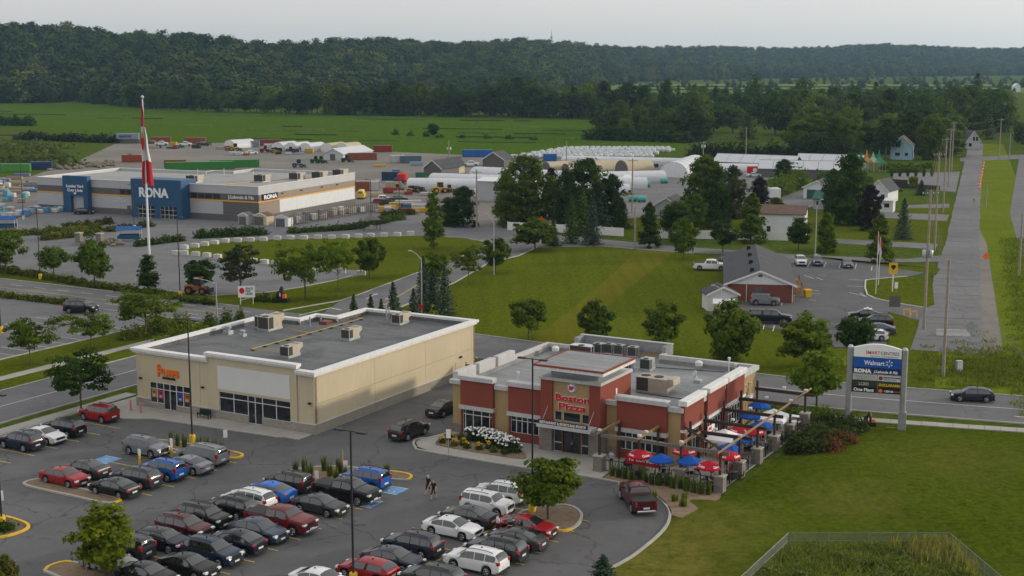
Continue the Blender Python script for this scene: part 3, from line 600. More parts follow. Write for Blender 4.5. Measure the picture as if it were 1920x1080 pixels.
f1 = storefront(shop, (-21.35, .1), 0, 1.88, .68, 2.85, (.95,), (2.18,))
storefront(shop, (-19.47, .09), 0, 1.74, .12, 2.85, (.86,), (2.18,), name='shop_door', doors=((.74, .98),))
f1b = storefront(shop, (-17.73, .1), 0, 1.88, .68, 2.85, (.93,), (2.18,))
storefront(shop, (-11.95, .1), 0, 3.68, .88, 2.92, (1.85,), (2.32,)); storefront(shop, (-8.27, .09), 0, 1.84, .12, 2.92, (.92,), (2.32,), name='shop_door', doors=((.80, 1.04),)); storefront(shop, (-6.43, .1), 0, 3.53, .88, 2.92, (1.72,), (2.32,))
for par, x, z, c, w_ in ((f1, .5, 1.65, (.45, .24, .05), .62), (f1, 1.42, 1.62, (.45, .04, .12), .66), (f1b, .48, 1.62, (.03, .08, .35), .7), (f1b, 1.4, 1.62, (.42, .14, .04), .66)):
    q = MB().box(x-w_/2, x+w_/2, -.045, -.02, z-.42, z+.42).build('poster', 'obj', par, color=c); MB().box(x-.18, x+.16, -.05, -.046, z-.3, z-.1).build('poster_print', 'stucco_cream', q); MB().box(x-.12, x+.2, -.05, -.046, z+.05, z+.25).build('poster_print', 'dark_timber', q)
text('P', 1.35, 'orange_sign', 'sign_letter', shop, (-20.2, -.02, 3.62), FRONT, .06, .05); text('UFFS', .92, 'orange_sign', 'sign_letter', shop, (-19.42, -.02, 3.72), FRONT, .06, .045, width=2.15)
text('MR', .3, 'orange_sign', 'sign_letter', shop, (-20.15, -.02, 4.62), FRONT, .04, .012)
MB().box(-19.5, -17.8, -.06, .058, 3.36, 3.56).build('sign_bar', 'black_plastic', shop)
for x in (-22.6, -14.1, -.55): MB().box(x-.16, x+.16, -.14 if x < -1 else -.14, .06, 3.0, 3.17).build('wall_light', 'dark_metal', shop)
MB().box(.0, .22, 26.9, 27.2, 2.45, 2.65).build('wall_light', 'dark_metal', shop)
MB().box(.005, .035, 26.0, 27.0, .1, 2.1).build('service_door', 'stucco_cream', shop)
for x, y in ((-8.3, 6.9), (-8.1, 17.2), (-8.2, 27.2)): rtu(shop, x, y, 5.6, 1.1, 1.9, .95)
rtu(shop, -19.3, 17.2, 5.6, 1.5, 2.4, 1.35); rtu(shop, -20.6, 17.6, 5.6, 1.0, 1.8, 1.2, False, 'galv')
pp = MB().tube([(-13.6, 7.1, 5.78), (-13.5, 27.1, 5.78), (-15.6, 27.4, 5.78)], .045, 6).tube([(-13.6, 7.1, 5.78), (-9.0, 7.4, 5.76)], .04, 6).tube([(-13.55, 17.0, 5.78), (-17.8, 18.2, 5.78)], .04, 6).build('gas_pipe', 'pipe_yellow', shop)
for k in range(11): MB().box(-13.8, -13.3, 7.2+k*1.95, 7.4+k*1.95, 5.601, 5.73).build('pipe_block', 'dark_timber', pp)
for x, y, h, r_ in ((-21.6, 12.7, .95, .42), (-19.3, 12.5, .7, .3)): v_ = MB().box(x-r_, x+r_, y-r_, y+r_, 5.6, 5.6+h*.45).build('roof_vent', 'galv', shop); MB().lathe([(r_*.6, 5.6+h*.45), (r_*.65, 5.6+h*.7), (r_*.95, 5.6+h*.72), (r_*.95, 5.6+h), (r_*.4, 5.6+h*1.08)], 12, (x, y)).build('vent_cap', 'galv', v_)
for x, y, h in ((-16.4, 20.8, 1.1), (-16.5, 23.0, .9), (-10.6, 27.9, 1.9), (-11.4, 29.6, 1.3)): MB().tube([(x, y, 5.6), (x, y, 5.6+h)], .09, 8).build('vent_pipe', 'galv', shop)
MB().bev(-16.2, -15.1, 22.2, 23.4, 5.6, 6.0).build('roof_hatch', 'brick_red', shop)
mat('awn_wood', (.24, .15, .085), .25, 2, .85)
bn = thing('park_bench', 'black metal bench on the walk between the two shop fronts', 'bench', (*W(-13.4, -.75), .12), -R(SA))
MB().box(-.75, .75, -.22, .2, .40, .45).build('seat', 'dark_metal', bn); MB().box(-.75, .75, .2, .25, .45, .9).build('backrest', 'dark_metal', bn)
for s_ in (-.7, .7):
    MB().box(s_-.03, s_+.03, -.2, -.14, 0, .62).build('leg', 'dark_metal', bn); MB().box(s_-.03, s_+.03, .16, .22, 0, .40).build('leg', 'dark_metal', bn)
for i, (u, lb_) in enumerate(((-22.3, 'pink bollard nearest the lawn beside the left shop door'), (-20.7, 'pink bollard closest to the left shop door'))):
    b_ = thing('bollard', lb_, 'bollard', (*W(u, -1.9 + i*-.2), .1), 0, 'pink bollards'); MB().lathe([(.1, 0), (.1, 1.0), (.06, 1.08)], 10).build('post', 'obj', b_, True, color=(.62, .20, .17)); MB().box(-.15, .15, -.15, .15, .0, .03).build('base_plate', 'obj', b_, color=(.5, .2, .17))

# ---- fence of the waste enclosure behind the restaurant
fe = thing('board_fence', 'weathered wooden enclosure fence between the cream shop and the restaurant', 'fence', (*W(1.2, 26.3), 0), -R(SA))
bm_ = MB().box(-.07, .07, 0, .03, 0, 2.0).mesh('board', 'wood_grey'); bm2 = MB().box(0, .03, -.07, .07, 0, 2.0).mesh('board', 'wood_grey')
for k in range(34): put('board', bm_, fe, (k*.15, 0, random.uniform(0, .03)))
for k in range(38): put('board', bm2, fe, (5.1, .1+k*.15, random.uniform(0, .03)))
for x, y in ((0, .05), (2.5, .05), (5.0, .05), (5.0, 3), (5.0, 5.7)): MB().box(x-.06, x+.06, y, y+.12, 0, 2.25).build('post', 'wood_pale', fe)
db = thing('dumpster', 'dark waste container standing in the wooden enclosure', 'dumpster', (*W(4.0, 29.5), .05), -R(SA)); MB().extr([(-.9, 0), (.9, 0), (1.0, 1.3), (-1.0, 1.6)], 'y', -1, 1).build('bin', 'dark_metal', db); MB().extr([(1.0, 1.31), (1.02, 1.38), (-1.02, 1.68), (-1.0, 1.61)], 'y', -1.02, 1.02).build('lid', 'black_plastic', db)

# ---- restaurant
rs = thing('restaurant_building', 'red and tan stucco restaurant with grey cornices, entrance tower and red sign letters', 'restaurant', (*W(0, 0), 0), -R(SA))
BF = [(11.1, 7.5), (34.9, 7.5), (34.9, 27.4), (24.6, 27.4), (24.6, 30.2), (14.0, 30.2), (14.0, 27.4), (11.1, 27.4)]
red_f = ((12.2, 15.8), (17.5, 21.5), (28.8, 33.65)); red_s = ((7.45, 12.1), (13.1, 17.65), (18.1, 23.0))
wops = [(a+.12, b-.12, 0.0 if a < 13 else (.95 if a > 20 else .95), 2.62) for a, b in red_f]
bw = MB(); wall_open(bw, 11.1, 34.9, 7.5, 7.8, 0, 4.95, wops + [(21.5, 27.6, 0, 4.95)])
for a, b in zip(BF[1:], BF[2:]+BF[:1]):
    x0, x1 = sorted((a[0], b[0])); y0, y1 = sorted((a[1], b[1]))
    if a[0] == b[0]:
        s_ = -1 if x0 > 20 else 1
        if x0 == 34.9:
            for q in ((7.8, 8.0, 0, 4.95), (8.0, 11.6, 2.75, 4.95), (11.6, 13.6, 0, 4.95), (13.6, 17.2, 2.75, 4.95), (17.2, 18.6, 0, 4.95), (18.6, 22.4, 2.75, 4.95), (22.4, 27.4, 0, 4.95), (8, 11.6, 0, .8), (13.6, 17.2, 0, .8), (18.6, 22.4, 0, .8)): bw.box(34.6, 34.9, *q)
        else: bw.box(min(x0, x0+s_*.3), max(x0, x0+s_*.3), y0+(.3 if y0 == 7.5 else 0), y1, 0, 4.95)
    else: bw.box(x0, x1, y0-.3, y0-.001, 0, 4.94)
bw.build('wall', 'stucco_tan', rs)
for q in ((24.6, 34.6, 27.05, 27.09), (11.4, 11.44, 7.9, 27.05), (11.44, 14.2, 27.05, 27.09), (34.55, 34.59, 8.2, 27.0)): MB().box(*q, 4.5, 4.93).build('parapet_lining', 'roof_grey', rs)
MB().prism([(11.3, 7.9), (34.6, 7.9), (34.6, 27.2), (24.4, 27.2), (24.4, 30), (14.2, 30), (14.2, 27.2), (11.3, 27.2)], 4.3, 4.5).build('roof', 'roof_grey', rs)
for pts_, z0_, z1_ in (([(15.9, 7.45), (17.4, 7.45)], 4.92, 5.32), ([(12.15, 7.5), (11.1, 7.5), (11.1, 8.1)], 4.92, 5.32), ([(27.6, 7.45), (28.75, 7.45)], 4.92, 5.32), ([(33.7, 7.5), (34.9, 7.5), (34.9, 8.0)], 5.0, 5.42), ([(34.9, 23.1), (34.9, 27.4), (24.6, 27.4), (24.6, 28.2)], 4.92, 5.38), ([(14.0, 28.3), (14.0, 27.4), (11.1, 27.4), (11.1, 19.4)], 4.92, 5.3), ([(34.9, 12.2), (34.9, 13.0)], 4.92, 5.32), ([(34.9, 17.7), (34.9, 18.05)], 4.92, 5.32)): strip(pts_, .5, z0_, z1_).build('cornice', 'cornice_grey', rs)
ph = MB().box(24.2, 24.7, 28.2, 30.2, 4.9, 6.0).box(13.9, 14.4, 28.2, 30.2, 4.9, 6.0).box(14.4, 24.2, 29.85, 30.2, 4.9, 6.0); ph.build('rear_parapet', 'roof_grey', rs); MB().box(13.85, 24.75, 29.8, 30.25, 6.0, 6.08).build('parapet_cap', 'cornice_grey', rs)
for a, b in ((7.9, 11.4), (12.0, 15.2), (15.8, 19.3)):
    q = MB().bev(10.85, 11.45, a, b, 4.95, 6.0, .04).build('left_parapet', 'cornice_grey', rs)
for a, b in red_f:
    q = MB().box(a, b, 7.1, 7.499, 3.0, 5.52).box(a, a+.14, 7.15, 7.499, 0, 2.6).box(b-.14, b, 7.15, 7.499, 0, 2.6)
    if a > 16: q.box(a+.14, b-.14, 7.3, 7.48, .12, .9)
    q.build('red_panel', 'stucco_red', rs)
    MB().bev(a-.12, b+.12, 6.85, 7.75, 5.52, 5.95, .05).build('panel_cornice', 'cornice_grey', rs); MB().box(a-.1, b+.1, 6.95, 7.49, 2.62, 3.0).build('lintel', 'cornice_grey', rs)
for a, b in red_s:
    MB().box(34.901, 35.25, a, b, 3.42, 5.62).box(34.901, 35.2, a, a+.5, 0, 3.18).box(34.901, 35.2, b-.5, b, 0, 3.18).build('red_panel', 'stucco_red', rs)
    MB().bev(34.65, 35.5, a-.1, b+.1, 5.62, 6.1, .05).build('panel_cornice', 'cornice_white', rs); MB().box(34.901, 35.42, a-.08, b+.08, 3.18, 3.42).build('lintel', 'cornice_white', rs)
    storefront(rs, (34.95, a+.55), PI/2, b-a-1.1, .8, 2.74, [(b-a-1.1)*k/5 for k in range(1, 5)], (2.1,))
storefront(rs, (12.36, 7.42), 0, 3.3, .12, 2.6, (.25, 1.12, 2.05, 2.95), (2.06,), doors=((1.0, 1.02),)); storefront(rs, (17.66, 7.42), 0, 3.6, .95, 2.6, (.6, 1.2, 1.8, 2.4, 3.0), (2.15,)); storefront(rs, (28.95, 7.42), 0, 4.55, .95, 2.6, (.65, 1.3, 1.95, 2.6, 3.25, 3.9), (2.1,))
for a, b in ((11.02, 12.15), (27.62, 28.72)): MB().box(a, b, 7.36, 7.499, .0, .95).build('stone_foot', 'ledge_stone', rs)
MB().box(11.0, 11.099, 7.36, 9.0, 0, .95).build('stone_foot', 'ledge_stone', rs)
# entrance tower
tw = MB().box(21.5, 22.72, 6.1, 12.8, 2.6, 6.85).box(26.5, 27.62, 6.1, 12.8, 2.6, 6.85).box(22.72, 26.5, 12.4, 12.79, 2.6, 6.85); tw.build('tower_pier', 'stucco_red', rs)
tn = MB(); wall_open(tn, 22.72, 26.5, 6.3, 6.6, 2.9, 6.85, [(22.85, 23.6, 3.05, 3.92), (23.75, 25.5, 3.05, 3.92), (25.65, 26.4, 3.05, 3.92)]); tn.build('tower_front', 'stucco_tan', rs)
[MB().box(a, b, 6.0, 7.49, 0, 2.6).build('stone_pier', 'ledge_stone', rs) for a, b in ((21.42, 22.72), (26.5, 27.72))]
for a, b in ((22.85, 23.6), (23.75, 25.5), (25.65, 26.4)): storefront(rs, (a, 6.42), 0, b-a, 3.05, 3.92, (), ())
for a, b in ((22.8, 23.62), (23.72, 25.52), (25.62, 26.42)): storefront(rs, (a, 6.45), 0, b-a, .1, 2.5, ((b-a)/2,) if b-a > 1 else (), () if b-a > 1 else (.95,), 'dark_metal' if b-a > 1 else 'white_metal', doors=((.86, .98),) if b-a > 1 else ())
[MB().box(a, a+.1, 6.3, 6.5, .1, 2.6).build('door_post', 'stucco_red', rs) for a in (23.62, 25.52)]
MB().bev(21.38, 27.74, 5.95, 12.9, 6.85, 7.12, .05).build('tower_cornice', 'cornice_grey', rs)
cb = MB().box(22.2, 27.0, 6.9, 12.0, 7.12, 8.0)
for k in range(24): cb.box(22.2+k*.2, 22.3+k*.2, 6.84, 6.9, 7.14, 7.98); cb.box(27.0, 27.06, 6.95+k*.21, 7.05+k*.21, 7.14, 7.98)
cb.build('clerestory', 'galv', rs); MB().box(21.3, 28.4, 5.0, 12.0, 8.0, 8.34).build('tower_roof_edge', 'cornice_white', rs); MB().box(21.45, 28.25, 5.15, 11.85, 8.34, 8.42).build('tower_roof', 'roof_grey', rs)
strip([(21.32, 5.02), (28.38, 5.02), (28.38, 11.98), (21.32, 11.98)], .16, 8.3, 8.46, closed=True).build('red_trim', 'stucco_red', rs)
cp = MB().box(21.9, 27.4, 4.5, 6.0, 2.72, 3.02).build('canopy', 'cornice_grey', rs); MB().box(22.0, 27.1, 4.62, 4.68, 3.02, 3.42).build('letter_board', 'dark_timber', cp); text('RESTAURANT & SPORTS BAR SPORTIF', .34, 'white_sign', 'canopy_letter', cp, (22.2, 4.6, 3.1), FRONT, .015, .006, width=4.7)
for x in (22.3, 27.0): MB().tube([(x, 4.7, 3.0), (x, 6.1, 4.4)], .025, 5).build('canopy_rod', 'galv', cp)
lg = MB().disc((24.62, 6.26, 6.28), (0, 1, 0), .47, .08, 20).build('logo_disc', 'white_sign', rs); text('BP', .5, 'red_sign', 'logo_letter', lg, (24.62, 6.2, 6.1), FRONT, .02, .02, 'CENTER')
MB().tube([(24.62+.41*math.cos(a*PI/10), 6.2, 6.28+.41*math.sin(a*PI/10)) for a in range(21)], .03, 5).build('logo_ring', 'obj', lg, color=(.05, .07, .35))
for s_, x, z, wd in (('Boston', 22.92, 5.02, 3.5), ('Pizza', 23.25, 4.2, 2.85)):
    text(s_, .86, 'white_sign', 'sign_backing', rs, (x, 6.26, z), FRONT, .03, .05, width=wd); text(s_, .86, 'red_sign', 'sign_letter', rs, (x+.03, 6.2, z), FRONT, .04, .022, width=wd-.06)
MB().box(27.62, 27.7, 9.3, 9.55, 5.4, 5.95).build('wall_light', 'white_sign', rs)
MB().box(35.0, 35.35, 24.2, 25.8, 2.5, 2.85).build('wall_vent', 'white_metal', rs); MB().box(34.901, 34.95, 24.4, 25.4, .1, 2.2).build('service_door', 'stucco_tan', rs)
for y in (24.0, 25.3): MB().disc((35.1, y, 4.0), (1, .2, -.3), .1, .25, 8).build('camera_dome', 'white_metal', rs)
rtu(rs, 29.1, 15.2, 4.5, 1.8, 3.2, 1.3, True, rz=-PI/2, fans=2)
for x, y in ((16.9, 28.2), (18.0, 28.6), (19.2, 28.6), (20.9, 28.4)): rtu(rs, x, y, 4.5, 1.0, 1.0, .95, False, 'galv')
rtu(rs, 15.3, 27.6, 4.5, 2.6, 1.4, .7, False, 'white_metal'); rtu(rs, 24.6, 23.6, 4.5, 1.1, 1.3, 1.0, False, 'galv'); rtu(rs, 22.9, 22.3, 4.5, .9, 1.2, .8, False, 'galv')
for x, y in ((29.2, 26.2), (13.0, 25.5)): v_ = MB().box(x-.3, x+.3, y-.3, y+.3, 4.5, 4.85).build('roof_vent', 'galv', rs); MB().lathe([(.25, 4.85), (.38, 4.95), (.4, 5.3), (.2, 5.45)], 12, (x, y)).build('vent_cap', 'white_metal', v_)
for x, y, h in ((32.2, 26.9, 1.5), (32.9, 27.0, .9), (17.4, 9.2, 1.9), (16.2, 25.5, .5)): MB().tube([(x, y, 4.5), (x, y, 4.5+h-.2), (x, y, 4.5+h-.2), (x, y, 4.5+h)], [.09, .09, .16, .16], 8).build('vent_pipe', 'white_metal', rs)
sdh = MB().bev(30.9, 31.6, 20.5, 21.2, 4.5, 4.85).build('dish_base', 'galv', rs); MB().disc((30.9, 20.7, 5.4), (-.6, -.6, .4), .38, .05, 14).tube([(31.2, 20.8, 4.85), (30.95, 20.75, 5.4)], .03, 5).build('satellite_dish', 'galv', sdh)
MB().tube([(27.8, 14.0, 4.6), (34.2, 13.6, 4.6)], .04, 5).tube([(24.5, 24.6, 4.6), (32, 26.2, 4.6)], .04, 5).build('roof_pipe', 'dark_metal', rs)

# ---- tenant sign on two posts
pa, pb = gp(1589, 801), gp(1690, 809); ang = math.atan2(pb[1]-pa[1], pb[0]-pa[0]); D = math.hypot(pb[0]-pa[0], pb[1]-pa[1])
py = thing('pylon_sign', 'tall grey shopping centre pylon sign with tenant panels on two posts', 'sign', (*pa, 0), ang)
k = D/4.98
for x in (0, D): MB().tube([(x, 0, 0), (x, 0, 8.15)], [.30, .30], 12).build('post', 'grey_metal', py, 40); MB().tube([(x, 0, 8.15), (x, 0, 8.35)], [.3, .16], 12).build('post_cap', 'galv', py)
MB().box(D-.35, D+.4, -.4, .35, 0, 2.0).build('electric_cabinet', 'grey_metal', py); MB().bev(D-1.5, D+1.1, -.9, .9, -.05, .1, .02).build('footing', 'concrete', py)
MB().bev(-.7, .7, -.7, .7, -.05, .08, .02).build('footing', 'concrete', py)
def band_panel(z0, z1, c, x0=.31, x1=None, m='obj'):
    x1 = D-.31 if x1 is None else x1; return MB().box(x0, x1, -.2, .2, z0, z1).build('tenant_panel', m, py, color=c)
arc = [(.31, 7.25), (D-.31, 7.25)] + [(D-.31-(D-.62)*i/12, 8.15+.42*math.sin(PI*i/12)) for i in range(13)]
MB().extr([(a, b) for a, b in arc], 'y', -.2, .2).build('tenant_panel', 'white_sign', py)
mid = D/2+.12
tx = lambda s_, z, h, m, x, wd, par=py, sh=0, bold=.012, color=None: text(s_, h, m, 'sign_text', par, (x, -.215, z), FRONT, .008, bold, width=wd, shear=sh, color=color)
tx('SMART', 7.58, .46, 'red_sign', 1.45, 1.35, bold=.002); tx('CENTRES', 7.58, .46, 'clad_dark', 2.85, 1.75, bold=.002); tx('VALUE & CONVENIENCE', 7.32, .2, 'grey_metal', 1.9, 2.6, bold=0)
band_panel(6.22, 7.2, (.012, .10, .42)); tx('Walmart', 6.5, .62, 'white_sign', 1.35, 1.95)
for a in range(6): q = MB().tube([(3.72+.14*math.cos(a*PI/3+.5), -.215, 6.72+.16*math.sin(a*PI/3+.5)), (3.72+.34*math.cos(a*PI/3+.5), -.215, 6.72+.36*math.sin(a*PI/3+.5))], .045, 6).build('spark_mark', 'white_sign', py)
band_panel(5.6, 6.17, (.012, .03, .10)); tx('RONA', 5.7, .5, 'white_sign', .42, 1.65, bold=.035); tx('J.Lalonde & Fils', 5.74, .36, 'white_sign', 2.3, 2.3, sh=.25)
band_panel(4.95, 5.52, (.5, .5, .5), x1=mid-.02); band_panel(4.95, 5.52, (.62, .64, .66), x0=mid+.02)
tx('SMARTSTYLE', 5.26, .2, 'grey_metal', .5, 1.9, bold=0); tx('HAIR SALON', 5.05, .13, 'grey_metal', .75, 1.4, bold=0)
tx('SPACE FOR LEASE', 5.27, .2, 'clad_dark', mid+.55, 1.55); tx('905 760 6200', 5.06, .17, 'clad_dark', mid+.55, 1.2, bold=0)
MB().disc((mid+.28, -.21, 5.23), (0, 1, 0), .2, .03, 14).build('round_mark', 'stucco_red', py)
band_panel(4.32, 4.87, (.03, .05, .03), x1=mid-.02); band_panel(4.32, 4.87, (.03, .05, .03), x0=mid+.02); tx('LCBO', 4.42, .42, 'stucco_cream', .9, .95); tx('DOLLARAMA', 4.45, .34, 'yellow_paint', mid+.12, 2.05, bold=.02)
band_panel(3.72, 4.25, (.012, .012, .014), x1=mid-.02); band_panel(3.72, 4.25, (.012, .012, .014), x0=mid+.02); tx('One Plant', 3.84, .42, 'white_sign', .42, 1.95, bold=.015); tx('1 829 63', 3.88, .24, 'white_sign', mid+.6, .85); tx('CANNABIS', 3.88, .2, 'orange_sign', mid+1.5, .8, bold=0)
MB().disc((mid+.3, -.21, 3.98), (0, 1, 0), .19, .03, 14).build('round_mark', 'orange_sign', py)

# ---- hardware store
HO = gp(486, 417); HA = 24.0
hw = thing('hardware_store', 'large grey hardware store with blue entrance portal and orange stripe', 'store', (*HO, 0), -R(HA))
Wd, Dp = 63.5, 42.0; HF = [(-Wd, 0), (0, 0), (0, Dp), (-30, Dp), (-30, 33), (-36, 33), (-36, 30), (-Wd, 30)]
def strip_faces(name, z0, z1, m, out=0.0, x0=-Wd, ends=True):
    q = MB().box(x0, out, -out, .3, z0, z1)
    q.box(-.3, out, .301, Dp, z0, z1); q.box(x0, x0+.3, .301, 30, z0, z1); return q.build(name, m, hw)
strip_faces('base_wall', 0, 1.4, 'clad_dark', .04); strip_faces('metal_cladding', 1.4, 4.35, 'clad_light', 0); strip_faces('orange_stripe', 4.35, 4.62, 'stripe_orange', .07); strip_faces('dark_band', 4.62, 6.1, 'clad_dark', .02); strip_faces('upper_cladding', 6.1, 7.9, 'clad_light', .06)
strip(HF, .34, 7.9, 8.0, closed=True).build('parapet_cap', 'cornice_white', hw)
MB().prism([(-Wd+.2, .2), (-.2, .2), (-.2, Dp-.2), (-29.8, Dp-.2), (-29.8, 32.8), (-36, 32.8), (-36, 29.8), (-Wd+.2, 29.8)], 7.0, 7.3).build('roof', 'roof_light', hw)
MB().box(-30, 0, Dp-.3, Dp-.001, 0, 7.9).box(-Wd+.3, -36, 29.7, 29.999, 0, 7.9).box(-30.3, -30, 33, Dp, 0, 7.9).build('rear_wall', 'clad_light', hw)
MB().box(.045, .09, 8.2, Dp-.5, 1.5, 4.3).build('side_cladding', 'white_metal', hw); MB().box(.045, .1, .02, 8.2, 1.45, 4.33).build('corner_cladding', 'clad_brown', hw); MB().box(-9.5, .05, -.1, -.04, 1.45, 4.33).build('corner_panel', 'clad_dark', hw)
MB().box(.03, .06, .4, Dp-.2, 4.64, 6.08).build('side_band', 'clad_brown', hw)
pt = MB(); wall_open(pt, -54.4, -47.0, -1.4, -.07, 0, 8.7, [(-52.1, -48.3, 0, 4.1)]); pt.build('yard_portal', 'blue_panel', hw); sh_ = MB().box(-52.1, -48.3, -.5, -.1, 0, 4.1)
for q in range(14): sh_.box(-52.1, -48.3, -.55, -.5, q*.29, q*.29+.24)
sh_.build('roller_door', 'clad_light', hw)
text('Lumber Yard', .95, 'white_sign', 'sign_letter', hw, (-50.7, -1.45, 6.0), FRONT, .04, .02, 'CENTER'); text('Cour à bois', .95, 'white_sign', 'sign_letter', hw, (-50.7, -1.45, 5.05), FRONT, .04, .02, 'CENTER'); MB().extr([(-51.2, 4.8), (-50.7, 4.3), (-50.2, 4.8)], 'y', -1.5, -1.4).build('arrow_mark', 'white_sign', hw)
tp = MB(); wall_open(tp, -32.7, -18.6, -3.2, -2.9, 0, 8.9, [(-30.9, -26.2, 0, 2.9), (-24.6, -20.0, 0, 2.9)]); tp.box(-32.7, -32.4, -2.9, -.1, 0, 8.9).box(-18.9, -18.6, -2.9, 2.4, 0, 8.9).box(-32.4, -18.9, -2.9, 2.4, 8.5, 8.88).box(-32.4, -18.9, 2.1, 2.39, 7.3, 8.5).box(-32.4, -18.9, -2.6, -2.5, 0, 3.0); tp.build('entrance_portal', 'blue_panel', hw)
for a in (-30.9, -24.6): storefront(hw, (a, -3.0), 0, 4.65, .05, 2.9, (1.15, 2.3, 3.45), (2.0, .95))
text('RONA', 2.9, 'white_sign', 'sign_letter', hw, (-30.4, -3.28, 4.9), FRONT, .08, .09, width=8.2)
text('J.Lalonde & Fils', 1.05, 'white_sign', 'sign_letter', hw, (-8.0, -.1, 5.05), FRONT, .04, .015, width=6.9)
text('Location', .6, 'white_sign', 'sign_letter', hw, (-38.9, -.08, 3.6), FRONT, .02, 0, 'CENTER'); text("d'outils et rentals", .5, 'white_sign', 'sign_letter', hw, (-38.9, -.08, 3.0), FRONT, .02, 0, 'CENTER')
sb = MB().box(.1, .35, 1.2, 7.2, 4.75, 6.15).build('side_sign', 'obj', hw, color=(.012, .02, .06)); text('RONA', 1.25, 'white_sign', 'sign_letter', sb, (.37, 1.6, 5.0), SIDE, .03, .05, width=5.2)

storefront(hw, (-18.4, -.05), 0, 8.2, 4.75, 6.0, (2.0, 4.0, 6.1), (), 'clad_dark', .18); storefront(hw, (-38.6, -.05), 0, 5.8, 4.75, 6.0, (1.9, 3.8), (), 'clad_dark', .18)
MB().box(-36.6, -35.6, -.1, -.04, 0, 2.2).build('service_door', 'clad_dark', hw)
for x, y in ((-24, 9), (-10.5, 17), (-6, 25), (-2.8, 30), (-1.8, 38)): rtu(hw, x, y, 7.3, 2.4, 3.2, 1.5)
for x, y in ((-46, 20), (-35, 25), (-30, 29), (-14, 22), (-22, 30), (-5, 12)): MB().tube([(x, y, 7.3), (x, y, 9.0)], .07, 6).build('vent_pipe', 'white_metal', hw)
MB().tube([(-14, 6, 7.45), (-6, 32, 7.45)], .08, 5).build('gas_pipe', 'yellow_paint', hw)
for y in (9, 17, 26, 33): MB().box(.08, .4, y, y+.5, 5.6, 5.8).build('wall_light', 'dark_metal', hw)
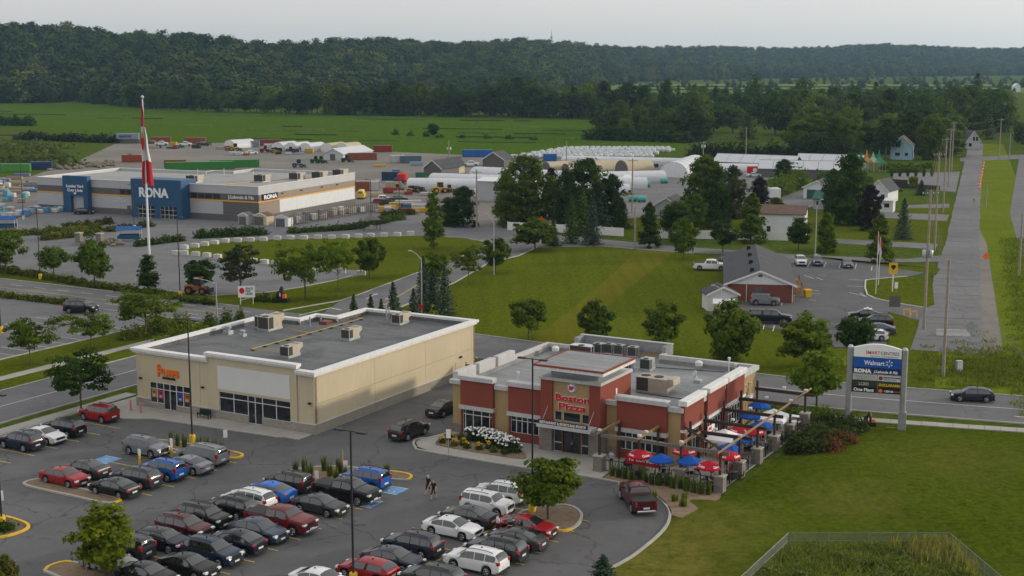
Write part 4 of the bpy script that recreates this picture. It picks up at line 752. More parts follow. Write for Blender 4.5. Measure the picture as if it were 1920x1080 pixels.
# ================================================================ vehicles
def _interp(tab, x):
    if x <= tab[0][0]: return tab[0][1]
    for (a, p), (b, q) in zip(tab, tab[1:]):
        if x <= b: return p+(q-p)*(x-a)/(b-a)
    return tab[-1][1]
KIND = {
 'sedan': dict(L=4.66, W=1.82, gc=.17, r=.33, wb=2.72, top=[(-2.33, .66), (-2.24, .94), (-1.72, 1.05), (-.85, 1.38), (-.25, 1.45), (.35, 1.42), (1.18, 1.0), (1.95, .87), (2.22, .74), (2.33, .56)], belt=[(-2.33, .9), (2.3, .84)], side=[(-1.35, -.42), (-.36, .78)], ws=(.40, 1.12), rw=(-1.62, -.88), tail=(.30, .15, .80), head=.68),
 'coupe': dict(L=4.72, W=1.88, gc=.18, r=.36, wb=2.95, top=[(-2.36, .8), (-2.28, 1.05), (-2.0, 1.12), (-1.0, 1.5), (-.2, 1.6), (.4, 1.55), (1.25, 1.04), (2.0, .95), (2.26, .8), (2.36, .56)], belt=[(-2.36, 1.0), (2.3, .9)], side=[(-1.5, -.45), (-.38, .85)], ws=(.45, 1.18), rw=(-1.95, -1.05), tail=(.34, .12, .95), head=.75),
 'suv': dict(L=4.62, W=1.86, gc=.22, r=.36, wb=2.70, top=[(-2.31, .8), (-2.28, 1.06), (-2.08, 1.42), (-1.88, 1.6), (-1.2, 1.68), (-.2, 1.70), (.42, 1.64), (1.2, 1.13), (2.0, 1.02), (2.22, .86), (2.31, .6)], belt=[(-2.31, 1.08), (2.3, .98)], side=[(-2.0, -1.22), (-1.15, -.36), (-.29, .82)], ws=(.47, 1.14), rw=(-2.24, -1.92), tail=(.22, .24, 1.02), head=.86, rails=True),
 'boxy': dict(L=4.3, W=1.82, gc=.21, r=.35, wb=2.6, top=[(-2.15, .8), (-2.13, 1.1), (-2.02, 1.55), (-1.88, 1.68), (-.8, 1.72), (.3, 1.71), (.66, 1.64), (1.14, 1.14), (1.92, 1.06), (2.1, .9), (2.15, .6)], belt=[(-2.15, 1.12), (2.1, 1.02)], side=[(-1.95, -1.2), (-1.13, -.32), (-.25, .8)], ws=(.70, 1.10), rw=(-2.11, -1.94), tail=(.14, .4, 1.1), head=.88, rails=True),
 'hatch': dict(L=4.42, W=1.80, gc=.17, r=.34, wb=2.68, top=[(-2.21, .72), (-2.16, .98), (-1.9, 1.22), (-1.5, 1.39), (-.9, 1.46), (-.1, 1.48), (.4, 1.44), (1.15, 1.0), (1.92, .87), (2.12, .74), (2.21, .55)], belt=[(-2.21, .95), (2.2, .85)], side=[(-1.7, -.5), (-.43, .78)], ws=(.45, 1.1), rw=(-2.06, -1.55), tail=(.3, .16, .86), head=.7),
 'minivan': dict(L=5.1, W=1.98, gc=.17, r=.35, wb=3.05, top=[(-2.55, .9), (-2.52, 1.15), (-2.4, 1.55), (-2.25, 1.68), (-1.4, 1.75), (.2, 1.75), (.75, 1.66), (1.75, 1.12), (2.3, .97), (2.48, .8), (2.55, .58)], belt=[(-2.55, 1.05), (2.5, .95)], side=[(-2.2, -1.2), (-1.12, .02), (.1, 1.2)], ws=(.82, 1.68), rw=(-2.5, -2.3), tail=(.16, .42, 1.05), head=.78, rails=True),
 'pickup': dict(L=5.86, W=2.02, gc=.30, r=.40, wb=3.65, top=[(-2.93, 1.05), (-2.91, 1.26), (-1.02, 1.27), (-.96, 1.34), (-.84, 1.72), (-.68, 1.88), (.3, 1.93), (.9, 1.86), (1.5, 1.34), (2.55, 1.22), (2.84, 1.08), (2.93, .75)], belt=[(-2.93, 1.22), (2.9, 1.16)], side=[(-.72, .12), (.2, 1.12)], ws=(.95, 1.44), rw=(-.94, -.78), tail=(.14, .38, 1.02), head=.98, bed=(-2.82, -1.06)),
 'cap_truck': dict(L=5.86, W=2.02, gc=.30, r=.40, wb=3.65, top=[(-2.93, 1.05), (-2.9, 1.3), (-2.8, 1.8), (-2.7, 1.88), (-1.05, 1.9), (.3, 1.93), (.9, 1.86), (1.5, 1.34), (2.55, 1.22), (2.84, 1.08), (2.93, .75)], belt=[(-2.93, 1.22), (2.9, 1.16)], side=[(-2.6, -1.2), (-.95, .08), (.16, 1.12)], ws=(.95, 1.44), rw=(-2.88, -2.78), tail=(.14, .38, 1.02), head=.98),
 'van': dict(L=5.6, W=2.05, gc=.2, r=.36, wb=3.5, top=[(-2.8, .9), (-2.78, 1.3), (-2.74, 2.15), (-2.6, 2.3), (.6, 2.3), (1.1, 2.2), (2.0, 1.25), (2.6, 1.05), (2.8, .6)], belt=[(-2.8, 1.2), (2.8, 1.0)], side=[(.75, 1.6)], ws=(1.15, 1.95), rw=(-2.77, -2.75), tail=(.12, .4, 1.2), head=.85)}
wheel_me, rim_me = {}, {}
def wheels(r):
    if r not in wheel_me:
        wheel_me[r] = MB().extr([(r*math.cos(a*PI/9)*k, r*math.sin(a*PI/9)*k) for a in range(18) for k in (1,)], 'y', -.11, .11).mesh('wheel', 'rubber', 50)
        q = MB(); rr = r*.66
        for s in (1,):
            q.extr([(rr*math.cos(a*PI/8), rr*math.sin(a*PI/8)) for a in range(16)], 'y', -.09, .09)
        q.mi = 1
        for k in range(5):
            a = k*2*PI/5; c, s = math.cos(a), math.sin(a)
            for y in (-.1, .1): q.tube([(c*.03, y, s*.03), (c*rr*.95, y, s*rr*.95)], [r*.14, r*.1], 5)
        for y in (-.095, .095): q.tube([(rr*.96*math.cos(a*PI/7), y, rr*.96*math.sin(a*PI/7)) for a in range(15)], r*.06, 4, False)
        rim_me[r] = q.mesh('rim', ['black_plastic', 'rim'])
    return wheel_me[r], rim_me[r]
PROTO = {}
def car_proto(kind):
    K = KIND[kind]; L, Wd, gc, r, wb = K['L'], K['W'], K['gc'], K['r'], K['wb']; top, belt = K['top'], K['belt']
    xr, xf = -L/2, L/2
    def halfw(x):
        t = abs(x)/(L/2); return Wd/2*(1-.16*max(0, (t-.62)/.38)**2)
    def sec(x):
        zt, zb = _interp(top, x), gc + (.10 if abs(x) > L/2-.25 else 0)
        ra = r+.07
        for xw in (-wb/2, wb/2):
            d = abs(x-xw)
            if d < ra: zb = max(zb, r+math.sqrt(ra*ra-d*d)*.98)
        be = min(_interp(belt, x), zt-.03); h = zt-be; k = max(0, min(1, h/.5)); w_ = halfw(x); zl = min(zb+.1, be-.1); zl = max(zl, zb+.01)
        wt = w_-.05-.19*k
        return [(0, zb), (w_-.12, zb), (w_-.02, zl), (w_, max(zl+.01, zl+(be-zl)*.55)), (w_-.03, be), (wt, be+.86*h), (wt-.06-.12*k, be+.97*h), (0, zt+.015)]
    xs = sorted({round(a, 3) for a, _ in top} | {round(xr+i*L/34, 3) for i in range(35)} | {round(xw+s*(r+.07)*k, 3) for xw in (-wb/2, wb/2) for s in (-1, 1) for k in (.35, .7, .92, 1.0, 1.02)})
    xs = [x for x in xs if xr <= x <= xf]
    mb = MB(); ring = 14
    for x in xs:
        p = sec(x); mb.v += [(x, y, z) for y, z in p] + [(x, -y, z) for y, z in p[-2:0:-1]]
    for i in range(len(xs)-1):
        for k in range(ring): mb.f.append((i*ring+k, i*ring+(k+1) % ring, (i+1)*ring+(k+1) % ring, (i+1)*ring+k))
    mb.f += [tuple(range(ring-1, -1, -1)), tuple((len(xs)-1)*ring+k for k in range(ring))]; mb.m = [0]*len(mb.f)
    root = thing(kind, 'prototype', 'car'); put('body', mb.mesh('body', 'paint', 38), root)
    def patch(name, grid, m='car_glass', off=.012, flip=False):
        g = np.array(grid, float); du = np.gradient(g, axis=0); dv = np.gradient(g, axis=1); n = np.cross(du, dv); n /= np.linalg.norm(n, axis=2, keepdims=True)+1e-9
        c = g.mean((0, 1)); 
        if (n*(g-np.array([0, 0, .9]))).sum() < 0: n = -n
        g = g+n*off; q = MB(); a, b = g.shape[:2]; q.v = [tuple(p) for p in g.reshape(-1, 3)]
        q.f = [(i*b+j, i*b+j+1, (i+1)*b+j+1, (i+1)*b+j) for i in range(a-1) for j in range(b-1)]; q.m = [0]*len(q.f); return put(name, q.mesh(name, m, 60), root)
    for a, b in K['side']:
        for s in (1, -1):
            gr = []
            for i in range(7):
                x = a+(b-a)*i/6; p = sec(x); (y0, z0), (y1, z1) = p[4], p[5]
                gr.append([(x, s*(y0+(y1-y0)*f), z0+(z1-z0)*f) for f in (.10, .5, .93)])
            patch('side_window', gr)
    for nm, (a, b) in (('windscreen', K['ws']), ('rear_window', K['rw'])):
        gr = []
        for i in range(6):
            p = sec(a+(b-a)*i/5); q = [p[5], p[6], p[7]]; pts = [(y*.955, z+.002) for y, z in q]
            gr.append([(a+(b-a)*i/5, y, z) for y, z in pts] + [(a+(b-a)*i/5, -y, z) for y, z in pts[1::-1]])
        patch(nm, gr, off=.014)
    wm, rm = wheels(r)
    for x in (-wb/2, wb/2):
        for s in (1, -1):
            o = put('wheel', wm, root, (x, s*(halfw(x)-.115), r)); put('rim', rm, o, (0, s*.022, 0))
    hw_, hh, hz = K['tail']; ty = halfw(xr+.1)
    big = kind in ('pickup', 'cap_truck', 'suv', 'boxy')
    for s in (1, -1):
        MB().bev(xr-.015, xr+.30, min(s*(ty-hw_), s*(ty+.005)), max(s*(ty-hw_), s*(ty+.005)), hz-hh/2, hz+hh/2, .03).build('tail_light', 'lamp_red', root)
        fy = halfw(xf-.15); zl = K['head']; MB().bev(xf-.46, xf+.005, min(s*(fy-.34), s*(fy+.006)), max(s*(fy-.34), s*(fy+.006)), zl-.07, zl+.07, .03).build('headlight', 'lamp_clear', root)
        my = halfw(K['ws'][1]-.25); MB().bev(K['ws'][1]-.32, K['ws'][1]-.14, min(s*(my-.04), s*(my+.17)), max(s*(my-.04), s*(my+.17)), _interp(belt, .8)+.02, _interp(belt, .8)+.17, .04).build('mirror', 'paint', root)
    MB().box(xf-.05, xf+.02, -.5, .5, K['head']-.16-(.1 if big else 0), K['head']+.04).build('grille', 'black_plastic', root)
    MB().bev(xf-.25, xf+.05, -halfw(xf)*.86, halfw(xf)*.86, gc+.02, gc+.2, .05).build('front_bumper', 'chrome' if kind in ('pickup', 'cap_truck') else 'black_plastic', root); MB().bev(xr-.06, xr+.2, -halfw(xr)*.9, halfw(xr)*.9, gc+.06, gc+.24, .05).build('rear_bumper', 'chrome' if kind in ('pickup', 'cap_truck') else 'black_plastic', root)
    MB().box(xr-.025, xr+.02, -.26, .26, gc+.36, gc+.50).build('license_plate', 'plate', root); MB().box(xf+.03, xf+.06, -.24, .24, gc+.2, gc+.32).build('license_plate', 'plate', root)
    if K.get('rails'):
        for s in (1, -1):
            yy = sec(-.4)[6][0]-.02; MB().tube([(K['rw'][1]+.25, s*yy, _interp(top, K['rw'][1]+.25)+.02), (-1.2, s*yy, _interp(top, -1.2)+.06), (0, s*yy, _interp(top, 0)+.06), (.38, s*yy, _interp(top, .38)+.02)], .025, 5).build('roof_rail', 'black_plastic', root)
    if K.get('bed'): MB().box(K['bed'][0], K['bed'][1], -Wd/2+.12, Wd/2-.12, 1.22, 1.295).build('bed_cover', 'black_plastic', root)
    MB().box(-.55, -.42, -.03, .03, _interp(top, -.5)+.01, _interp(top, -.5)+.07).build('antenna', 'black_plastic', root)
    return root
for k_ in KIND: PROTO[k_] = car_proto(k_)
BLACK, DGREY, GREY, SILVER, WHITE = (.010, .0105, .012), (.035, .037, .042), (.10, .105, .115), (.26, .27, .28), (.72, .73, .73)
NAVY, RED, DRED, BLUE, MAROON, GREEN = (.014, .02, .035), (.26, .014, .018), (.13, .012, .014), (.018, .12, .40), (.07, .012, .014), (.025, .03, .027)
NAMES = dict(sedan='sedan', coupe='crossover', suv='suv', boxy='suv', hatch='hatchback', minivan='minivan', pickup='pickup_truck', cap_truck='pickup_truck', van='cargo_van')
CATS = dict(sedan='car', coupe='car', suv='SUV', boxy='SUV', hatch='car', minivan='minivan', pickup='pickup truck', cap_truck='pickup truck', van='van')
def car(kind, color, x, y, rz, label, group=None, z=.06, s=1.0):
    r = tree_copy(PROTO[kind], (x, y, z), rz, label, group, color=color, scale=s); r.name = NAMES[kind]; r['category'] = CATS[kind]
    if group is None and 'group' in r: del r['group']
    return r
HU = -R(SA)
G1 = 'cars parked in the front lot'
for kind, colr, u, v, d, lb_ in [
 ('boxy', RED, -22.2, -6.3, -1, 'red boxy SUV parked nearest the cream shop lawn, backed away from the lot'),
 ('suv', BLACK, -21.4, -11.8, -1, 'black SUV between the red SUV and the white sedan by the left walk'),
 ('sedan', WHITE, -21.0, -14.5, 1, 'white sedan parked nose out between two dark SUVs by the left walk'),
 ('suv', NAVY, -21.2, -17.2, -1, 'dark SUV cut by the left picture edge beside the white sedan'),
 ('suv', (.15, .165, .185), -9.3, -13.0, 1, 'blue grey SUV facing right in front of the ornamental grass island'),
 ('minivan', (.20, .21, .225), -3.3, -12.3, -1, 'silver minivan beside the yellow kerb tip of the grass island'),
 ('sedan', (.20, .215, .24), -2.5, -15.0, -1, 'silver sedan between the silver minivan and the blue boxy car'),
 ('boxy', (.015, .10, .36), -3.1, -17.6, -1, 'bright blue boxy car beside the silver sedan'),
 ('suv', (.03, .036, .046), -3.6, -20.3, -1, 'dark blue grey SUV between the blue boxy car and a black sedan'),
 ('sedan', BLACK, -3.3, -23.0, -1, 'black sedan parked along the long island with a yellow end'),
 ('sedan', DGREY, -9.5, -20.3, -1, 'dark grey sedan beside the blue wheelchair symbol at left'),
 ('sedan', RED, -9.3, -22.9, 1, 'red sedan nose out along the long island at left'),
 ('boxy', GREEN, 8.7, -15.1, -1, 'dark green SUV backed against the tall grass island'),
 ('coupe', (.015, .13, .50), 8.8, -17.8, -1, 'vivid blue crossover with black roof between a green and a white SUV'),
 ('suv', WHITE, 8.6, -20.1, -1, 'white SUV between the vivid blue crossover and a black SUV'),
 ('suv', BLACK, 8.7, -22.5, -1, 'black SUV tail out beside the white SUV in the middle rows'),
 ('boxy', (.013, .014, .013), 8.6, -25.2, 1, 'black square off-road SUV with roof rails facing right'),
 ('suv', MAROON, 8.7, -27.8, 1, 'maroon SUV beside the black square off-road SUV'),
 ('hatch', (.012, .016, .028), 9.0, -30.5, 1, 'dark blue wagon beside the maroon SUV facing right'),
 ('boxy', DGREY, 8.0, -33.0, -1, 'dark grey SUV half hidden by the tree at lower left'),
 ('sedan', SILVER, 8.9, -35.7, 1, 'silver sedan mostly hidden under the tree at lower left'),
 ('sedan', DGREY, 14.5, -18.2, 1, 'charcoal sedan beside the black pickup truck facing right'),
 ('pickup', BLACK, 14.4, -14.6, 1, 'big black pickup truck with chrome grille in the accessible bay'),
 ('boxy', (.015, .10, .36), 13.8, -11.0, -1, 'blue boxy car beside the black pickup truck and the yellow kerb'),
 ('pickup', DRED, 14.2, -22.9, 1, 'dark red pickup truck parked in the middle rows'),
 ('coupe', (.035, .055, .085), 14.1, -25.5, 1, 'slate blue crossover beside the dark red parked pickup'),
 ('coupe', (.010, .012, .022), 14.2, -28.2, -1, 'glossy black fastback crossover tail out in the middle rows'),
 ('suv', (.022, .032, .06), 14.2, -30.8, 1, 'navy blue SUV beside the glossy black fastback crossover'),
 ('sedan', BLACK, 14.3, -33.5, 1, 'black sedan facing right beside the navy blue SUV'),
 ('sedan', BLACK, 13.1, -36.2, 1, 'black sedan cut by the bottom picture edge beside the lower left tree'),
 ('sedan', WHITE, 26.5, -17.6, 1, 'white sedan facing right with dark wheels near the picture bottom'),
 ('sedan', DGREY, 26.1, -14.8, -1, 'dark grey sedan between the white sedan and the white SUV'),
 ('boxy', WHITE, 26.1, -11.7, 1, 'white SUV with dark roof panel beside the round tree'),
 ('suv', (.66, .68, .70), 25.6, -8.7, -1, 'white car half hidden behind the round tree in front of the restaurant'),
 ('sedan', RED, 31.4, -14.6, 1, 'red sedan with an open rear door beside the tree island'),
 ('sedan', (.045, .05, .05), 32.0, -17.4, -1, 'dark grey sedan tail out beside the red sedan'),
 ('suv', (.022, .024, .028), 31.9, -20.2, -1, 'black SUV between the dark grey sedan and a white SUV near the bottom'),
 ('suv', WHITE, 31.6, -22.9, -1, 'white SUV with black wheels at the lower middle of the lot'),
 ('suv', (.025, .03, .045), 26.0, -22.4, -1, 'dark blue wagon-like SUV left of the white SUV with black wheels'),
 ('sedan', (.03, .035, .05), 26.2, -25.3, 1, 'dark slate sedan between the dark wagon and the red hatchback'),
 ('hatch', RED, 25.8, -28.0, -1, 'red hatchback cut by the bottom picture edge'),
 ('suv', DGREY, 30.7, -27.2, -1, 'dark SUV cut by the bottom picture edge right of the slate sedan'),
 ('sedan', WHITE, 24.4, -31.2, 1, 'white car whose roof just shows at the bottom picture edge')]:
    x, y = W(u+random.uniform(-.12, .12), v+random.uniform(-.06, .06)); car(kind, colr, x, y, (HU if d > 0 else PI+HU)+random.uniform(-.025, .025), lb_, G1)
x, y = W(8.4, 3.8); car('suv', (.025, .022, .022), x, y, PI/2+HU+.28-.35, 'dark brown SUV driving between the cream shop and the restaurant')
x, y = W(6.7, 12.8); car('sedan', (.022, .022, .025), x, y, PI/2+HU-.02, 'dark sedan partly hidden by the left corner of the restaurant')
x, y = W(36.0, -4.3); car('pickup', MAROON, x, y, PI/2+R(9), 'maroon pickup truck driving round the kerb in front of the patio')
x, y = gp(1822, 752); car('hatch', (.016, .02, .03), x, y, PI-R(11), 'dark blue hatchback driving left on the street behind the pylon sign')
x, y = gp(152, 587); car('boxy', BLACK, x, y, -R(8), 'black SUV parked alone in the far left lot', s=1.08)
G2 = 'vehicles around the brick office'
OA = R(90-19)                                                   # heading along the office's long side
for kind, colr, p, rz, lb_ in [
 ('pickup', WHITE, (1332, 507), -R(10), 'white pickup truck on the lawn edge left of the brick office'), ('pickup', (.05, .047, .045), (1364, 500), PI-R(12), 'dark pickup truck behind the white pickup beside the brick office'),
 ('boxy', (.17, .18, .19), (1434, 572), -R(12), 'grey SUV parked against the gable wall of the brick office'), ('cap_truck', (.010, .011, .015), (1444, 606), -R(12), 'black pickup truck with a canopy in front of the brick office'),
 ('sedan', BLACK, (1622, 599), PI-R(12), 'black and white patrol style car at the lot corner behind the pylon sign'), ('suv', BLACK, (1642, 613), PI-R(14), 'black SUV second in the row by the grass behind the pylon sign'),
 ('sedan', (.05, .07, .10), (1645, 626), PI-R(14), 'dark blue sedan third in the row by the grass behind the pylon sign'), ('hatch', WHITE, (1632, 638), PI-R(12), 'white car nearest the tree in the row behind the pylon sign'),
 ('suv', (.66, .70, .74), (1501, 497), -PI/2-R(6), 'white and blue SUV half hidden by the brick office roof'), ('boxy', (.16, .18, .20), (1532, 497), -PI/2-R(10), 'grey SUV parked under the lamp post facing the office lot'),
 ('sedan', (.09, .10, .115), (1588, 501), -PI/2-R(8), 'dark grey sedan alone in the far row of the office lot')]:
    x, y = gp(*p); o = car(kind, colr, x, y, rz, lb_, G2, z=.07)
    if 'patrol' in lb_:
        for ch in o.children:
            if ch.name.startswith('body'): MB().box(-.9, .25, -.5, .5, 1.38, 1.5).build('white_roof', 'white_metal', o); MB().box(-.4, -.15, -.55, .55, 1.5, 1.62).build('light_bar', 'lamp_clear', o); break
G3 = 'trucks and vans in the far yards'
for kind, colr, p, rz, lb_ in [
 ('pickup', WHITE, (303, 273), .1, 'white pickup truck by the far containers, left one'), ('pickup', WHITE, (347, 274), .1, 'white pickup truck by the far containers, right one'),
 ('pickup', (.10, .02, .02), (286, 272), .1, 'dark red pickup truck left of the two white pickups at the far containers'), ('pickup', (.03, .03, .03), (380, 274), PI, 'dark flatbed truck right of the white pickups at the far containers'),
 ('hatch', WHITE, (472, 289), .5, 'white car beside yellow machines in the far yard'), ('pickup', WHITE, (883, 312), -.1, 'white truck with green box in the far yard behind the greenhouses'),
 ('van', WHITE, (908, 370), .2, 'white camper van standing by the grey warehouse'), ('pickup', WHITE, (716, 380), .15, 'white pickup truck parked behind the hardware store corner'), ('pickup', (.03, .04, .04), (744, 380), .2, 'dark pickup truck right of the white pickup behind the hardware store'),
 ('van', (.70, .50, .05), (678, 372), PI/2, 'yellow and white truck against the back corner of the hardware store'), ('sedan', (.5, .6, .65), (1413, 332), .2, 'pale car in front of the greenhouse front with red sign'), ('hatch', (.02, .02, .03), (158, 402), .2, 'black car standing in front of the lumber yard door')]:
    x, y = gp(*p); car(kind, colr, x, y, rz, lb_, G3, z=.05)
for p_ in PROTO.values(): drop(p_)
# open rear door of the red sedan
for o in [o for o in C.objects if o.get('label', '').startswith('red sedan with an open')]:
    d = MB().box(-.95, .0, -.04, .04, .28, .9).build('open_door', 'paint', o, loc=(-.35, -.93, 0), rz=1.1+PI/2-PI/2, color=RED)
    d.rotation_euler = (0, 0, .95); MB().box(-.8, -.1, -.03, .03, .92, 1.28).build('door_window', 'car_glass', d)
# ================================================================ trees and shrubs
def leaf_mesh(name, P, N, size, tint, m='leaf', aspect=.75):
    """one small rhombic leaf face per point, facing N"""
    n = len(P); N = N/(np.linalg.norm(N, axis=1, keepdims=True)+1e-9)
    a = RNG.normal(size=(n, 3)); e1 = np.cross(N, a); e1 /= np.linalg.norm(e1, axis=1, keepdims=True)+1e-9; e2 = np.cross(N, e1)
    s = (size if np.ndim(size) else np.full(n, size))[:, None]; fold = N*s*.18
    V = np.stack([P-e1*s, P-e2*s*aspect+fold, P+e1*s, P+e2*s*aspect-fold], 1).reshape(-1, 3)
    me = bpy.data.meshes.new(name); me.vertices.add(4*n); me.vertices.foreach_set('co', V.astype(np.float32).ravel())
    me.loops.add(4*n); me.loops.foreach_set('vertex_index', np.arange(4*n, dtype=np.int32)); me.polygons.add(n)
    me.polygons.foreach_set('loop_start', np.arange(0, 4*n, 4, dtype=np.int32)); me.polygons.foreach_set('loop_total', np.full(n, 4, np.int32))
    at = me.attributes.new('tint', 'FLOAT', 'FACE'); at.data.foreach_set('value', tint.astype(np.float32))
    me.materials.append(MATS[m]); me.update(); me.validate(); return me
def ball(n, k=.45):                                    # points in the unit ball, gathered towards its skin
    d = RNG.normal(size=(n, 3)); d /= np.linalg.norm(d, axis=1, keepdims=True); return d*(RNG.random((n, 1))**k)
def crown_points(shape, nc, per, cr, rnd=.45):
    """clump centres fill the crown's envelope, leaves fill the clumps. unit tree: height 1, crown from z0 to 1"""
    rx, z0, top = shape['r'], shape['z0'], shape.get('top', 1.0); c = ball(nc, .40)
    zc, rz = (z0+top)/2, (top-z0)/2; z = c[:, 2]; taper = shape.get('taper', 0.0)
    if shape.get('cyl'):
        z = RNG.random(nc)*2-1; a_ = RNG.random(nc)*2*PI; e_ = (1-np.clip(z, 0, 1)**2.4)**.6*(.82+.18*np.clip(z+1, 0, 1)); q_ = RNG.random(nc)**.42*e_; c = np.stack([np.cos(a_)*q_, np.sin(a_)*q_, z], 1)
    f = 1-taper*np.clip((z+1)/2, 0, 1)**1.2; c = np.stack([c[:, 0]*rx*f, c[:, 1]*rx*f, zc+z*rz], 1)
    c[:, :2] += RNG.normal(size=(nc, 2))*rx*shape.get('wild', .10)
    rad = cr*(.65+.7*RNG.random(nc)); P, N, T = [], [], []
    for i in range(nc):
        b = ball(per, .42); q = c[i]+b*rad[i]*np.array([1.15, 1.15, shape.get('flat', .75)])
        out = (c[i]-np.array([0, 0, zc])); out = out/(np.linalg.norm(out)+1e-6)
        N.append(b*.9+out*.55+np.array([0, 0, .35])+RNG.normal(size=(per, 3))*rnd); P.append(q); T.append(np.clip(RNG.normal(.5+RNG.normal()*.13, .16, per), 0, 1))
    return np.concatenate(P), np.concatenate(N), np.concatenate(T), c
def trunk_mesh(name, shape, centres, tr):
    mb = MB(); h = shape['z0']+(1-shape['z0'])*.62; lean = RNG.normal(size=2)*.012
    mb.tube([(0, 0, -.01), (lean[0]*.4, lean[1]*.4, h*.35), (lean[0], lean[1], h*.7), (lean[0], lean[1], h)], [tr*1.25, tr, tr*.7, tr*.3], 7)
    for c in centres[RNG.permutation(len(centres))[:shape.get('limbs', 9)]]:
        zb = shape['z0']*.85+(c[2]-shape['z0'])*.35; zb = max(shape['z0']*.7, min(zb, h*.9))
        mb.tube([(lean[0], lean[1], zb), (c[0]*.5, c[1]*.5, zb+(c[2]-zb)*.65), tuple(c)], [tr*.5, tr*.3, tr*.1], 5)
    return mb.mesh(name, 'bark', 60)
def broadleaf(nm, shape, nc, per, cr, leaf, tr=.016, rnd=.38):
    P, N, T, c = crown_points(shape, nc, per, cr, rnd); return (leaf_mesh(nm, P, N, leaf*(.7+.6*RNG.random(len(P))), T), trunk_mesh(nm+'_trunk', shape, c, tr))
def conifer(nm, r, z0, levels, nb, leaf, droop=.25, m='needle', per=9, wild=.15, tr=.014):
    P, N, T = [], [], []
    mb = MB(); mb.tube([(0, 0, -.01), (0, 0, .5), (0, 0, .985)], [tr, tr*.6, tr*.1], 6)
    for i in range(levels):
        t = i/(levels-1); z = z0+(1-z0)*t**1.05; R0 = r*(1-t)**.85+.012
        k = max(4, int(nb*(1-t*.55)))
        for j in range(k):
            a = 2*PI*(j+RNG.random()*.8)/k+i*1.3; L = R0*(1+RNG.normal()*wild)
            s = (np.arange(per)+.5)/per; s = s**.8; tb = np.clip(.5+RNG.normal()*.16, 0, 1)
            x = np.cos(a)*L*s; y = np.sin(a)*L*s; zz = z+.02*s-droop*L*s**1.6+.10*L*s**4
            w_ = L*.16*(1-s*.55); o = RNG.normal(size=(per, 2))
            P.append(np.stack([x-np.sin(a)*w_*o[:, 0], y+np.cos(a)*w_*o[:, 0], zz+o[:, 1]*.008], 1))
            N.append(np.stack([np.cos(a)*.5*np.ones(per), np.sin(a)*.5*np.ones(per), np.ones(per)], 1)+RNG.normal(size=(per, 3))*.45); T.append(np.clip(RNG.normal(tb, .13, per)+.15*s, 0, 1))
            if j % 3 == 0 and t < .9: mb.tube([(0, 0, z), (np.cos(a)*L*.8, np.sin(a)*L*.8, z-droop*L*.6)], [tr*.25, tr*.08], 3, False)
    P, N, T = map(np.concatenate, (P, N, T)); return (leaf_mesh(nm, P, N, leaf*(.7+.6*RNG.random(len(P))), T, m), mb.mesh(nm+'_trunk', 'bark', 60))
round_ = dict(r=.40, z0=.26, wild=.06); oval = dict(r=.30, z0=.18, taper=.25, wild=.08); loc_ = dict(r=.56, z0=.34, flat=.42, wild=.14, limbs=14); pyr = dict(r=.27, z0=.02, taper=.62, wild=.04, cyl=1)
irr = dict(r=.42, z0=.20, taper=.2, wild=.16, limbs=12); colm = dict(r=.17, z0=.04, taper=.45, wild=.05); big_ = dict(r=.40, z0=.03, taper=.12, wild=.07, limbs=10, cyl=1)
TP = {}
for v_ in range(2):
    TP['round', v_] = broadleaf('crown', round_, 66, 70, .115, .031); TP['oval', v_] = broadleaf('crown', oval, 64, 70, .095, .028)
    TP['locust', v_] = broadleaf('crown', loc_, 64, 60, .12, .026, .014); TP['pyramid', v_] = broadleaf('crown', pyr, 105, 58, .075, .0235)
    TP['irregular', v_] = broadleaf('crown', irr, 66, 80, .11, .031); TP['column', v_] = broadleaf('crown', colm, 80, 44, .065, .021)
    TP['big', v_] = broadleaf('crown', big_, 150, 56, .085, .0215, .02); TP['spruce', v_] = conifer('crown', .26, .04, 30, 13, .021)
    TP['pine', v_] = broadleaf('crown', dict(r=.42, z0=.24, flat=.5, wild=.12, taper=.2), 70, 60, .09, .02)
for v_ in range(4):
    TP['far', v_] = broadleaf('crown', dict(r=(.40, .33, .44, .36)[v_], z0=.08, taper=(.15, .4, .2, .5)[v_], wild=.12, limbs=5), 40, 30, .15, .042, .022, .22)
for v_ in range(2): TP['far_spruce', v_] = conifer('crown', .22, .05, 18, 9, .038, per=5)
TREEN = dict(round='maple_tree', oval='ash_tree', locust='locust_tree', pyramid='linden_tree', irregular='elm_tree', column='poplar_tree', big='broadleaf_tree', spruce='spruce_tree', pine='pine_tree', far='broadleaf_tree', far_spruce='spruce_tree')
_n = [0]
def tree(kind, x, y, h, wd, colr, label, group=None, z=0.0, cat='tree'):
    _n[0] += 1; v_ = _n[0] % (4 if kind == 'far' else 2); cm, tm = TP[kind, v_]
    r = thing(TREEN[kind], label, cat, (x, y, z), random.uniform(0, 6.28), group); r.scale = (h*wd, h*wd, h)
    put('trunk', tm, r); f_ = random.uniform(.88, 1.14); put('crown', cm, r, color=(colr[0]*f_*random.uniform(.94, 1.04), colr[1]*f_, colr[2]*f_)); return r
def ptree(kind, bx, by, ty, wpx, colr, label, group=None):
    """trunk foot at pixel (bx, by), tip at row ty, crown wpx pixels wide"""
    x, y = gp(bx, by); h = height_at(ty, x, y); d = math.hypot(y, CAMH); wm = wpx*d/FPX
    nat = {'round': .84, 'oval': .64, 'locust': 1.25, 'pyramid': .62, 'irregular': .92, 'column': .38, 'big': .92, 'spruce': .52, 'pine': .88, 'far': .8, 'far_spruce': .44}[kind]
    return tree(kind, x, y, h, wm/(h*nat), colr, label, group)
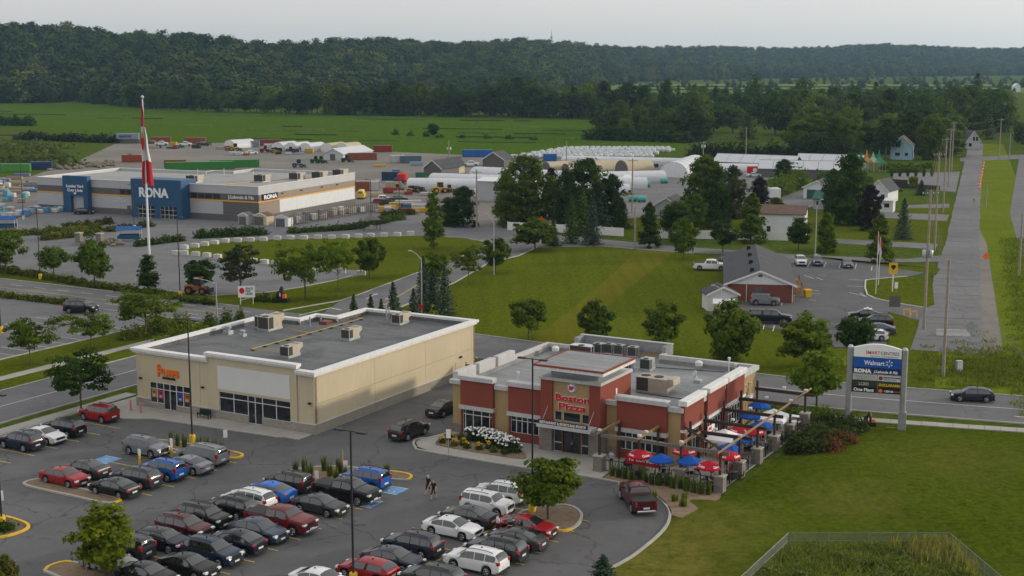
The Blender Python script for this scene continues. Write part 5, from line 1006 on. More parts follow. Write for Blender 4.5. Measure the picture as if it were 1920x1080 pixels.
MG, YG, DG, SB, PU, LG = (.082, .122, .009), (.15, .18, .010), (.036, .066, .010), (.045, .074, .050), (.026, .016, .02), (.092, .135, .014)
for a in [
 ('round', 1028, 976, 860, 122, MG, 'round green tree on the island beside the red sedan'), ('oval', 199, 1086, 944, 116, YG, 'yellow green tree at lower left over parked cars'), ('irregular', 2, 1130, 1042, 70, (.12, .12, .02), 'yellowish treetop in the bottom left corner'), ('spruce', 1130, 1118, 1042, 84, SB, 'blue spruce tip at the bottom edge right of the lot'),
 ('locust', 152, 773, 655, 140, DG, 'wide dark green tree left of the cream shop by the red SUV'), ('locust', 58, 684, 600, 102, MG, 'open crowned tree on the left lawn nearest the picture edge'), ('locust', 171, 652, 584, 92, MG, 'open crowned tree second on the left lawn'), ('locust', 274, 630, 545, 132, LG, 'broad open tree at the foot of the flagpole'),
 ('round', 12, 514, 435, 66, MG, 'leafy tree at the left edge of the hedge before the hardware store lot'), ('round', 102, 518, 462, 58, LG, 'small round tree right of the black lamp post in the hedge'), ('irregular', 178, 536, 448, 68, LG, 'tree in the hedge halfway to the flagpole'), ('column', 277, 549, 476, 44, DG, 'slim dark tree right behind the flagpole'),
 ('oval', 376, 547, 484, 62, DG, 'dark oval tree beside the lamp post with yellow base and orange loader'), ('pine', 452, 556, 458, 82, (.040, .052, .022), 'dark pine behind the white lease sign'), ('locust', 573, 563, 452, 128, MG, 'wide spreading tree right of the bird statue by the street'), ('locust', 634, 546, 448, 66, MG, 'middle tree of three on the round lawn'), ('irregular', 693, 523, 446, 62, MG, 'right tree of three on the round lawn'),
 ('spruce', 794, 580, 482, 46, SB, 'tallest blue spruce of the cluster by the street corner'), ('spruce', 812, 585, 505, 44, SB, 'middle blue spruce of the cluster by the street corner'), ('spruce', 834, 590, 500, 46, SB, 'right blue spruce of the cluster by the street corner'), ('round', 815, 553, 474, 52, MG, 'leafy tree rising behind the spruce cluster'),
 ('locust', 878, 533, 460, 72, MG, 'tree on the access road verge left of the pole with yellow sign'), ('irregular', 929, 512, 446, 60, MG, 'tree on the access road verge by the pole with yellow sign'), ('column', 814, 467, 358, 44, LG, 'tall slim poplar on the lawn in front of the hardware store lane'), ('big', 868, 425, 352, 68, DG, 'dark broad tree behind the poplar'),
 ('irregular', 1003, 470, 410, 84, MG, 'leafy tree at the bend of the lane by the white fence'), ('spruce', 1037, 462, 414, 36, DG, 'small dark spruce by the white fence'), ('spruce', 1071, 457, 366, 36, DG, 'tall slim spruce before the white fence'), ('spruce', 1110, 460, 372, 44, SB, 'silvery blue spruce before the white fence'),
 ('big', 985, 420, 296, 136, LG, 'huge light green tree in front of the greenhouses'), ('big', 1033, 412, 318, 44, PU, 'dark purple tree between two large green trees by the greenhouses'), ('big', 1098, 425, 302, 112, DG, 'large dark tree with lit right top before the greenhouses'), ('spruce', 1070, 430, 338, 52, DG, 'dark spruce in front of the large tree by the greenhouses'), ('spruce', 1120, 428, 334, 60, SB, 'grey green spruce in front of the large dark tree'), ('spruce', 1165, 428, 372, 46, DG, 'spruce next to the teal tanks'),
 ('pyramid', 1217, 465, 381, 50, DG, 'dense pyramid tree left of the blue grey garage'), ('irregular', 1282, 487, 410, 58, MG, 'leafy tree at the lawn corner before the lane'), ('round', 1268, 455, 378, 66, DG, 'round dark tree behind the fence before the garage'), ('round', 1355, 475, 412, 54, (.05, .075, .016), 'olive bushy tree by the lane left of the white house'), ('pyramid', 1408, 455, 364, 66, MG, 'dense pyramid tree left of the white house'),
 ('big', 1318, 425, 296, 100, MG, 'tall green tree in front of the long greenhouse'), ('big', 1372, 410, 314, 66, (.055, .06, .016), 'brownish green tree behind the pyramid tree'), ('big', 1422, 400, 334, 46, PU, 'dark purple tree left above the white house'), ('oval', 1497, 470, 408, 48, DG, 'slender tree before the white house right corner'), ('pyramid', 1549, 474, 400, 48, MG, 'clipped oval tree right of the street lamp on the lane'), ('pyramid', 1648, 492, 404, 62, MG, 'clipped oval tree behind the two flag masts'),
 ('spruce', 1693, 449, 374, 42, SB, 'blue spruce in the front yard by the old road'), ('big', 1592, 422, 292, 98, DG, 'big dark maple between the two white garages'), ('big', 1630, 432, 350, 56, PU, 'dark purple maple in the front yard'), ('spruce', 1727, 366, 338, 28, SB, 'small blue spruce beside the dark low wall'), ('round', 1683, 368, 350, 15, DG, 'clipped round shrub tree beside the white garage'),
 ('round', 991, 637, 558, 68, LG, 'round tree on the lawn behind the shop and restaurant gap'), ('irregular', 1118, 652, 564, 70, LG, 'tree on the lawn above the restaurant tower'), ('irregular', 1243, 664, 562, 74, LG, 'tree on the lawn above the restaurant roof units'), ('irregular', 1370, 690, 564, 106, (.10, .145, .012), 'large bright tree on the lawn above the restaurant right corner'), ('irregular', 1510, 692, 588, 100, (.10, .145, .012), 'bright tree behind the tree nearest the pylon sign'), ('round', 1531, 768, 658, 96, (.115, .16, .012), 'bright round tree on the street left of the pylon sign'), ('round', 1602, 684, 594, 72, DG, 'dark tree right above the pylon sign by parked cars'),
 ('big', 950, 425, 330, 60, MG, 'green tree left under the huge light green tree'), ('big', 1062, 428, 322, 70, DG, 'dark tree between the purple tree and the spruces'), ('big', 1148, 425, 330, 60, DG, 'dark tree right of the tall spruces by the nursery'), ('big', 1345, 428, 318, 60, DG, 'dark tree right behind the tall green tree'), ('big', 1300, 440, 365, 60, MG, 'tree behind the white fence left of the olive tree'), ('spruce', 1090, 440, 345, 50, DG, 'dark green spruce in the middle of the tree clump'), ('big', 1470, 345, 300, 50, DG, 'tree among the glasshouses'), ('big', 1560, 400, 320, 50, DG, 'dark tree left of the big dark maple'), ('big', 1455, 420, 372, 46, MG, 'tree at the left corner of the white house roof'), ('big', 840, 424, 372, 50, DG, 'bushy tree between the poplar and the dark broad tree'),
 ('oval', 812, 259, 230, 22, DG, 'lone small tree in the middle of the big green field'), ('big', 1745, 300, 218, 66, MG, 'large tree right of the pale blue house'), ('far', 1660, 300, 222, 60, DG, 'dark tree left of the pale blue house'), ('round', 1712, 357, 330, 18, YG, 'thin young yellowish tree beside the small blue spruce')]: ptree(*a)
for i, (u, h, lb_) in enumerate(((-20.6, 6.6, 'first small spruce behind the cream shop from the left'), (-18.0, 6.8, 'second small spruce behind the cream shop from the left'), (-16.4, 6.4, 'third small spruce behind the cream shop from the left'), (-14.6, 8.6, 'fourth spruce behind the cream shop, the tallest one'), (-11.6, 8.0, 'fifth spruce behind the cream shop from the left'))): tree('spruce', *W(u, 35.2), h, .9, SB if i > 1 else DG, lb_, 'spruces behind the cream shop')
# woods right of the field: single trees, then the row along the field
G4 = 'trees of the wood beside the big field'; cnt = 0
random.seed(21)
def clear_of(x, y, r=9): return all(math.hypot(x-a, y-b) > r for a, b in HOUSES)
HOUSES = [gp(1690, 296), gp(1812, 285), gp(1640, 240), gp(1660, 240), gp(1830, 275), gp(1845, 285)]
def wood(n, xr, yr, hr, kinds, cols, label, group, minr=6.0):
    done = []
    for _ in range(n*14):
        if len(done) >= n: break
        bx = random.uniform(*xr); t = random.random(); by = 110+1/((1-t)/(yr[0]-110)+t/(yr[1]-110)); x, y = gp(bx, by)
        if any(math.hypot(x-a, y-b) < minr for a, b in done) or not clear_of(x, y, 16): continue
        done.append((x, y)); k = random.choice(kinds); h = random.uniform(*hr); c_ = random.choice(cols); h = min(h, max(5, (by-166+random.uniform(-7, 3))*math.hypot(y, CAMH)/FPX)); tree(k, x, y, h, random.uniform(.85, 1.25), c_, label.replace('tree', 'spruce' if 'spruce' in k else 'leafy tree', 1), group)
wood(175, (1290, 1885), (196, 264), (14, 23), ['far', 'far', 'far', 'far_spruce', 'big'], [MG, DG, DG, (.045, .075, .016), (.07, .10, .018)], 'tree of the wood between the fields and the nursery', G4)
wood(34, (1110, 1320), (236, 266), (9, 15), ['far', 'far_spruce', 'big'], [DG, MG, DG], 'dark tree of the wood edge beside the white bales', 'trees at the wood edge by the bales')
wood(40, (1480, 1800), (264, 296), (9, 16), ['big', 'far', 'round'], [MG, DG, LG], 'tree among the houses behind the garden centre', 'trees behind the garden centre', 5)
wood(16, (1845, 1990), (215, 292), (9, 15), ['far', 'far', 'far_spruce'], [DG, MG], 'tree beside the old road near its far end', 'trees beside the far road', 5)
G5 = 'trees lining the back of the big field'
for i in range(88):  # one row, leafy trees and spruces
    bx = 545+i*8.8+random.uniform(-5, 5); by = 214+(bx-545)*.0135+random.uniform(-3.5, 1.5); x, y = gp(bx, by)
    k_ = random.choice(['far', 'far', 'far', 'far_spruce', 'big']); tree(k_, x, y, random.uniform(14, 22) + (4 if 900 < bx < 1010 else 0), random.uniform(.8, 1.1), random.choice([DG, MG, (.042, .072, .014), (.034, .055, .014)]), ('dark spruce' if 'spruce' in k_ else 'tall leafy tree')+' in the row along the far side of the big green field', G5)
for i in range(46):
    bx = -40+i*13+random.uniform(-6, 6); by = _interp([(-60, 195), (150, 191), (300, 207), (600, 216)], bx)+random.uniform(-3, .5); x, y = gp(bx, by); tree(random.choice(['far', 'far', 'far_spruce']), x, y, random.uniform(12, 19), random.uniform(.9, 1.2), random.choice([DG, DG, MG]), 'tree at the foot of the wooded hill beside the field', 'trees at the foot of the wooded hill')
for i, (bx, by, ty) in enumerate(((1640, 215, 156), (1690, 212, 158), (1830, 208, 140), (1780, 210, 155), (1412, 225, 139), (1505, 222, 143), (1250, 228, 148))): ptree('far_spruce' if i < 4 else 'far', bx, by, ty, 44, DG, ('tall dark spruce standing above the wood', 'tall dark tree standing above the wood')[i > 3], 'tallest trees of the wood')

# shrubs: one mass of leaves with its stems
def shrub(name, label, centres, colr, group=None, leaf=.14, dens=150, cat='shrub', m='leaf', z=0.0):
    """centres: (x, y, radius, height) of each bushy lump"""
    o = centres[0]; P, N, T = [], [], []; sm = MB()
    for x, y, r, h in centres:
        n = int(dens*max(.3, r*h)); b = ball(n, .35); b[:, 2] = np.abs(b[:, 2]); P.append(np.array([x-o[0], y-o[1], 0.02])+b*np.array([r, r, h])*(1+.18*RNG.normal(size=(n, 1)))); N.append(b+np.array([0, 0, .5])+RNG.normal(size=(n, 3))*.5); T.append(np.clip(RNG.normal(.5+RNG.normal()*.14, .17, n), 0, 1))
        for k in range(2): a = random.uniform(0, 6.28); sm.tube([(x-o[0], y-o[1], -.02), (x-o[0]+math.cos(a)*r*.5, y-o[1]+math.sin(a)*r*.5, h*.7)], [.035, .012], 4, False)
    P, N, T = map(np.concatenate, (P, N, T)); P[:, 2] = np.maximum(P[:, 2], .02)
    r = thing(name, label, cat, (o[0], o[1], z), 0, group); put('foliage', leaf_mesh('foliage', P, N, leaf*(.7+.6*RNG.random(len(P))), T, m), r, color=colr); s_ = sm.build('stems', 'bark', r); s_['kind'] = 'stuff'; return r
def row(a, b, r, h, step=None, jit=.25, n=None):
    L = math.hypot(b[0]-a[0], b[1]-a[1]); n = n or max(2, int(L/(step or r*1.1)))
    return [(a[0]+(b[0]-a[0])*i/(n-1)+random.uniform(-jit, jit), a[1]+(b[1]-a[1])*i/(n-1)+random.uniform(-jit, jit), r*random.uniform(.8, 1.2), h*random.uniform(.75, 1.15)) for i in range(n)]
HG = (.10, .12, .014)
shrub('hedge', 'low yellow green hedge along the street below the hardware store lot', row(gp(-30, 503), gp(180, 539), 1.1, 1.1) + row(gp(180, 539), gp(330, 560), 1.1, 1.1), HG, cat='hedge', leaf=.24, dens=170)
shrub('hedge', 'hedge along the left lot below the street with lane dashes', row(gp(-30, 553), gp(122, 571), .9, .9), HG, cat='hedge', leaf=.22, dens=170); shrub('hedge', 'clipped hedge between the white lease sign and the statue', row(gp(478, 565), gp(516, 567), 1.0, 1.4), DG, cat='hedge', leaf=.14); shrub('hedge', 'low hedge beside the white lease sign on its left', row(gp(345, 566), gp(398, 572), .9, 1.0), DG, cat='hedge', leaf=.16)
for a, b, r, h, c_, lb_ in [((80, 440), (180, 432), 1.9, 1.5, HG, 'leafy island planting nearest the left lamp post in the hardware lot'), ((85, 450), (178, 440), 1.6, 1.4, (.10, .11, .02), 'yellow flowering island planting by the stone display'), ((128, 428), (200, 420), 1.6, 1.3, (.055, .07, .02), 'dull green island planting before the lumber yard door'), ((208, 434), (278, 425), 1.4, 1.2, (.055, .065, .02), 'dull green island planting by the blue cart shelter'), ((260, 462), (338, 452), 1.2, 1.4, (.05, .075, .018), 'round shrubs on the island right of the flagpole'), ((382, 446), (486, 440), 1.9, 1.7, DG, 'dark shrub island in front of the garden sheds'), ((552, 437), (660, 430), 1.6, 1.3, (.05, .08, .016), 'long low shrubs along the drive by the garden sheds'), ((655, 430), (745, 412), 1.6, 1.3, (.05, .08, .016), 'low shrubs running to the lamp post island'), ((722, 408), (765, 402), 1.8, 1.4, (.05, .055, .02), 'brownish shrub island with the lamp post by the yard gate'), ((0, 444), (90, 438), 1.6, 1.5, HG, 'leafy planting at the left edge before the hardware store'), ((240, 636), (345, 612), 1.5, 2.0, (.095, .125, .018), 'bright bushes beside the broad tree near the flagpole'), ((290, 655), (375, 628), 1.3, 1.8, MG, 'bushes along the left side of the cream shop'), ((395, 610), (450, 603), 1.1, 1.9, MG, 'bush beside the street lamp behind the cream shop'), ((96, 608), (118, 600), .8, .9, HG, 'small bush at the end of the left lot divider'), ((0, 620), (40, 612), .9, 1.0, DG, 'bush around the yellow lamp base at the left edge')]:
    shrub('shrub_bed', lb_, row(gp(*a), gp(*b), r, h), c_, 'shrub beds', leaf=.26 if a[1] < 500 else .18, dens=150)
shrub('shrub_bed', 'low bush on the island at the left edge of the front lot', [(*W(-5.4+random.uniform(-1.5, 1.8), -33.8+random.uniform(-1.5, 1.4)), .8, .6) for _ in range(12)], (.05, .085, .012), leaf=.12, dens=220, z=.12)
shrub('shrub', 'yellow green bush behind the cream shop roof corner', [(*W(-9.0, 35.5), 1.5, 5.4)], YG, leaf=.2, dens=200); shrub('shrub', 'small light bush at the foot of the large bright lawn tree', [(*gp(1356, 686), 1.6, 2.4), (*gp(1372, 690), 1.4, 2.0)], YG, leaf=.18, dens=150)
jc = [(*W(41.9+random.uniform(0, 3.7), 15.5+random.uniform(0, 13)), random.uniform(.9, 1.4), random.uniform(.9, 1.6)) for _ in range(52)]
shrub('juniper_bush', 'wide dark juniper bed between the patio and the pylon sign', jc, (.045, .065, .016), leaf=.15, dens=170)
shrub('barberry_bush', 'reddish brown bush in front of the dark juniper bed', [(*W(44.6+random.uniform(0, 1.8), 15.8+random.uniform(0, 6.0)), .9, random.uniform(1.1, 1.7)) for _ in range(14)], (.13, .055, .025), leaf=.12, dens=200)
shrub('shrub', 'green bushes at the back end of the patio', row(W(36.5, 29.2), W(41.8, 29.4), .9, 1.3), MG, leaf=.15)
shrub('hedge', 'tall dark cedar hedge behind the long greenhouses', row(gp(1300, 300), gp(1580, 300), 3.0, 7.0) , (.030, .05, .014), cat='hedge', leaf=.5, dens=22)
shrub('bush_row', 'green bushes in front of the garden centre glasshouse', row(gp(1440, 372), gp(1500, 350), 2.6, 5, 3.2)+row(gp(1500, 352), gp(1580, 356), 2.4, 4.5, 3.2), MG, leaf=.4, dens=26)
shrub('nursery_plants', 'rows of green nursery stock beside the garden centre lot', row(gp(1655, 318), gp(1745, 316), 1.8, 2.4)+row(gp(1675, 324), gp(1725, 323), 1.5, 2.0), MG, leaf=.35, dens=40)
shrub('field_bushes', 'bushes along the ditch beside the lone field tree', row(gp(740, 253), gp(800, 256), 2.2, 2.4, 6)+row(gp(825, 258), gp(1000, 262), 1.8, 1.9, 9), DG, leaf=.5, dens=22); shrub('field_bushes', 'dark bushes at the left end of the big field', row(gp(-20, 235), gp(55, 236), 5, 5, 5), DG, leaf=.9, dens=12)
shrub('bush_row', 'bushes along the near end of the wood beside the bales', row(gp(1108, 262), gp(1290, 268), 3.5, 6), DG, leaf=.7, dens=18)
# scrub and grass mounds at the left behind the hardware store
mnd = MB(); 
shrub('weedy_mound', 'weedy green earth mound left behind the hardware store', [(*gp(random.uniform(-30, 130), random.uniform(268, 315)), random.uniform(4, 8), random.uniform(1.5, 4.5)) for _ in range(34)], (.085, .11, .025), leaf=.8, dens=9); shrub('scrub_strip', 'dark scrub strip between the yard and the big field', row(gp(40, 262), gp(215, 268), 4, 4.0, 5), (.04, .045, .022), leaf=.7, dens=14)
# tall ornamental grass, flowers, weeds
def blades(name, label, spots, colr, h, rad, per, group=None, cat='grass', lean=.18, wd=.025, m='leaf'):
    o = spots[0]; V, F, T = [], [], []
    for x, y in spots:
        for k in range(per):
            a, rr, hh = random.uniform(0, 6.28), rad*random.random()**.6, h*random.uniform(.55, 1.1); bx, by = x-o[0]+rr*math.cos(a), y-o[1]+rr*math.sin(a); lx, ly = random.gauss(0, lean)*hh, random.gauss(0, lean)*hh; wx, wy = wd*math.cos(a), wd*math.sin(a); n = len(V)
            V += [(bx-wx, by-wy, 0), (bx+wx, by+wy, 0), (bx+lx*.4+wx, by+ly*.4+wy, hh*.6), (bx+lx*.4-wx, by+ly*.4-wy, hh*.6), (bx+lx, by+ly, hh)]; F += [(n, n+1, n+2, n+3), (n+3, n+2, n+4)]; T += [random.random()]*2
    me = bpy.data.meshes.new(name); me.from_pydata(V, [], F); at = me.attributes.new('tint', 'FLOAT', 'FACE'); at.data.foreach_set('value', T); me.materials.append(MATS[m]); me.update()
    return put(name, me, None, (o[0], o[1], .1), 0, colr, label=label, category=cat, group=group)
OG = (.10, .125, .04)
for u, v in [(-9.6+.85*k, -9.6) for k in range(3)] + [(-6.0+.9*k, -9.7) for k in range(4)]: blades('ornamental_grass', 'tall grass clump on the island by the silver minivan', [W(u, v)], OG, 1.5, .22, 60, 'grass clumps by the silver minivan', 'plant', .08)
for k in range(9): blades('ornamental_grass', 'tall grass clump on the island behind the big black pickup', [W(6.6+.72*k-(.6 if k % 2 else 0), -11.4+(k % 3)*1.1)], OG, 1.5, .24, 60, 'grass clumps behind the black pickup', 'plant', .08)
for u, v in ((13.4, -7.3), (9.6, -9.2)): blades('ornamental_grass', 'small grass clump on the island near the yellow kerb end', [W(u, v)], OG, 1.0, .2, 50, 'small grass clumps near the kerb end', 'plant', .1)
for k in range(15): blades('ornamental_grass', 'grass clump in the bed in front of the patio fence', [W(30.9+.66*k, 1.75+random.uniform(-.3, .3)-.05*k)], (.10, .14, .03), 1.35, .24, 55, 'grass clumps before the patio', 'plant', .1)
for k in range(7): blades('ornamental_grass', 'low grass clump at the patio bed corner', [W(36.3+random.uniform(0, 3.4), -.9-random.uniform(0, 2.4)+.2*k*0)], (.11, .15, .025), .8, .25, 50, 'low clumps at the bed corner', 'plant', .15)
PQ = [gp(1380, 1125), gp(1483, 1031), gp(1773, 1031), gp(1872, 1114)]
def in_pond():
    while True:
        q = (random.uniform(14, 38), random.uniform(84, 97.5))
        if inside(q, PQ): return q
wc_ = [in_pond() for _ in range(26)]; wd_ = [q for q in ((c[0]+random.gauss(0, 1.1), c[1]+random.gauss(0, .8)) for c in wc_ for _ in range(26)) if inside(q, PQ)]
wt_ = blades('dry_tall_grass', 'pale tall grass along the right side of the fenced basin', [q for q in ((PQ[2][0]+random.gauss(-.6, 1.4), PQ[2][1]-abs(random.gauss(0, 2.2))) for _ in range(160)) if inside(q, PQ)], (.21, .20, .08), 1.3, .5, 16, None, 'weeds', .2, .02); wt_['kind'] = 'stuff'
pw = blades('tall_weeds', 'tall weeds filling the fenced basin at lower right', wd_, (.15, .18, .04), .75, .5, 20, None, 'weeds', .45, .035); pw['kind'] = 'stuff'
shrub('weed_bushes', 'bushy weeds in the middle of the fenced basin', [(*in_pond(), random.uniform(.4, .9), random.uniform(.5, 1.1)) for _ in range(70)], (.13, .17, .05), leaf=.10, dens=260)['kind'] = 'stuff'
dw = blades('bank_grass', 'long grass on the bank right of the old road', [RR(random.uniform(8, 17), random.uniform(-18, 130)) for _ in range(1500)], (.11, .145, .015), .42, 1.3, 10, None, 'grass', .6, .06); dw['kind'] = 'stuff'
dw = blades('verge_weeds', 'yellow green weeds between the street and the old road', [gp(random.gauss(1860, 60), min(727, random.gauss(690, 20))) for _ in range(520)], (.13, .15, .02), .38, 1.0, 13, None, 'grass', .6, .05); dw['kind'] = 'stuff'
# flowers at the restaurant
hy = shrub('hydrangea_bush', 'big bush of white flower heads in front of the restaurant windows', [(*W(14.4+k*.62, 5.3+.5*math.sin(k*.5)-.1*k), .75, 1.25) for k in range(10)], (.04, .07, .016), leaf=.09, dens=420, cat='flower bush', z=.18)
fl = MB().lathe([(.02, -.06), (.10, -.03), (.125, .03), (.08, .09), (.01, .11)], 7).mesh('flower_head', 'white_sign', 60)
o0 = hy.location
for k in range(230):
    i = random.uniform(0, 9); x, y = W(14.4+i*.62, 5.3+.5*math.sin(i*.5)-.1*i); a = random.uniform(0, 6.28); q = random.random()**.5; put('flower_head', fl, hy, (x-o0[0]+.85*q*math.cos(a), y-o0[1]+.85*q*math.sin(a), 1.30*math.sqrt(max(0, 1-q*q*.8))+random.uniform(-.05, .05)), color=None)
yf = MB().lathe([(.02, 0), (.07, .04), (.09, .09)], 6).mesh('flower', 'yellow_paint')
for i, (u, v, lb_) in enumerate(((12.6, 4.4, 'tall'), (12.5, 3.2, 'left'), (13.4, 5.2, 'rear'), (14.0, 2.9, 'second'), (14.6, 3.6, 'rear second'), (15.5, 2.8, 'third'), (16.7, 3.0, 'fourth'), (17.3, 3.7, 'rear third'), (18.3, 2.9, 'fifth'), (19.5, 2.85, 'right'), (11.9, 5.4, 'corner'))):
    q = shrub('daylily_clump', 'clump of yellow flowers in the bed before the restaurant', [(*W(u, v), .42, .6)], (.075, .11, .02), 'yellow flower clumps', leaf=.07, dens=900, cat='flowers', z=.19)
    if i not in (9, 8, 2):
        for k in range(14): a = random.uniform(0, 6.28); rr = random.uniform(0, .38); put('flower', yf, q, (rr*math.cos(a), rr*math.sin(a), .5+random.uniform(-.12, .12)))
random.seed(5)
# ================================================================ street furniture, yards, people, small things
def ph(bx, by, ty): x, y = gp(bx, by); return x, y, height_at(ty, x, y)
GL = 'black parking lot lamp posts'
def lot_lamp(bx, by, ty, label, base='kerb_yellow', ang=HU, heads=2):
    x, y, h = ph(bx, by, ty); r = thing('lamp_post', label, 'lamp post', (x, y, 0), ang, GL)
    MB().tube([(0, 0, .9), (0, 0, h-.1)], [.085, .065], 6).build('pole', 'dark_metal', r); MB().lathe([(.30, -.05), (.30, .88), (.26, .95)], 12).build('base', base, r, 40)
    MB().box(-.75 if heads == 2 else 0, .75, -.03, .03, h-.16, h-.1).build('arm', 'dark_metal', r)
    for s in ((-1, 1) if heads == 2 else (1,)): q = MB().bev(s*.95-.34, s*.95+.34, -.18, .18, h-.18, h-.06, .04).build('lamp_head', 'dark_metal', r); MB().box(s*.95-.28, s*.95+.28, -.14, .14, h-.195, h-.181).build('lens', 'lamp_clear', q)
lot_lamp(361, 833, 597, 'black lamp post on the grass island in front of the cream shop'); lot_lamp(998, 962, 670, 'black lamp post behind the round island tree in front of the restaurant'); lot_lamp(663, 1098, 805, 'black lamp post rising from the bottom edge between the car rows'); lot_lamp(4, 990, 735, 'black lamp post with yellow base at the left edge of the front lot'); lot_lamp(2, 625, 470, 'black lamp post with yellow base at the left edge of the far left lot')
for a in ((76, 524, 388, 'black lamp post in the hedge left of the small round tree'), (338, 557, 405, 'black lamp post in the hedge right of the flagpole'), (252, 430, 345, 'black lamp post on the island before the hardware store entrance', 'concrete_w'), (44, 412, 298, 'black lamp post beside the bagged goods at left', 'concrete_w'), (696, 430, 336, 'black lamp post over the gazebo by the drive', 'concrete_w'), (749, 412, 335, 'black lamp post on the brown shrub island', 'concrete_w')): lot_lamp(*a)
def street_lamp(bx, by, ty, dx, label):
    x, y, h = ph(bx, by, ty); r = thing('street_lamp', label, 'street lamp', (x, y, 0), 0, 'grey street lamps'); MB().tube([(0, 0, 0), (0, 0, h*.88)], [.12, .07], 8).build('pole', 'galv', r, 60); MB().tube([(0, 0, h*.86), (dx*.5, 0, h*.95), (dx, 0, h)], [.06, .05, .04], 6).build('arm', 'galv', r); MB().bev(dx-.45 if dx < 0 else dx-.1, dx+.1 if dx < 0 else dx+.45, -.12, .12, h-.07, h+.08, .04).build('lamp_head', 'galv', r)
street_lamp(407, 596, 522, -2.6, 'grey street lamp behind the cream shop near the lease sign'); street_lamp(791, 588, 470, -1.4, 'grey street lamp by the blue spruce cluster'); street_lamp(926, 516, 402, -1.0, 'grey lamp pole with a yellow sign on the access road'); street_lamp(1528, 486, 374, .7, 'grey street lamp on the lane behind the brick office'); street_lamp(1350, 588, 535, -.9, 'small lamp beside the white shed')
UP = {}
def util_pole(key, bx, by, ty, label, arm=True, trans=False, ang=0.0):
    x, y, h = ph(bx, by, ty); UP[key] = (x, y, h); r = thing('utility_pole', label, 'utility pole', (x, y, 0), ang, 'wooden utility poles'); MB().tube([(0, 0, 0), (0, 0, h)], [.21, .14], 7).build('pole', 'pole_wood', r, 60)
    if arm: MB().box(-1.1, 1.1, -.05, .05, h-.6, h-.48).build('cross_arm', 'wood_grey', r); [MB().lathe([(.05, h-.48), (.06, h-.4), (.03, h-.3)], 6, (xx, 0)).build('insulator', 'white_paint', r) for xx in (-1, -.4, .4, 1)]
    if trans: [MB().lathe([(.25, h*trans), (.28, h*trans+.1), (.28, h*trans+.95), (.2, h*trans+1.05)], 10, (s*.45, 0)).build('transformer', 'galv', r, 40) for s in (-1, 1)]
for a in (('a', 1768, 706, 487, 'leaning wooden pole nearest the street right of the pylon sign', False), ('b', 1732, 618, 356, 'wooden pole with two transformers by the office lot', True, .52), ('c', 1752, 470, 285, 'wooden pole by the lane end at the old road'), ('d', 1768, 400, 258, 'wooden pole beside the house driveways'), ('e', 1778, 350, 240, 'wooden pole by the garden centre entrance'), ('f', 1784, 322, 228, 'wooden pole at the garden centre lawn'), ('g', 1873, 300, 222, 'wooden pole right of the far road junction'), ('h', 894, 432, 318, 'wooden pole before the grey warehouse'), ('i', 1185, 400, 297, 'wooden pole in front of the white tunnel ends'), ('j', 1318, 306, 265, 'wooden pole with transformers behind the greenhouse', True, .7), ('k', 1398, 302, 238, 'slim pole standing over the long greenhouse', False), ('l', 842, 312, 262, 'pole in the yard in front of the big field', False, .6), ('m', 1190, 468, 388, 'pole by the lane before the pyramid tree', False), ('n', 1062, 306, 265, 'slim pole beside the white bales', False), ('o', 932, 340, 330, 'short pole by the greenhouse roofs', False), ('p', 1910, 520, 400, 'pole at the right picture edge beside the highway', False), ('q', 1848, 392, 345, 'short pole on the bank of the old road', False), ('r', 1892, 297, 250, 'pale slim pole by the far highway', False)): util_pole(*a)
def wires(label, pts, n=4, dz=.35, sag=1.0):
    mb = None
    for k in range(n):
        path = []
        for (a, b) in zip(pts, pts[1:]):
            L = math.dist(a[:2], b[:2])
            for i in range(9): t = i/8; path.append((a[0]+(b[0]-a[0])*t+(k-n/2)*.35, a[1]+(b[1]-a[1])*t, a[2]+(b[2]-a[2])*t-.35-k*dz-sag*L/60*4*t*(1-t)))
        put('wire', MB().tube(path, .015 if pts[0][1] < 300 else .03, 4, False).mesh('wire', 'wood_grey'), mb) if mb else None
        if not mb: mb = thing('power_lines', label, 'wires', (0, 0, 0)); put('wire', MB().tube(path, .015 if pts[0][1] < 300 else .03, 4, False).mesh('wire', 'wood_grey'), mb)
near_r = (38, 70, 12.0)
wires('power lines from the leaning pole off to the right edge', [UP['a'], near_r], 4, .55, .6); wires('power lines along the old road poles', [UP['a'], UP['b'], UP['c'], UP['d'], UP['e'], UP['f']], 4, .4); wires('power lines crossing the far end of the old road', [UP['f'], UP['g']], 5, 2.6, .8); wires('power lines running to the pole behind the greenhouse', [UP['j'], UP['k']], 2, .8)
# flag
fx, fy, fh = ph(283, 548, 186); fp = thing('flagpole', 'very tall white flagpole with a hanging red and white maple leaf flag', 'flagpole', (fx, fy, 0), 0)
MB().tube([(0, 0, 0), (0, 0, fh*.5), (0, 0, fh)], [.23, .17, .10], 12).build('pole', 'white_metal', fp, 60); MB().lathe([(.05, fh), (.24, fh+.2), (.26, fh+.35), (.1, fh+.6)], 12).build('finial', 'galv', fp, 60); MB().lathe([(.5, 0), (.5, .2), (.35, .5)], 12).build('base', 'concrete_w', fp)
mat('flag_red', (.42, .012, .02), .12, .8, .8); mat('flag_white', (.62, .60, .58), .08, .8, .8)
fz0, fz1 = height_at(343, fx, fy), height_at(196, fx, fy)
def flag_cols(t): return .22+1.35*min(1, t*1.15)
nf, mf = 40, 13; V = []
for i in range(nf+1):
    t = i/nf; z = fz1-(fz1-fz0)*t; wdt = flag_cols(t)
    for j in range(mf+1): s = j/mf; V.append((-.2+wdt*(s-.12)+.05*math.sin(i*.5), -.25-.35*math.sin(s*PI*2.6+t*2.0)*min(1, t*2+.2), z-(.9*abs(s-.45)*t)))
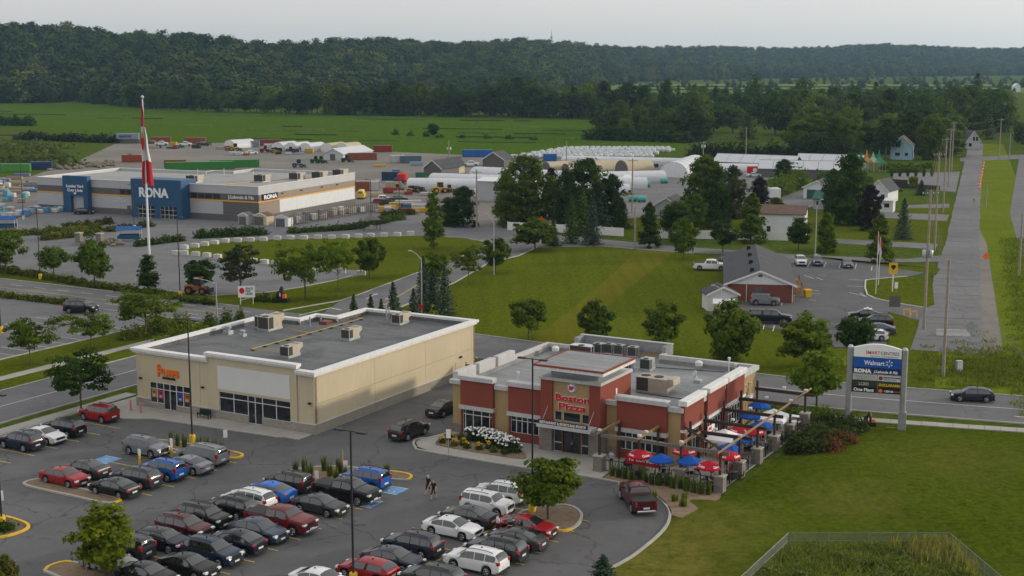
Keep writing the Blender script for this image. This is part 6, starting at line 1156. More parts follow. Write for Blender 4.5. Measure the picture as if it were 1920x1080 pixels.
for nm, rng, mt in (('red_band', (0, 11), 'flag_red'), ('white_band', (11, 28), 'flag_white'), ('red_band', (28, 40), 'flag_red')):
    q = MB(); q.v = V[rng[0]*(mf+1):(rng[1]+1)*(mf+1)]; q.f = [(i*(mf+1)+j, i*(mf+1)+j+1, (i+1)*(mf+1)+j+1, (i+1)*(mf+1)+j) for i in range(rng[1]-rng[0]) for j in range(mf)]; q.m = [0]*len(q.f); q.build(nm, mt, fp, 80)
lf = MB(); leafp = [(0, -1.0), (.06, -.45), (.5, -.55), (.45, -.4), (.95, .0), (.8, .08), (.9, .45), (.55, .38), (.45, .55), (.2, .3), (.3, .85), (.12, .78), (0, 1.1)]; leafp = leafp+[(-a, b) for a, b in leafp[-2:0:-1]]
zc = fz1-(fz1-fz0)*.49; lf.add([(-.06+a*.28, -.68-.06*abs(a), zc+b*2.0) for a, b in leafp], [tuple(range(len(leafp)))]); lf.build('maple_leaf', 'flag_red', fp)
# boards and signs
sx, sy = gp(463, 571); ls = thing('lease_sign', 'white lease notice board on slanted posts by the street', 'sign', (sx, sy, 0), R(4)); ls.scale = (.62, .62, .72); MB().box(-2.0, 2.0, -.06, .0, 1.5, 3.9).build('board', 'white_sign', ls)
for s in (-1.5, 1.5): MB().box(s-.1, s+.1, .01, .12, 0, 3.6).build('post', 'white_paint', ls)
MB().tube([(-1.4, .06, .9), (1.4, .06, 1.6)], .06, 5).build('brace', 'white_paint', ls); MB().disc((-1.1, -.08, 2.9), (0, 1, 0), .62, .04, 18).build('round_mark', 'red_sign', ls)
for k, s in enumerate(('SPACE', 'FOR', 'LEASE')): text(s, .62, 'clad_dark', 'sign_text', ls, (-.2, -.08, 3.15-k*.55), FRONT, .01, .02)
def statue(bx, by, label, k):
    x, y = gp(bx, by); r = thing('garden_statue', label, 'statue', (x, y, rise(x, y)), -R(15)); MB().bev(-1.1*k, 1.1*k, -.55*k, .55*k, 0, .7*k, .04).build('plinth', 'black_plastic', r)
    MB().lathe([(.40*k, .7*k), (.5*k, 1.0*k), (.42*k, 1.6*k), (.24*k, 2.1*k), (.1*k, 2.3*k)], 12, (.0, .1*k)).build('tall_stone', 'black_plastic', r, 60); MB().lathe([(.3*k, .7*k), (.36*k, .95*k), (.28*k, 1.35*k), (.1*k, 1.6*k)], 12, (-.55*k, .05)).build('small_stone', 'black_plastic', r, 60)
    MB().bev(.35*k, .85*k, -.5*k, -.1*k, .71*k, 1.25*k, .04).build('planter', 'orange_sign', r); MB().lathe([(.16*k, .85*k), (.2*k, 1.1*k), (.1*k, 1.5*k)], 10, (-.05*k, -.22*k)).build('pale_inlay', 'white_sign', r, 60)
statue(1629, 800, 'black statue with an orange planter under the pylon sign', .62); statue(528, 567, 'black and white statue with an orange planter by the street hedge', 1.05)
x, y, h = ph(1673, 547, 493); yo = thing('yellow_sign', 'yellow square office sign with black diamond on a white post', 'sign', (x, y, 0), R(-6)); yo.scale = (.52, .52, 1); MB().box(-1.25, 1.25, -.14, .14, h-1.75, h).build('board', 'yellow_paint', yo); MB().tube([(0, 0, 0), (0, 0, h-1.75)], .2, 8).build('post', 'white_metal', yo); MB().extr([(-.8, h-.6), (0, h-1.1), (.8, h-.6), (.45, h-.32), (-.45, h-.32)], 'y', -.17, -.14).build('diamond_mark', 'black_plastic', yo)
def sign(bx, by, ty, label, shape, m, size=.45, post='galv', rz=0.0, txt=None):
    x, y, h = ph(bx, by, ty); r = thing('road_sign', label, 'sign', (x, y, 0), rz); MB().tube([(0, .04, 0), (0, .04, h)], .04, 5).build('post', post, r); n = {'oct': 8, 'dia': 4, 'sq': 4, 'rect': 4}[shape]
    P = [(size*math.cos(PI/8+k*PI/4), h-size+size*math.sin(PI/8+k*PI/4)) for k in range(8)] if shape == 'oct' else [(0, h-2*size), (size, h-size), (0, h), (-size, h-size)] if shape == 'dia' else [(-size, h-2*size), (size, h-2*size), (size, h), (-size, h)] if shape == 'sq' else [(-size*.5, h-2*size), (size*.5, h-2*size), (size*.5, h), (-size*.5, h)]
    MB().extr(P, 'y', -.02, .02).build('plate', m, r)
    if txt: text(txt, size*.5, 'black_plastic' if m != 'red_sign' else 'white_sign', 'sign_text', r, (-size*.3, -.03, h-size*1.2), FRONT, .004)
sign(331, 608, 585, 'back of a stop sign at the street corner by the bright bushes', 'oct', 'galv'); sign(1818, 645, 600, 'grey back of a diamond sign at the road end barrier', 'dia', 'galv', .9); sign(925, 505, 478, 'yellow diamond sign on the access road verge', 'dia', 'yellow_paint', .6); sign(1015, 425, 405, 'orange diamond sign by the white fence', 'dia', 'orange_sign', .9); sign(1848, 500, 473, 'orange diamond sign on the bank of the old road', 'dia', 'orange_sign', .7); sign(790, 590, 571, 'small red sign by the spruce cluster', 'sq', 'red_sign', .3); sign(1677, 585, 555, 'grey panel sign at the office lot exit', 'sq', 'clad_dark', .8); sign(1680, 549, 529, 'low white sign beside the yellow office sign', 'rect', 'white_sign', .5)
sign(601+239+1, 852, 805, 'white parking sign before the restaurant flower bed', 'rect', 'white_sign', .42); sign(423, 830, 806, 'white parking sign before the cream shop windows', 'rect', 'white_sign', .38); sign(594, 905, 883, 'white parking sign in the tall grass island', 'rect', 'white_sign', .34); sign(648, 893, 864, 'white parking sign behind the blue boxy car', 'rect', 'white_sign', .4); sign(2, 945, 920, 'white parking sign at the left picture edge', 'rect', 'white_sign', .42); sign(1052, 760, 735, 'small sign by the tunnel', 'rect', 'white_sign', .2) if False else None
for bx, by, ty, lb_ in ((262, 874, 842, 'parking sign on a yellow bollard left of the blue boxy car'), (322, 858, 822, 'parking sign on a yellow bollard beside the blue grey SUV')):
    x, y, h = ph(bx, by, ty); r = thing('sign_bollard', lb_, 'sign', (x, y, 0), HU, 'signs on yellow bollards'); MB().lathe([(.11, 0), (.11, 1.0), (.05, 1.05)], 10).build('bollard', 'kerb_yellow', r); MB().box(-.15, .15, -.02, .02, 1.05, h).build('plate', 'white_sign', r)
x, y, h = ph(642, 888, 850); hd = thing('fire_hydrant', 'red hydrant with a yellow marker pole on the tall grass island', 'hydrant', (x, y, .1), 0); MB().lathe([(.2, 0), (.15, .1), (.15, .8), (.2, .82), (.16, .95), (.04, 1.05)], 10).build('body', 'red_plastic', hd, 50); MB().tube([(-.3, 0, .6), (.3, 0, .6)], .07, 8).build('outlet', 'red_plastic', hd); MB().tube([(.05, .2, 0), (.05, .2, 2.0)], .04, 6).build('marker_pole', 'yellow_paint', hd)
x, y = W(9.0, 10.6); yb = thing('height_bar', 'tilted yellow marker board by the left corner of the restaurant', 'marker', (*W(9.9, 13.5), .04), HU); MB().box(-.12, .12, -.04, .04, 0, 1.6).build('board', 'yellow_paint', yb); MB().box(-.2, .2, -.15, .15, 0, .08).build('foot', 'black_plastic', yb)
# road end: concrete barrier, cabinets, sawhorses
bx0, bx1 = gp(1757, 629), gp(1818, 631)
for k in range(4):
    x = bx0[0]+(bx1[0]-bx0[0])*(k+.5)/4; y = bx0[1]+(bx1[1]-bx0[1])*(k+.5)/4; o = MB().extr([(-.3, 0), (.3, 0), (.12, .5), (.1, .85), (-.1, .85), (-.12, .5)], 'x', -.62, .62).build('concrete_barrier', 'concrete_w', loc=(x, y, 0), rz=-R(6), label='grey concrete barrier across the dead end of the old road', category='barrier', group='barriers at the road end')
x, y, h = ph(1798, 697, 676); cb_ = thing('utility_cabinet', 'grey utility box in the weeds right of the leaning pole', 'cabinet', (x, y, 0)); MB().bev(-.35, .35, -.3, .3, 0, h, .05).build('body', 'galv', cb_); MB().box(-.3, .3, -.32, -.301, .15, h-.15).build('door', 'white_metal', cb_)
for i, (a, b) in enumerate(((1700, 592), (1712, 596))): x, y = gp(a, b); q = thing('sawhorse', 'yellow sawhorse barrier on the office lawn', 'barrier', (x, y, 0), .2, 'yellow sawhorses'); MB().box(-.6, .6, -.04, .04, .8, 1.0).build('rail', 'yellow_paint', q); [MB().tube([(s*.5, t*.3, 0), (s*.5, 0, .85)], .035, 4).build('leg', 'yellow_paint', q) for s in (-1, 1) for t in (-1, 1)]
for (bx, by, ty), lb_ in (((1087, 0, 0), ''),)[:0]: pass
for i, (bx, by, ty, lb_) in enumerate(((1642, 552, 435, 'left slim flag mast with furled red and white flag by the yellow sign'), (1647, 535, 445, 'right slim flag mast with furled red and white flag by the yellow sign'))):
    x, y, h = ph(bx, by, ty); r = thing('flag_mast', lb_, 'flagpole', (x, y, .08), 0); MB().tube([(0, 0, 0), (0, 0, h)], [.06, .04], 6).build('pole', 'white_metal', r); MB().tube([(.08, 0, h-.2), (.2, 0, h-1.3), (.12, 0, h-2.4)], [.04, .12, .06], 6).build('flag', 'flag_red', r); MB().tube([(.10, -.04, h-1.5), (.16, -.04, h-2.8), (.1, -.04, h-3.6)], [.04, .1, .04], 6).build('flag_white_band', 'flag_white', r)
# chain link fence round the basin
def chainlink(name):
    m, t, b = _nodes(name); tc = t.nodes.new('ShaderNodeTexCoord'); sx = t.nodes.new('ShaderNodeSeparateXYZ'); t.links.new(tc.outputs['Object'], sx.inputs[0])
    def wv(op):
        a = t.nodes.new('ShaderNodeMath'); a.operation = op; t.links.new(sx.outputs[0], a.inputs[0]); t.links.new(sx.outputs[2], a.inputs[1]); f = t.nodes.new('ShaderNodeMath'); f.operation = 'PINGPONG'; f.inputs[1].default_value = .05; t.links.new(a.outputs[0], f.inputs[0]); g = t.nodes.new('ShaderNodeMath'); g.operation = 'LESS_THAN'; g.inputs[1].default_value = .006; t.links.new(f.outputs[0], g.inputs[0]); return g.outputs[0]
    mx = t.nodes.new('ShaderNodeMath'); mx.operation = 'MAXIMUM'; t.links.new(wv('ADD'), mx.inputs[0]); t.links.new(wv('SUBTRACT'), mx.inputs[1]); t.links.new(mx.outputs[0], b.inputs['Alpha']); b.inputs['Base Color'].default_value = (.28, .29, .30, 1); b.inputs['Metallic'].default_value = .5; b.inputs['Roughness'].default_value = .5
chainlink('mesh_wire')
cf = thing('chain_link_fence', 'galvanized chain link fence round the weedy basin at lower right', 'fence', (*gp(1478, 1029), 0), 0)
fo = cf.location; corner = [gp(1372, 1130), gp(1478, 1029), gp(1778, 1029), gp(1880, 1118)]
for a, b in zip(corner, corner[1:]):
    L = math.dist(a, b); n = max(2, int(L/2.6)); rz = math.atan2(b[1]-a[1], b[0]-a[0])
    for i in range(n+1): x, y = a[0]+(b[0]-a[0])*i/n-fo[0], a[1]+(b[1]-a[1])*i/n-fo[1]; MB().tube([(0, 0, 0), (0, 0, 1.32)], .035, 6).build('post', 'fence_wire', cf, loc=(x, y, 0))
    MB().tube([(0, 0, 1.28), (L, 0, 1.28)], .018, 5).build('top_rail', 'fence_wire', cf, loc=(a[0]-fo[0], a[1]-fo[1], 0), rz=rz); MB().tube([(0, 0, .65), (L, 0, .65)], .018, 5).build('mid_rail', 'fence_wire', cf, loc=(a[0]-fo[0], a[1]-fo[1], 0), rz=rz)
    MB().box(0, L, -.004, .004, .05, 1.26).build('wire_mesh', 'mesh_wire', cf, loc=(a[0]-fo[0], a[1]-fo[1], 0), rz=rz)

# ---- patio: pergola, fence, parasols, tables, guests
mat('beam_wood', (.26, .17, .085), .25, 2, .8)
pg = thing('patio_pergola', 'dark timber pergola with stone pillars around the restaurant patio', 'pergola', (*W(0, 0), .1), HU)
pil = [(40.6, v) for v in (2.3, 7.0, 11.7, 16.4, 21.1, 25.8)] + [(u, 2.7) for u in (29.2, 33.0, 36.9)]
for u, v in pil: MB().bev(u-.42, u+.42, v-.42, v+.42, 0, 1.35, .04).build('stone_pillar', 'ledge_stone', pg); MB().bev(u-.48, u+.48, v-.48, v+.48, 1.35, 1.47, .03).build('pillar_cap', 'concrete', pg); MB().box(u-.1, u+.1, v-.1, v+.1, 1.47, 3.45).build('post', 'dark_timber', pg)
for v in (7.9, 11.7, 16.4, 21.1, 25.8): MB().box(35.55, 35.75, v-.1, v+.1, 0, 4.1).build('wall_post', 'dark_timber', pg); MB().box(35.4, 41.4, v-.08, v+.08, 3.12, 3.42).build('cross_beam', 'dark_timber', pg)
MB().box(40.54, 40.66, 1.6, 27.6, 3.43, 3.58).build('long_beam', 'beam_wood', pg); MB().box(28.4, 41.2, 2.62, 2.78, 3.1, 3.4).build('front_beam', 'wood_grey', pg)
for u in (29.2, 33.0, 36.9): MB().box(u-.08, u+.08, 2.2, 7.0, 3.41, 3.6).build('rafter', 'beam_wood', pg); MB().box(u-.1, u+.1, 6.75, 6.95, 0, 3.4).build('wall_post', 'dark_timber', pg)
MB().tube([(35.3, 7.3, 3.7), (40.6, 2.3, 3.7)], .12, 4).build('diagonal_beam', 'dark_timber', pg); MB().tube([(36.9, 5.8, 3.55), (36.9, 2.2, 3.55)], .08, 4).build('short_beam', 'beam_wood', pg)
for u, v in ((29.2, 2.7), (33.0, 4.2), (33.0, 2.7), (36.9, 2.7), (38.0, 7.9), (38.2, 11.7), (38.2, 16.4), (38.2, 21.1), (40.6, 7.0), (40.6, 16.4), (40.6, 21.1), (38.4, 25.8), (40.6, 25.8)): MB().bev(u-.16, u+.16, v-.1, v+.1, 3.64, 3.82, .03).build('beam_light', 'white_metal', pg)
pf = thing('patio_fence', 'black metal railing around the patio', 'fence', (*W(0, 0), .1), HU)
seg = [((29.7, 2.7), (32.5, 2.7)), ((33.5, 2.7), (36.4, 2.7)), ((37.4, 2.7), (40.1, 2.4))] + [((40.6, a+.5), (40.6, a+4.2)) for a in (2.3, 7.0, 11.7, 16.4, 21.1)]
for a, b in seg:
    L = math.dist(a, b); rz = math.atan2(b[1]-a[1], b[0]-a[0]); q = MB().box(0, L, -.025, .025, 1.05, 1.11).build('rail', 'dark_metal', pf, loc=(*a, 0), rz=rz); MB().box(0, L, -.02, .02, .1, .15).build('low_rail', 'dark_metal', q)
    for k in range(int(L/.3)): MB().box(.15+k*.3, .175+k*.3, -.012, .012, .15, 1.05).build('bar', 'dark_metal', q)
    MB().box(L/2-.04, L/2+.04, -.04, .04, 0, 1.3).build('fence_post', 'dark_metal', pf, loc=(*a, 0), rz=rz)
RP, BP_ = (.42, .015, .028), (.012, .085, .38)
umb_me = {}
def parasol(u, v, colr, label, txt=None):
    r = thing('parasol', label, 'parasol', (*W(u, v), .1), HU+random.uniform(0, 1)); MB().tube([(0, 0, 0), (0, 0, 2.55)], .025, 6).build('pole', 'white_metal', r); MB().lathe([(.25, 0), (.25, .06), (.05, .12)], 10).build('foot', 'dark_metal', r)
    q = MB(); n = 8; rim = [(1.12*math.cos(k*PI/4), 1.12*math.sin(k*PI/4), 2.05) for k in range(n)]; mid = [(.6*math.cos(k*PI/4), .6*math.sin(k*PI/4), 2.33) for k in range(n)]; low = [(1.13*math.cos(k*PI/4), 1.13*math.sin(k*PI/4), 1.92) for k in range(n)]; q.v = [(0, 0, 2.6)]+mid+rim+low
    for k in range(n): j = (k+1) % n; q.f += [(0, 1+k, 1+j), (1+k, 9+k, 9+j, 1+j), (9+k, 17+k, 17+j, 9+j)]
    q.m = [0]*len(q.f); c = q.build('canopy', 'fabric', r, color=colr)
    if txt:
        for a in (0, 2, 4, 6): t_ = text(txt, .28, 'white_sign', 'print', c, (.93*math.cos((a+.5)*PI/4), .93*math.sin((a+.5)*PI/4), 2.12), (R(60), 0, (a+.5)*PI/4+PI/2), .004, .01, 'CENTER')
    return r
PA = [((1200, 849), RP, 'red parasol beside the lunch banner at the patio front', 1), ((1240, 857), BP_, 'blue parasol right of the lunch banner', 0), ((1283, 842), RP, 'red parasol under the diagonal beam', 1), ((1293, 860), BP_, 'blue parasol in the patio front behind the pillars', 0), ((1330, 870), RP, 'red parasol nearest the front corner pillar of the patio', 1), ((1366, 851), RP, 'red parasol second along the lawn side of the patio', 1), ((1374, 838), BP_, 'small blue parasol left of the second lawn side pillar', 0), ((1404, 821), BP_, 'blue parasol under the long pale beam', 0), ((1386, 803), RP, 'red parasol behind the white tent', 1), ((1432, 808), RP, 'red parasol by the third lawn side pillar', 1), ((1434, 795), BP_, 'blue parasol under the fourth cross beam', 0), ((1407, 776), BP_, 'blue parasol near the restaurant wall windows', 0), ((1424, 757), BP_, 'blue parasol farthest back on the patio', 0)]
spots = []
for p, c_, lb_, t_ in PA: u, v = S(*p, 2.35); u = max(30.2, min(39.2, u)) if v > 6 else u; u = max(36.4, u) if v > 7 else u; spots.append((u, v)); parasol(u, v, c_, lb_, 'Coors' if t_ else None)
for p, lb_ in (((1358, 815), 'white canopy tent over the patio bar'), ((1455, 777), 'white canopy tent at the back of the patio')):
    u, v = S(*p, 2.3); u = min(39.0, max(37.2, u)); r = thing('canopy_tent', lb_, 'tent', (*W(u, v), .1), HU); q = MB(); q.v = [(-1.4, -1.4, 1.95), (1.4, -1.4, 1.95), (1.4, 1.4, 1.95), (-1.4, 1.4, 1.95), (0, 0, 2.75), (-1.4, -1.4, 1.7), (1.4, -1.4, 1.7), (1.4, 1.4, 1.7), (-1.4, 1.4, 1.7)]; q.f = [(0, 1, 4), (1, 2, 4), (2, 3, 4), (3, 0, 4), (0, 5, 6, 1), (1, 6, 7, 2), (2, 7, 8, 3), (3, 8, 5, 0)]; q.m = [0]*8; q.build('canopy', 'white_sign', r)
    for a in (-1.35, 1.35):
        for b in (-1.35, 1.35): MB().tube([(a, b, 0), (a, b, 1.95)], .03, 5).build('leg', 'galv', r)
bn_ = thing('lunch_banner', 'red lunch banner with white letters hanging at the patio front', 'banner', (*W(32.0, 2.2), 0), HU); MB().box(0, 3.1, -.02, .02, 1.35, 2.2).build('cloth', 'fabric', bn_, color=RP); text('15 LUNCH', .62, 'white_sign', 'print', bn_, (.2, -.03, 1.66), FRONT, .005, .02, width=2.6); [MB().tube([(a, .03, 0.1), (a, .03, 2.3)], .03, 5).build('post', 'dark_metal', bn_) for a in (0, 3.1)]
sb_ = thing('hanging_sign', 'white and red sign board leaning by the patio bar', 'sign', (*W(36.1, 11.0), .1), HU); MB().box(-.02, .02, 0, 1.7, 2.0, 2.9).build('board', 'white_sign', sb_); text('FREE', .4, 'red_sign', 'print', sb_, (.04, .15, 2.5), SIDE, .004, .01); text('SPORTS', .34, 'red_sign', 'print', sb_, (.04, .15, 2.1), SIDE, .004, .01); MB().tube([(0, .8, 0), (0, .8, 2.0)], .03, 5).build('post', 'dark_metal', sb_)
def table_set(u, v, label):
    r = thing('patio_table', label, 'table', (*W(u, v), .1), HU, 'patio tables'); MB().disc((0, 0, .74), (0, 0, 1), .45, .04, 14).build('table_top', 'wood_grey', r); MB().tube([(0, 0, 0), (0, 0, .72)], .04, 6).build('leg', 'dark_metal', r); MB().disc((0, 0, .02), (0, 0, 1), .28, .03, 10).build('foot', 'dark_metal', r)
ch_ = thing('patio_chair', 'proto', 'chair'); MB().box(-.22, .22, -.22, .22, .43, .47).build('seat', 'dark_metal', ch_); MB().box(-.22, .22, .2, .24, .5, .88).build('backrest', 'dark_metal', ch_); [MB().box(a-.015, a+.015, b-.015, b+.015, 0, .43).build('leg', 'dark_metal', ch_) for a in (-.2, .2) for b in (-.2, .2)]
SEATS = []
tabs = [(u, v) for u, v in spots] + [(31.2, 4.6), (34.6, 4.8), (38.9, 4.2), (38.6, 9.4), (37.6, 13.9), (39.3, 18.6), (37.4, 23.6), (39.2, 25.2)]
for i, (u, v) in enumerate(tabs):
    table_set(u+.35, v+.1, 'round patio table among the parasols')
    for k in range(3):
        a = random.uniform(0, .6)+k*2.1; x, y = W(u+.35+.78*math.cos(a), v+.1+.78*math.sin(a)); rz = HU+a-PI/2; SEATS.append((x, y, rz)); tree_copy(ch_, (x, y, .1), rz, 'black metal patio chair at a round table', 'patio chairs')
drop(ch_)
for i, (u, v) in enumerate(((39.6, 26.6), (39.4, 24.6))): q = thing('long_table', ('white', 'front white')[i]+' topped long table at the back end of the patio', 'table', (*W(u, v), .1), HU); MB().box(-1.1, 1.1, -.4, .4, .72, .76).build('table_top', 'white_sign', q); [MB().box(a-.03, a+.03, b-.03, b+.03, 0, .72).build('leg', 'dark_metal', q) for a in (-1, 1) for b in (-.35, .35)]

# ---- people: skinned skeletons, clothes by body zone
def body_mesh(name, joints, bones, zones):
    me = bpy.data.meshes.new(name); ks = list(joints); me.from_pydata([joints[k][0] for k in ks], [(ks.index(a), ks.index(b)) for a, b in bones], []); o = bpy.data.objects.new(name, me); C.objects.link(o)
    md = o.modifiers.new('skin', 'SKIN'); md.use_smooth_shade = True
    for i, k in enumerate(ks): sv = me.skin_vertices[0].data[i]; sv.radius = (joints[k][1],)*2; sv.use_root = (k == 'pelvis')
    sd_ = o.modifiers.new('sub', 'SUBSURF'); sd_.levels = sd_.render_levels = 1
    bpy.context.view_layer.update(); r = bpy.data.meshes.new_from_object(o.evaluated_get(bpy.context.evaluated_depsgraph_get())); bpy.data.objects.remove(o); bpy.data.meshes.remove(me)
    r.name = name; r.materials.clear(); return r
def person_mesh(pose):
    J = {'pelvis': ((0, 0, .95), .135), 'waist': ((0, 0, 1.1), .125), 'chest': ((0, .01, 1.32), .15), 'neck': ((0, .0, 1.48), .06), 'chin': ((0, -.025, 1.56), .068), 'head': ((0, -.015, 1.66), .095), 'crown': ((0, .01, 1.74), .07), 'nose': ((0, -.11, 1.63), .018)}
    for s, n in ((-1, 'r'), (1, 'l')):
        J['hip'+n] = ((s*.09, 0, .90), .10); J['knee'+n] = ((s*.10, 0, .50), .062); J['ank'+n] = ((s*.10, .02, .09), .042); J['toe'+n] = ((s*.11, -.14, .04), .038)
        J['sho'+n] = ((s*.18, .01, 1.40), .065); J['elb'+n] = ((s*.25, .03, 1.12), .046); J['wri'+n] = ((s*.25, -.04, .88), .032); J['hand'+n] = ((s*.25, -.06, .80), .036); J['thumb'+n] = ((s*.215, -.10, .82), .012)
        for k in range(4): J[f'fin{k}{n}'] = ((s*(.235+.012*k), -.055-.014*k, .715+.008*abs(k-1.5)), .009)
    def mv(k, d): J[k] = (tuple(a+b for a, b in zip(J[k][0], d)), J[k][1])
    def arm(n, d): [mv(q+n, d) for q in ('wri', 'hand', 'thumb', 'fin0', 'fin1', 'fin2', 'fin3')]
    if pose == 'walk':
        mv('kneer', (0, -.16, .02)); mv('ankr', (0, -.30, .0)); mv('toer', (0, -.30, .02)); mv('kneel', (0, .05, .02)); mv('ankl', (0, .30, .05)); mv('toel', (0, .28, .0)); arm('r', (0, .16, .02)); arm('l', (0, -.16, .04)); mv('elbr', (0, .1, 0)); mv('elbl', (0, -.04, 0))
    if pose == 'sit':
        for n in 'rl': s = -1 if n == 'r' else 1; J['knee'+n] = ((s*.12, -.42, .93), .066); J['ank'+n] = ((s*.12, -.44, .55), .044); J['toe'+n] = ((s*.12, -.60, .51), .038); arm(n, (-s*.08, -.28, .22)); mv('elb'+n, (0, -.06, .0))
    if pose == 'lean': arm('r', (.05, -.3, .25)); arm('l', (-.05, -.3, .22)); mv('head', (0, -.04, -.01)); mv('crown', (0, -.05, -.02))
    B = [('pelvis', 'waist'), ('waist', 'chest'), ('chest', 'neck'), ('neck', 'chin'), ('chin', 'head'), ('head', 'crown'), ('head', 'nose')]
    for n in 'rl': B += [('pelvis', 'hip'+n), ('hip'+n, 'knee'+n), ('knee'+n, 'ank'+n), ('ank'+n, 'toe'+n), ('chest', 'sho'+n), ('sho'+n, 'elb'+n), ('elb'+n, 'wri'+n), ('wri'+n, 'hand'+n), ('hand'+n, 'thumb'+n)] + [('hand'+n, f'fin{k}{n}') for k in range(4)]
    me = body_mesh('body', J, B, None); hip = J['hipr'][0]; knee = J['kneer'][0][2]
    zone = []
    for p in me.polygons:
        x, y, z = p.center
        if z > 1.66 or (z > 1.56 and y > .02): q = 3                         # hair
        elif z > 1.47: q = 0                                                # face, neck
        elif z > 1.02 and (abs(x) < .20 or z > 1.18): q = 1                  # shirt
        elif z > 1.02 or (abs(x) > .19 and z > .66 and pose != 'sit'): q = 0  # forearms
        elif pose == 'sit': q = 2 if z > .62 else 4
        elif z > .46: q = 2                                                 # shorts or trousers
        elif z > .10: q = 5                                                 # lower legs
        else: q = 4
        zone.append(q)
    return me, zone
PM = {k: person_mesh(k) for k in ('walk', 'sit', 'lean', 'stand')}
mat('skin', (.46, .27, .19), .08, 6, .6); pcol = {}
def cloth(c):
    k = 'cloth_%d_%d_%d' % tuple(int(v*255) for v in c)
    if k not in MATS: mat(k, c, .2, 9, .9)
    return MATS[k]
def person(pose, x, y, rz, shirt, pants, hair, label, group=None, bare=True, z=.06, h=1.0, seat=False):
    me, zone = PM[pose]; me = me.copy(); ms = [MATS['skin'], cloth(shirt), cloth(pants), cloth(hair), cloth((.02, .02, .02)), MATS['skin'] if bare else cloth(pants)]
    for m in ms: me.materials.append(m)
    me.polygons.foreach_set('material_index', zone); me.update(); r = put('person', me, None, (x, y, z-(.42 if pose == 'sit' else 0)), rz, label=label, category='person', group=group); r.scale = (h,)*3; return r
K0, HB, HD, HW = (.015, .015, .017), (.09, .045, .02), (.02, .015, .012), (.55, .53, .50)
person('walk', *gp(803, 929), -R(35), K0, K0, HW, 'person in black shirt and shorts with pale cap walking in the lot, the left one'); person('walk', *gp(813, 938), -R(20), K0, (.02, .02, .025), (.22, .08, .03), 'person in black with reddish hair walking in the lot, the right one')
x, y = W(29.6, -16.0); person('lean', x, y, PI/2+.4, (.6, .6, .6), K0, HD, 'person in a white shirt at the open door of the red sedan', bare=False); x, y = W(31.0, -16.1); person('lean', x, y, PI+HU+PI/2, K0, K0, HD, 'person in black leaning on the near side of the red sedan', bare=False)
for (u, v, s_, lb_) in ((29.9, 3.7, (.45, .42, .45), 'person in a pale shirt standing by the patio entrance pillar'), (31.6, 4.1, (.35, .25, .38), 'person in a lilac shirt standing beside the lunch banner')): person('stand', *W(u, v), HU+random.uniform(-1, 1), s_, (.03, .04, .07), HD, lb_, 'guests standing on the patio', bare=False, z=.1)
person('stand', *W(38.7, 23.0), 2.2, (.45, .6, .08), K0, HD, 'person in a yellow green vest at the back of the patio', 'guests standing on the patio', False, .1)
cols = [(.5, .5, .52), (.02, .02, .03), (.55, .54, .5), (.05, .09, .2), (.03, .03, .03), (.45, .08, .08), (.1, .35, .5), (.3, .3, .32)]
for i, k in enumerate([3, 5, 12, 13, 14, 16, 19, 24, 27, 30, 33, 38, 41, 46, 48, 51, 54, 57]):
    if k < len(SEATS): x, y, rz = SEATS[k]; person('sit', x, y, rz, cols[i % 8], (.03, .035, .05), [HD, HB, HW][i % 3], 'guest seated at a patio table', 'guests seated on the patio', False, .1)
person('stand', *gp(1826, 380), 0, (.5, .5, .1), (.1, .1, .1), HD, 'person in a yellow top walking on the far old road', None, False, .07)
# ================================================================ office, houses, nursery, yards
def gable(label, a, b, depth, wall_h, rise, wm, rm, cat='house', name='house', gable_front=True, over=.35, wins=(), doors=(), group=None, foot=None, side_wins=()):
    """house whose front wall runs from ground point a (left) to b (right)"""
    L = math.dist(a, b); rz = math.atan2(b[1]-a[1], b[0]-a[0]); r = thing(name, label, cat, (*a, 0), rz, group)
    w_ = MB()
    if gable_front: w_.extr([(0, 0), (L, 0), (L, wall_h), (L/2, wall_h+rise), (0, wall_h)], 'y', 0, depth)
    else: w_.extr([(0, 0), (depth, 0), (depth, wall_h), (depth/2, wall_h+rise), (0, wall_h)], 'x', 0, L)
    w_.build('wall', wm, r); t = .14; ov = over
    if gable_front:
        k = rise/(L/2)
        for s in (0, 1):
            e = -ov if s == 0 else L+ov; ez = wall_h-ov*k; q = MB(); P = [(e, ez+.02), (L/2, wall_h+rise+.03), (L/2, wall_h+rise+.03+t), (e, ez+.02+t)]; q.extr(P if s == 0 else P[::-1], 'y', -ov, depth+ov); q.build('roof_slope', rm, r)
            tr = MB(); P2 = [(e, ez-.12), (L/2, wall_h+rise-.1), (L/2, wall_h+rise+.03+t), (e, ez+.03+t)]; tr.extr(P2 if s == 0 else P2[::-1], 'y', -ov-.04, -ov-.005); tr.build('verge_board', 'white_paint', r)
    else:
        k = rise/(depth/2)
        for s in (0, 1): e = -ov if s == 0 else depth+ov; ez = wall_h-ov*k; P = [(e, ez+.02), (depth/2, wall_h+rise+.03), (depth/2, wall_h+rise+.03+t), (e, ez+.02+t)]; MB().extr(P, 'x', -ov, L+ov).build('roof_slope', rm, r)
    for x, z, ww, hh in wins: f = MB().box(x-.06, x+ww+.06, -.06, -.002, z-.06, z+hh+.06).build('window', 'white_paint', r); MB().box(x, x+ww, -.075, -.061, z, z+hh).build('pane', 'glass', f)
    for x, ww, hh, m in doors: MB().box(x, x+ww, -.07, -.002, .05, hh).build('door', m, r)
    return r, L
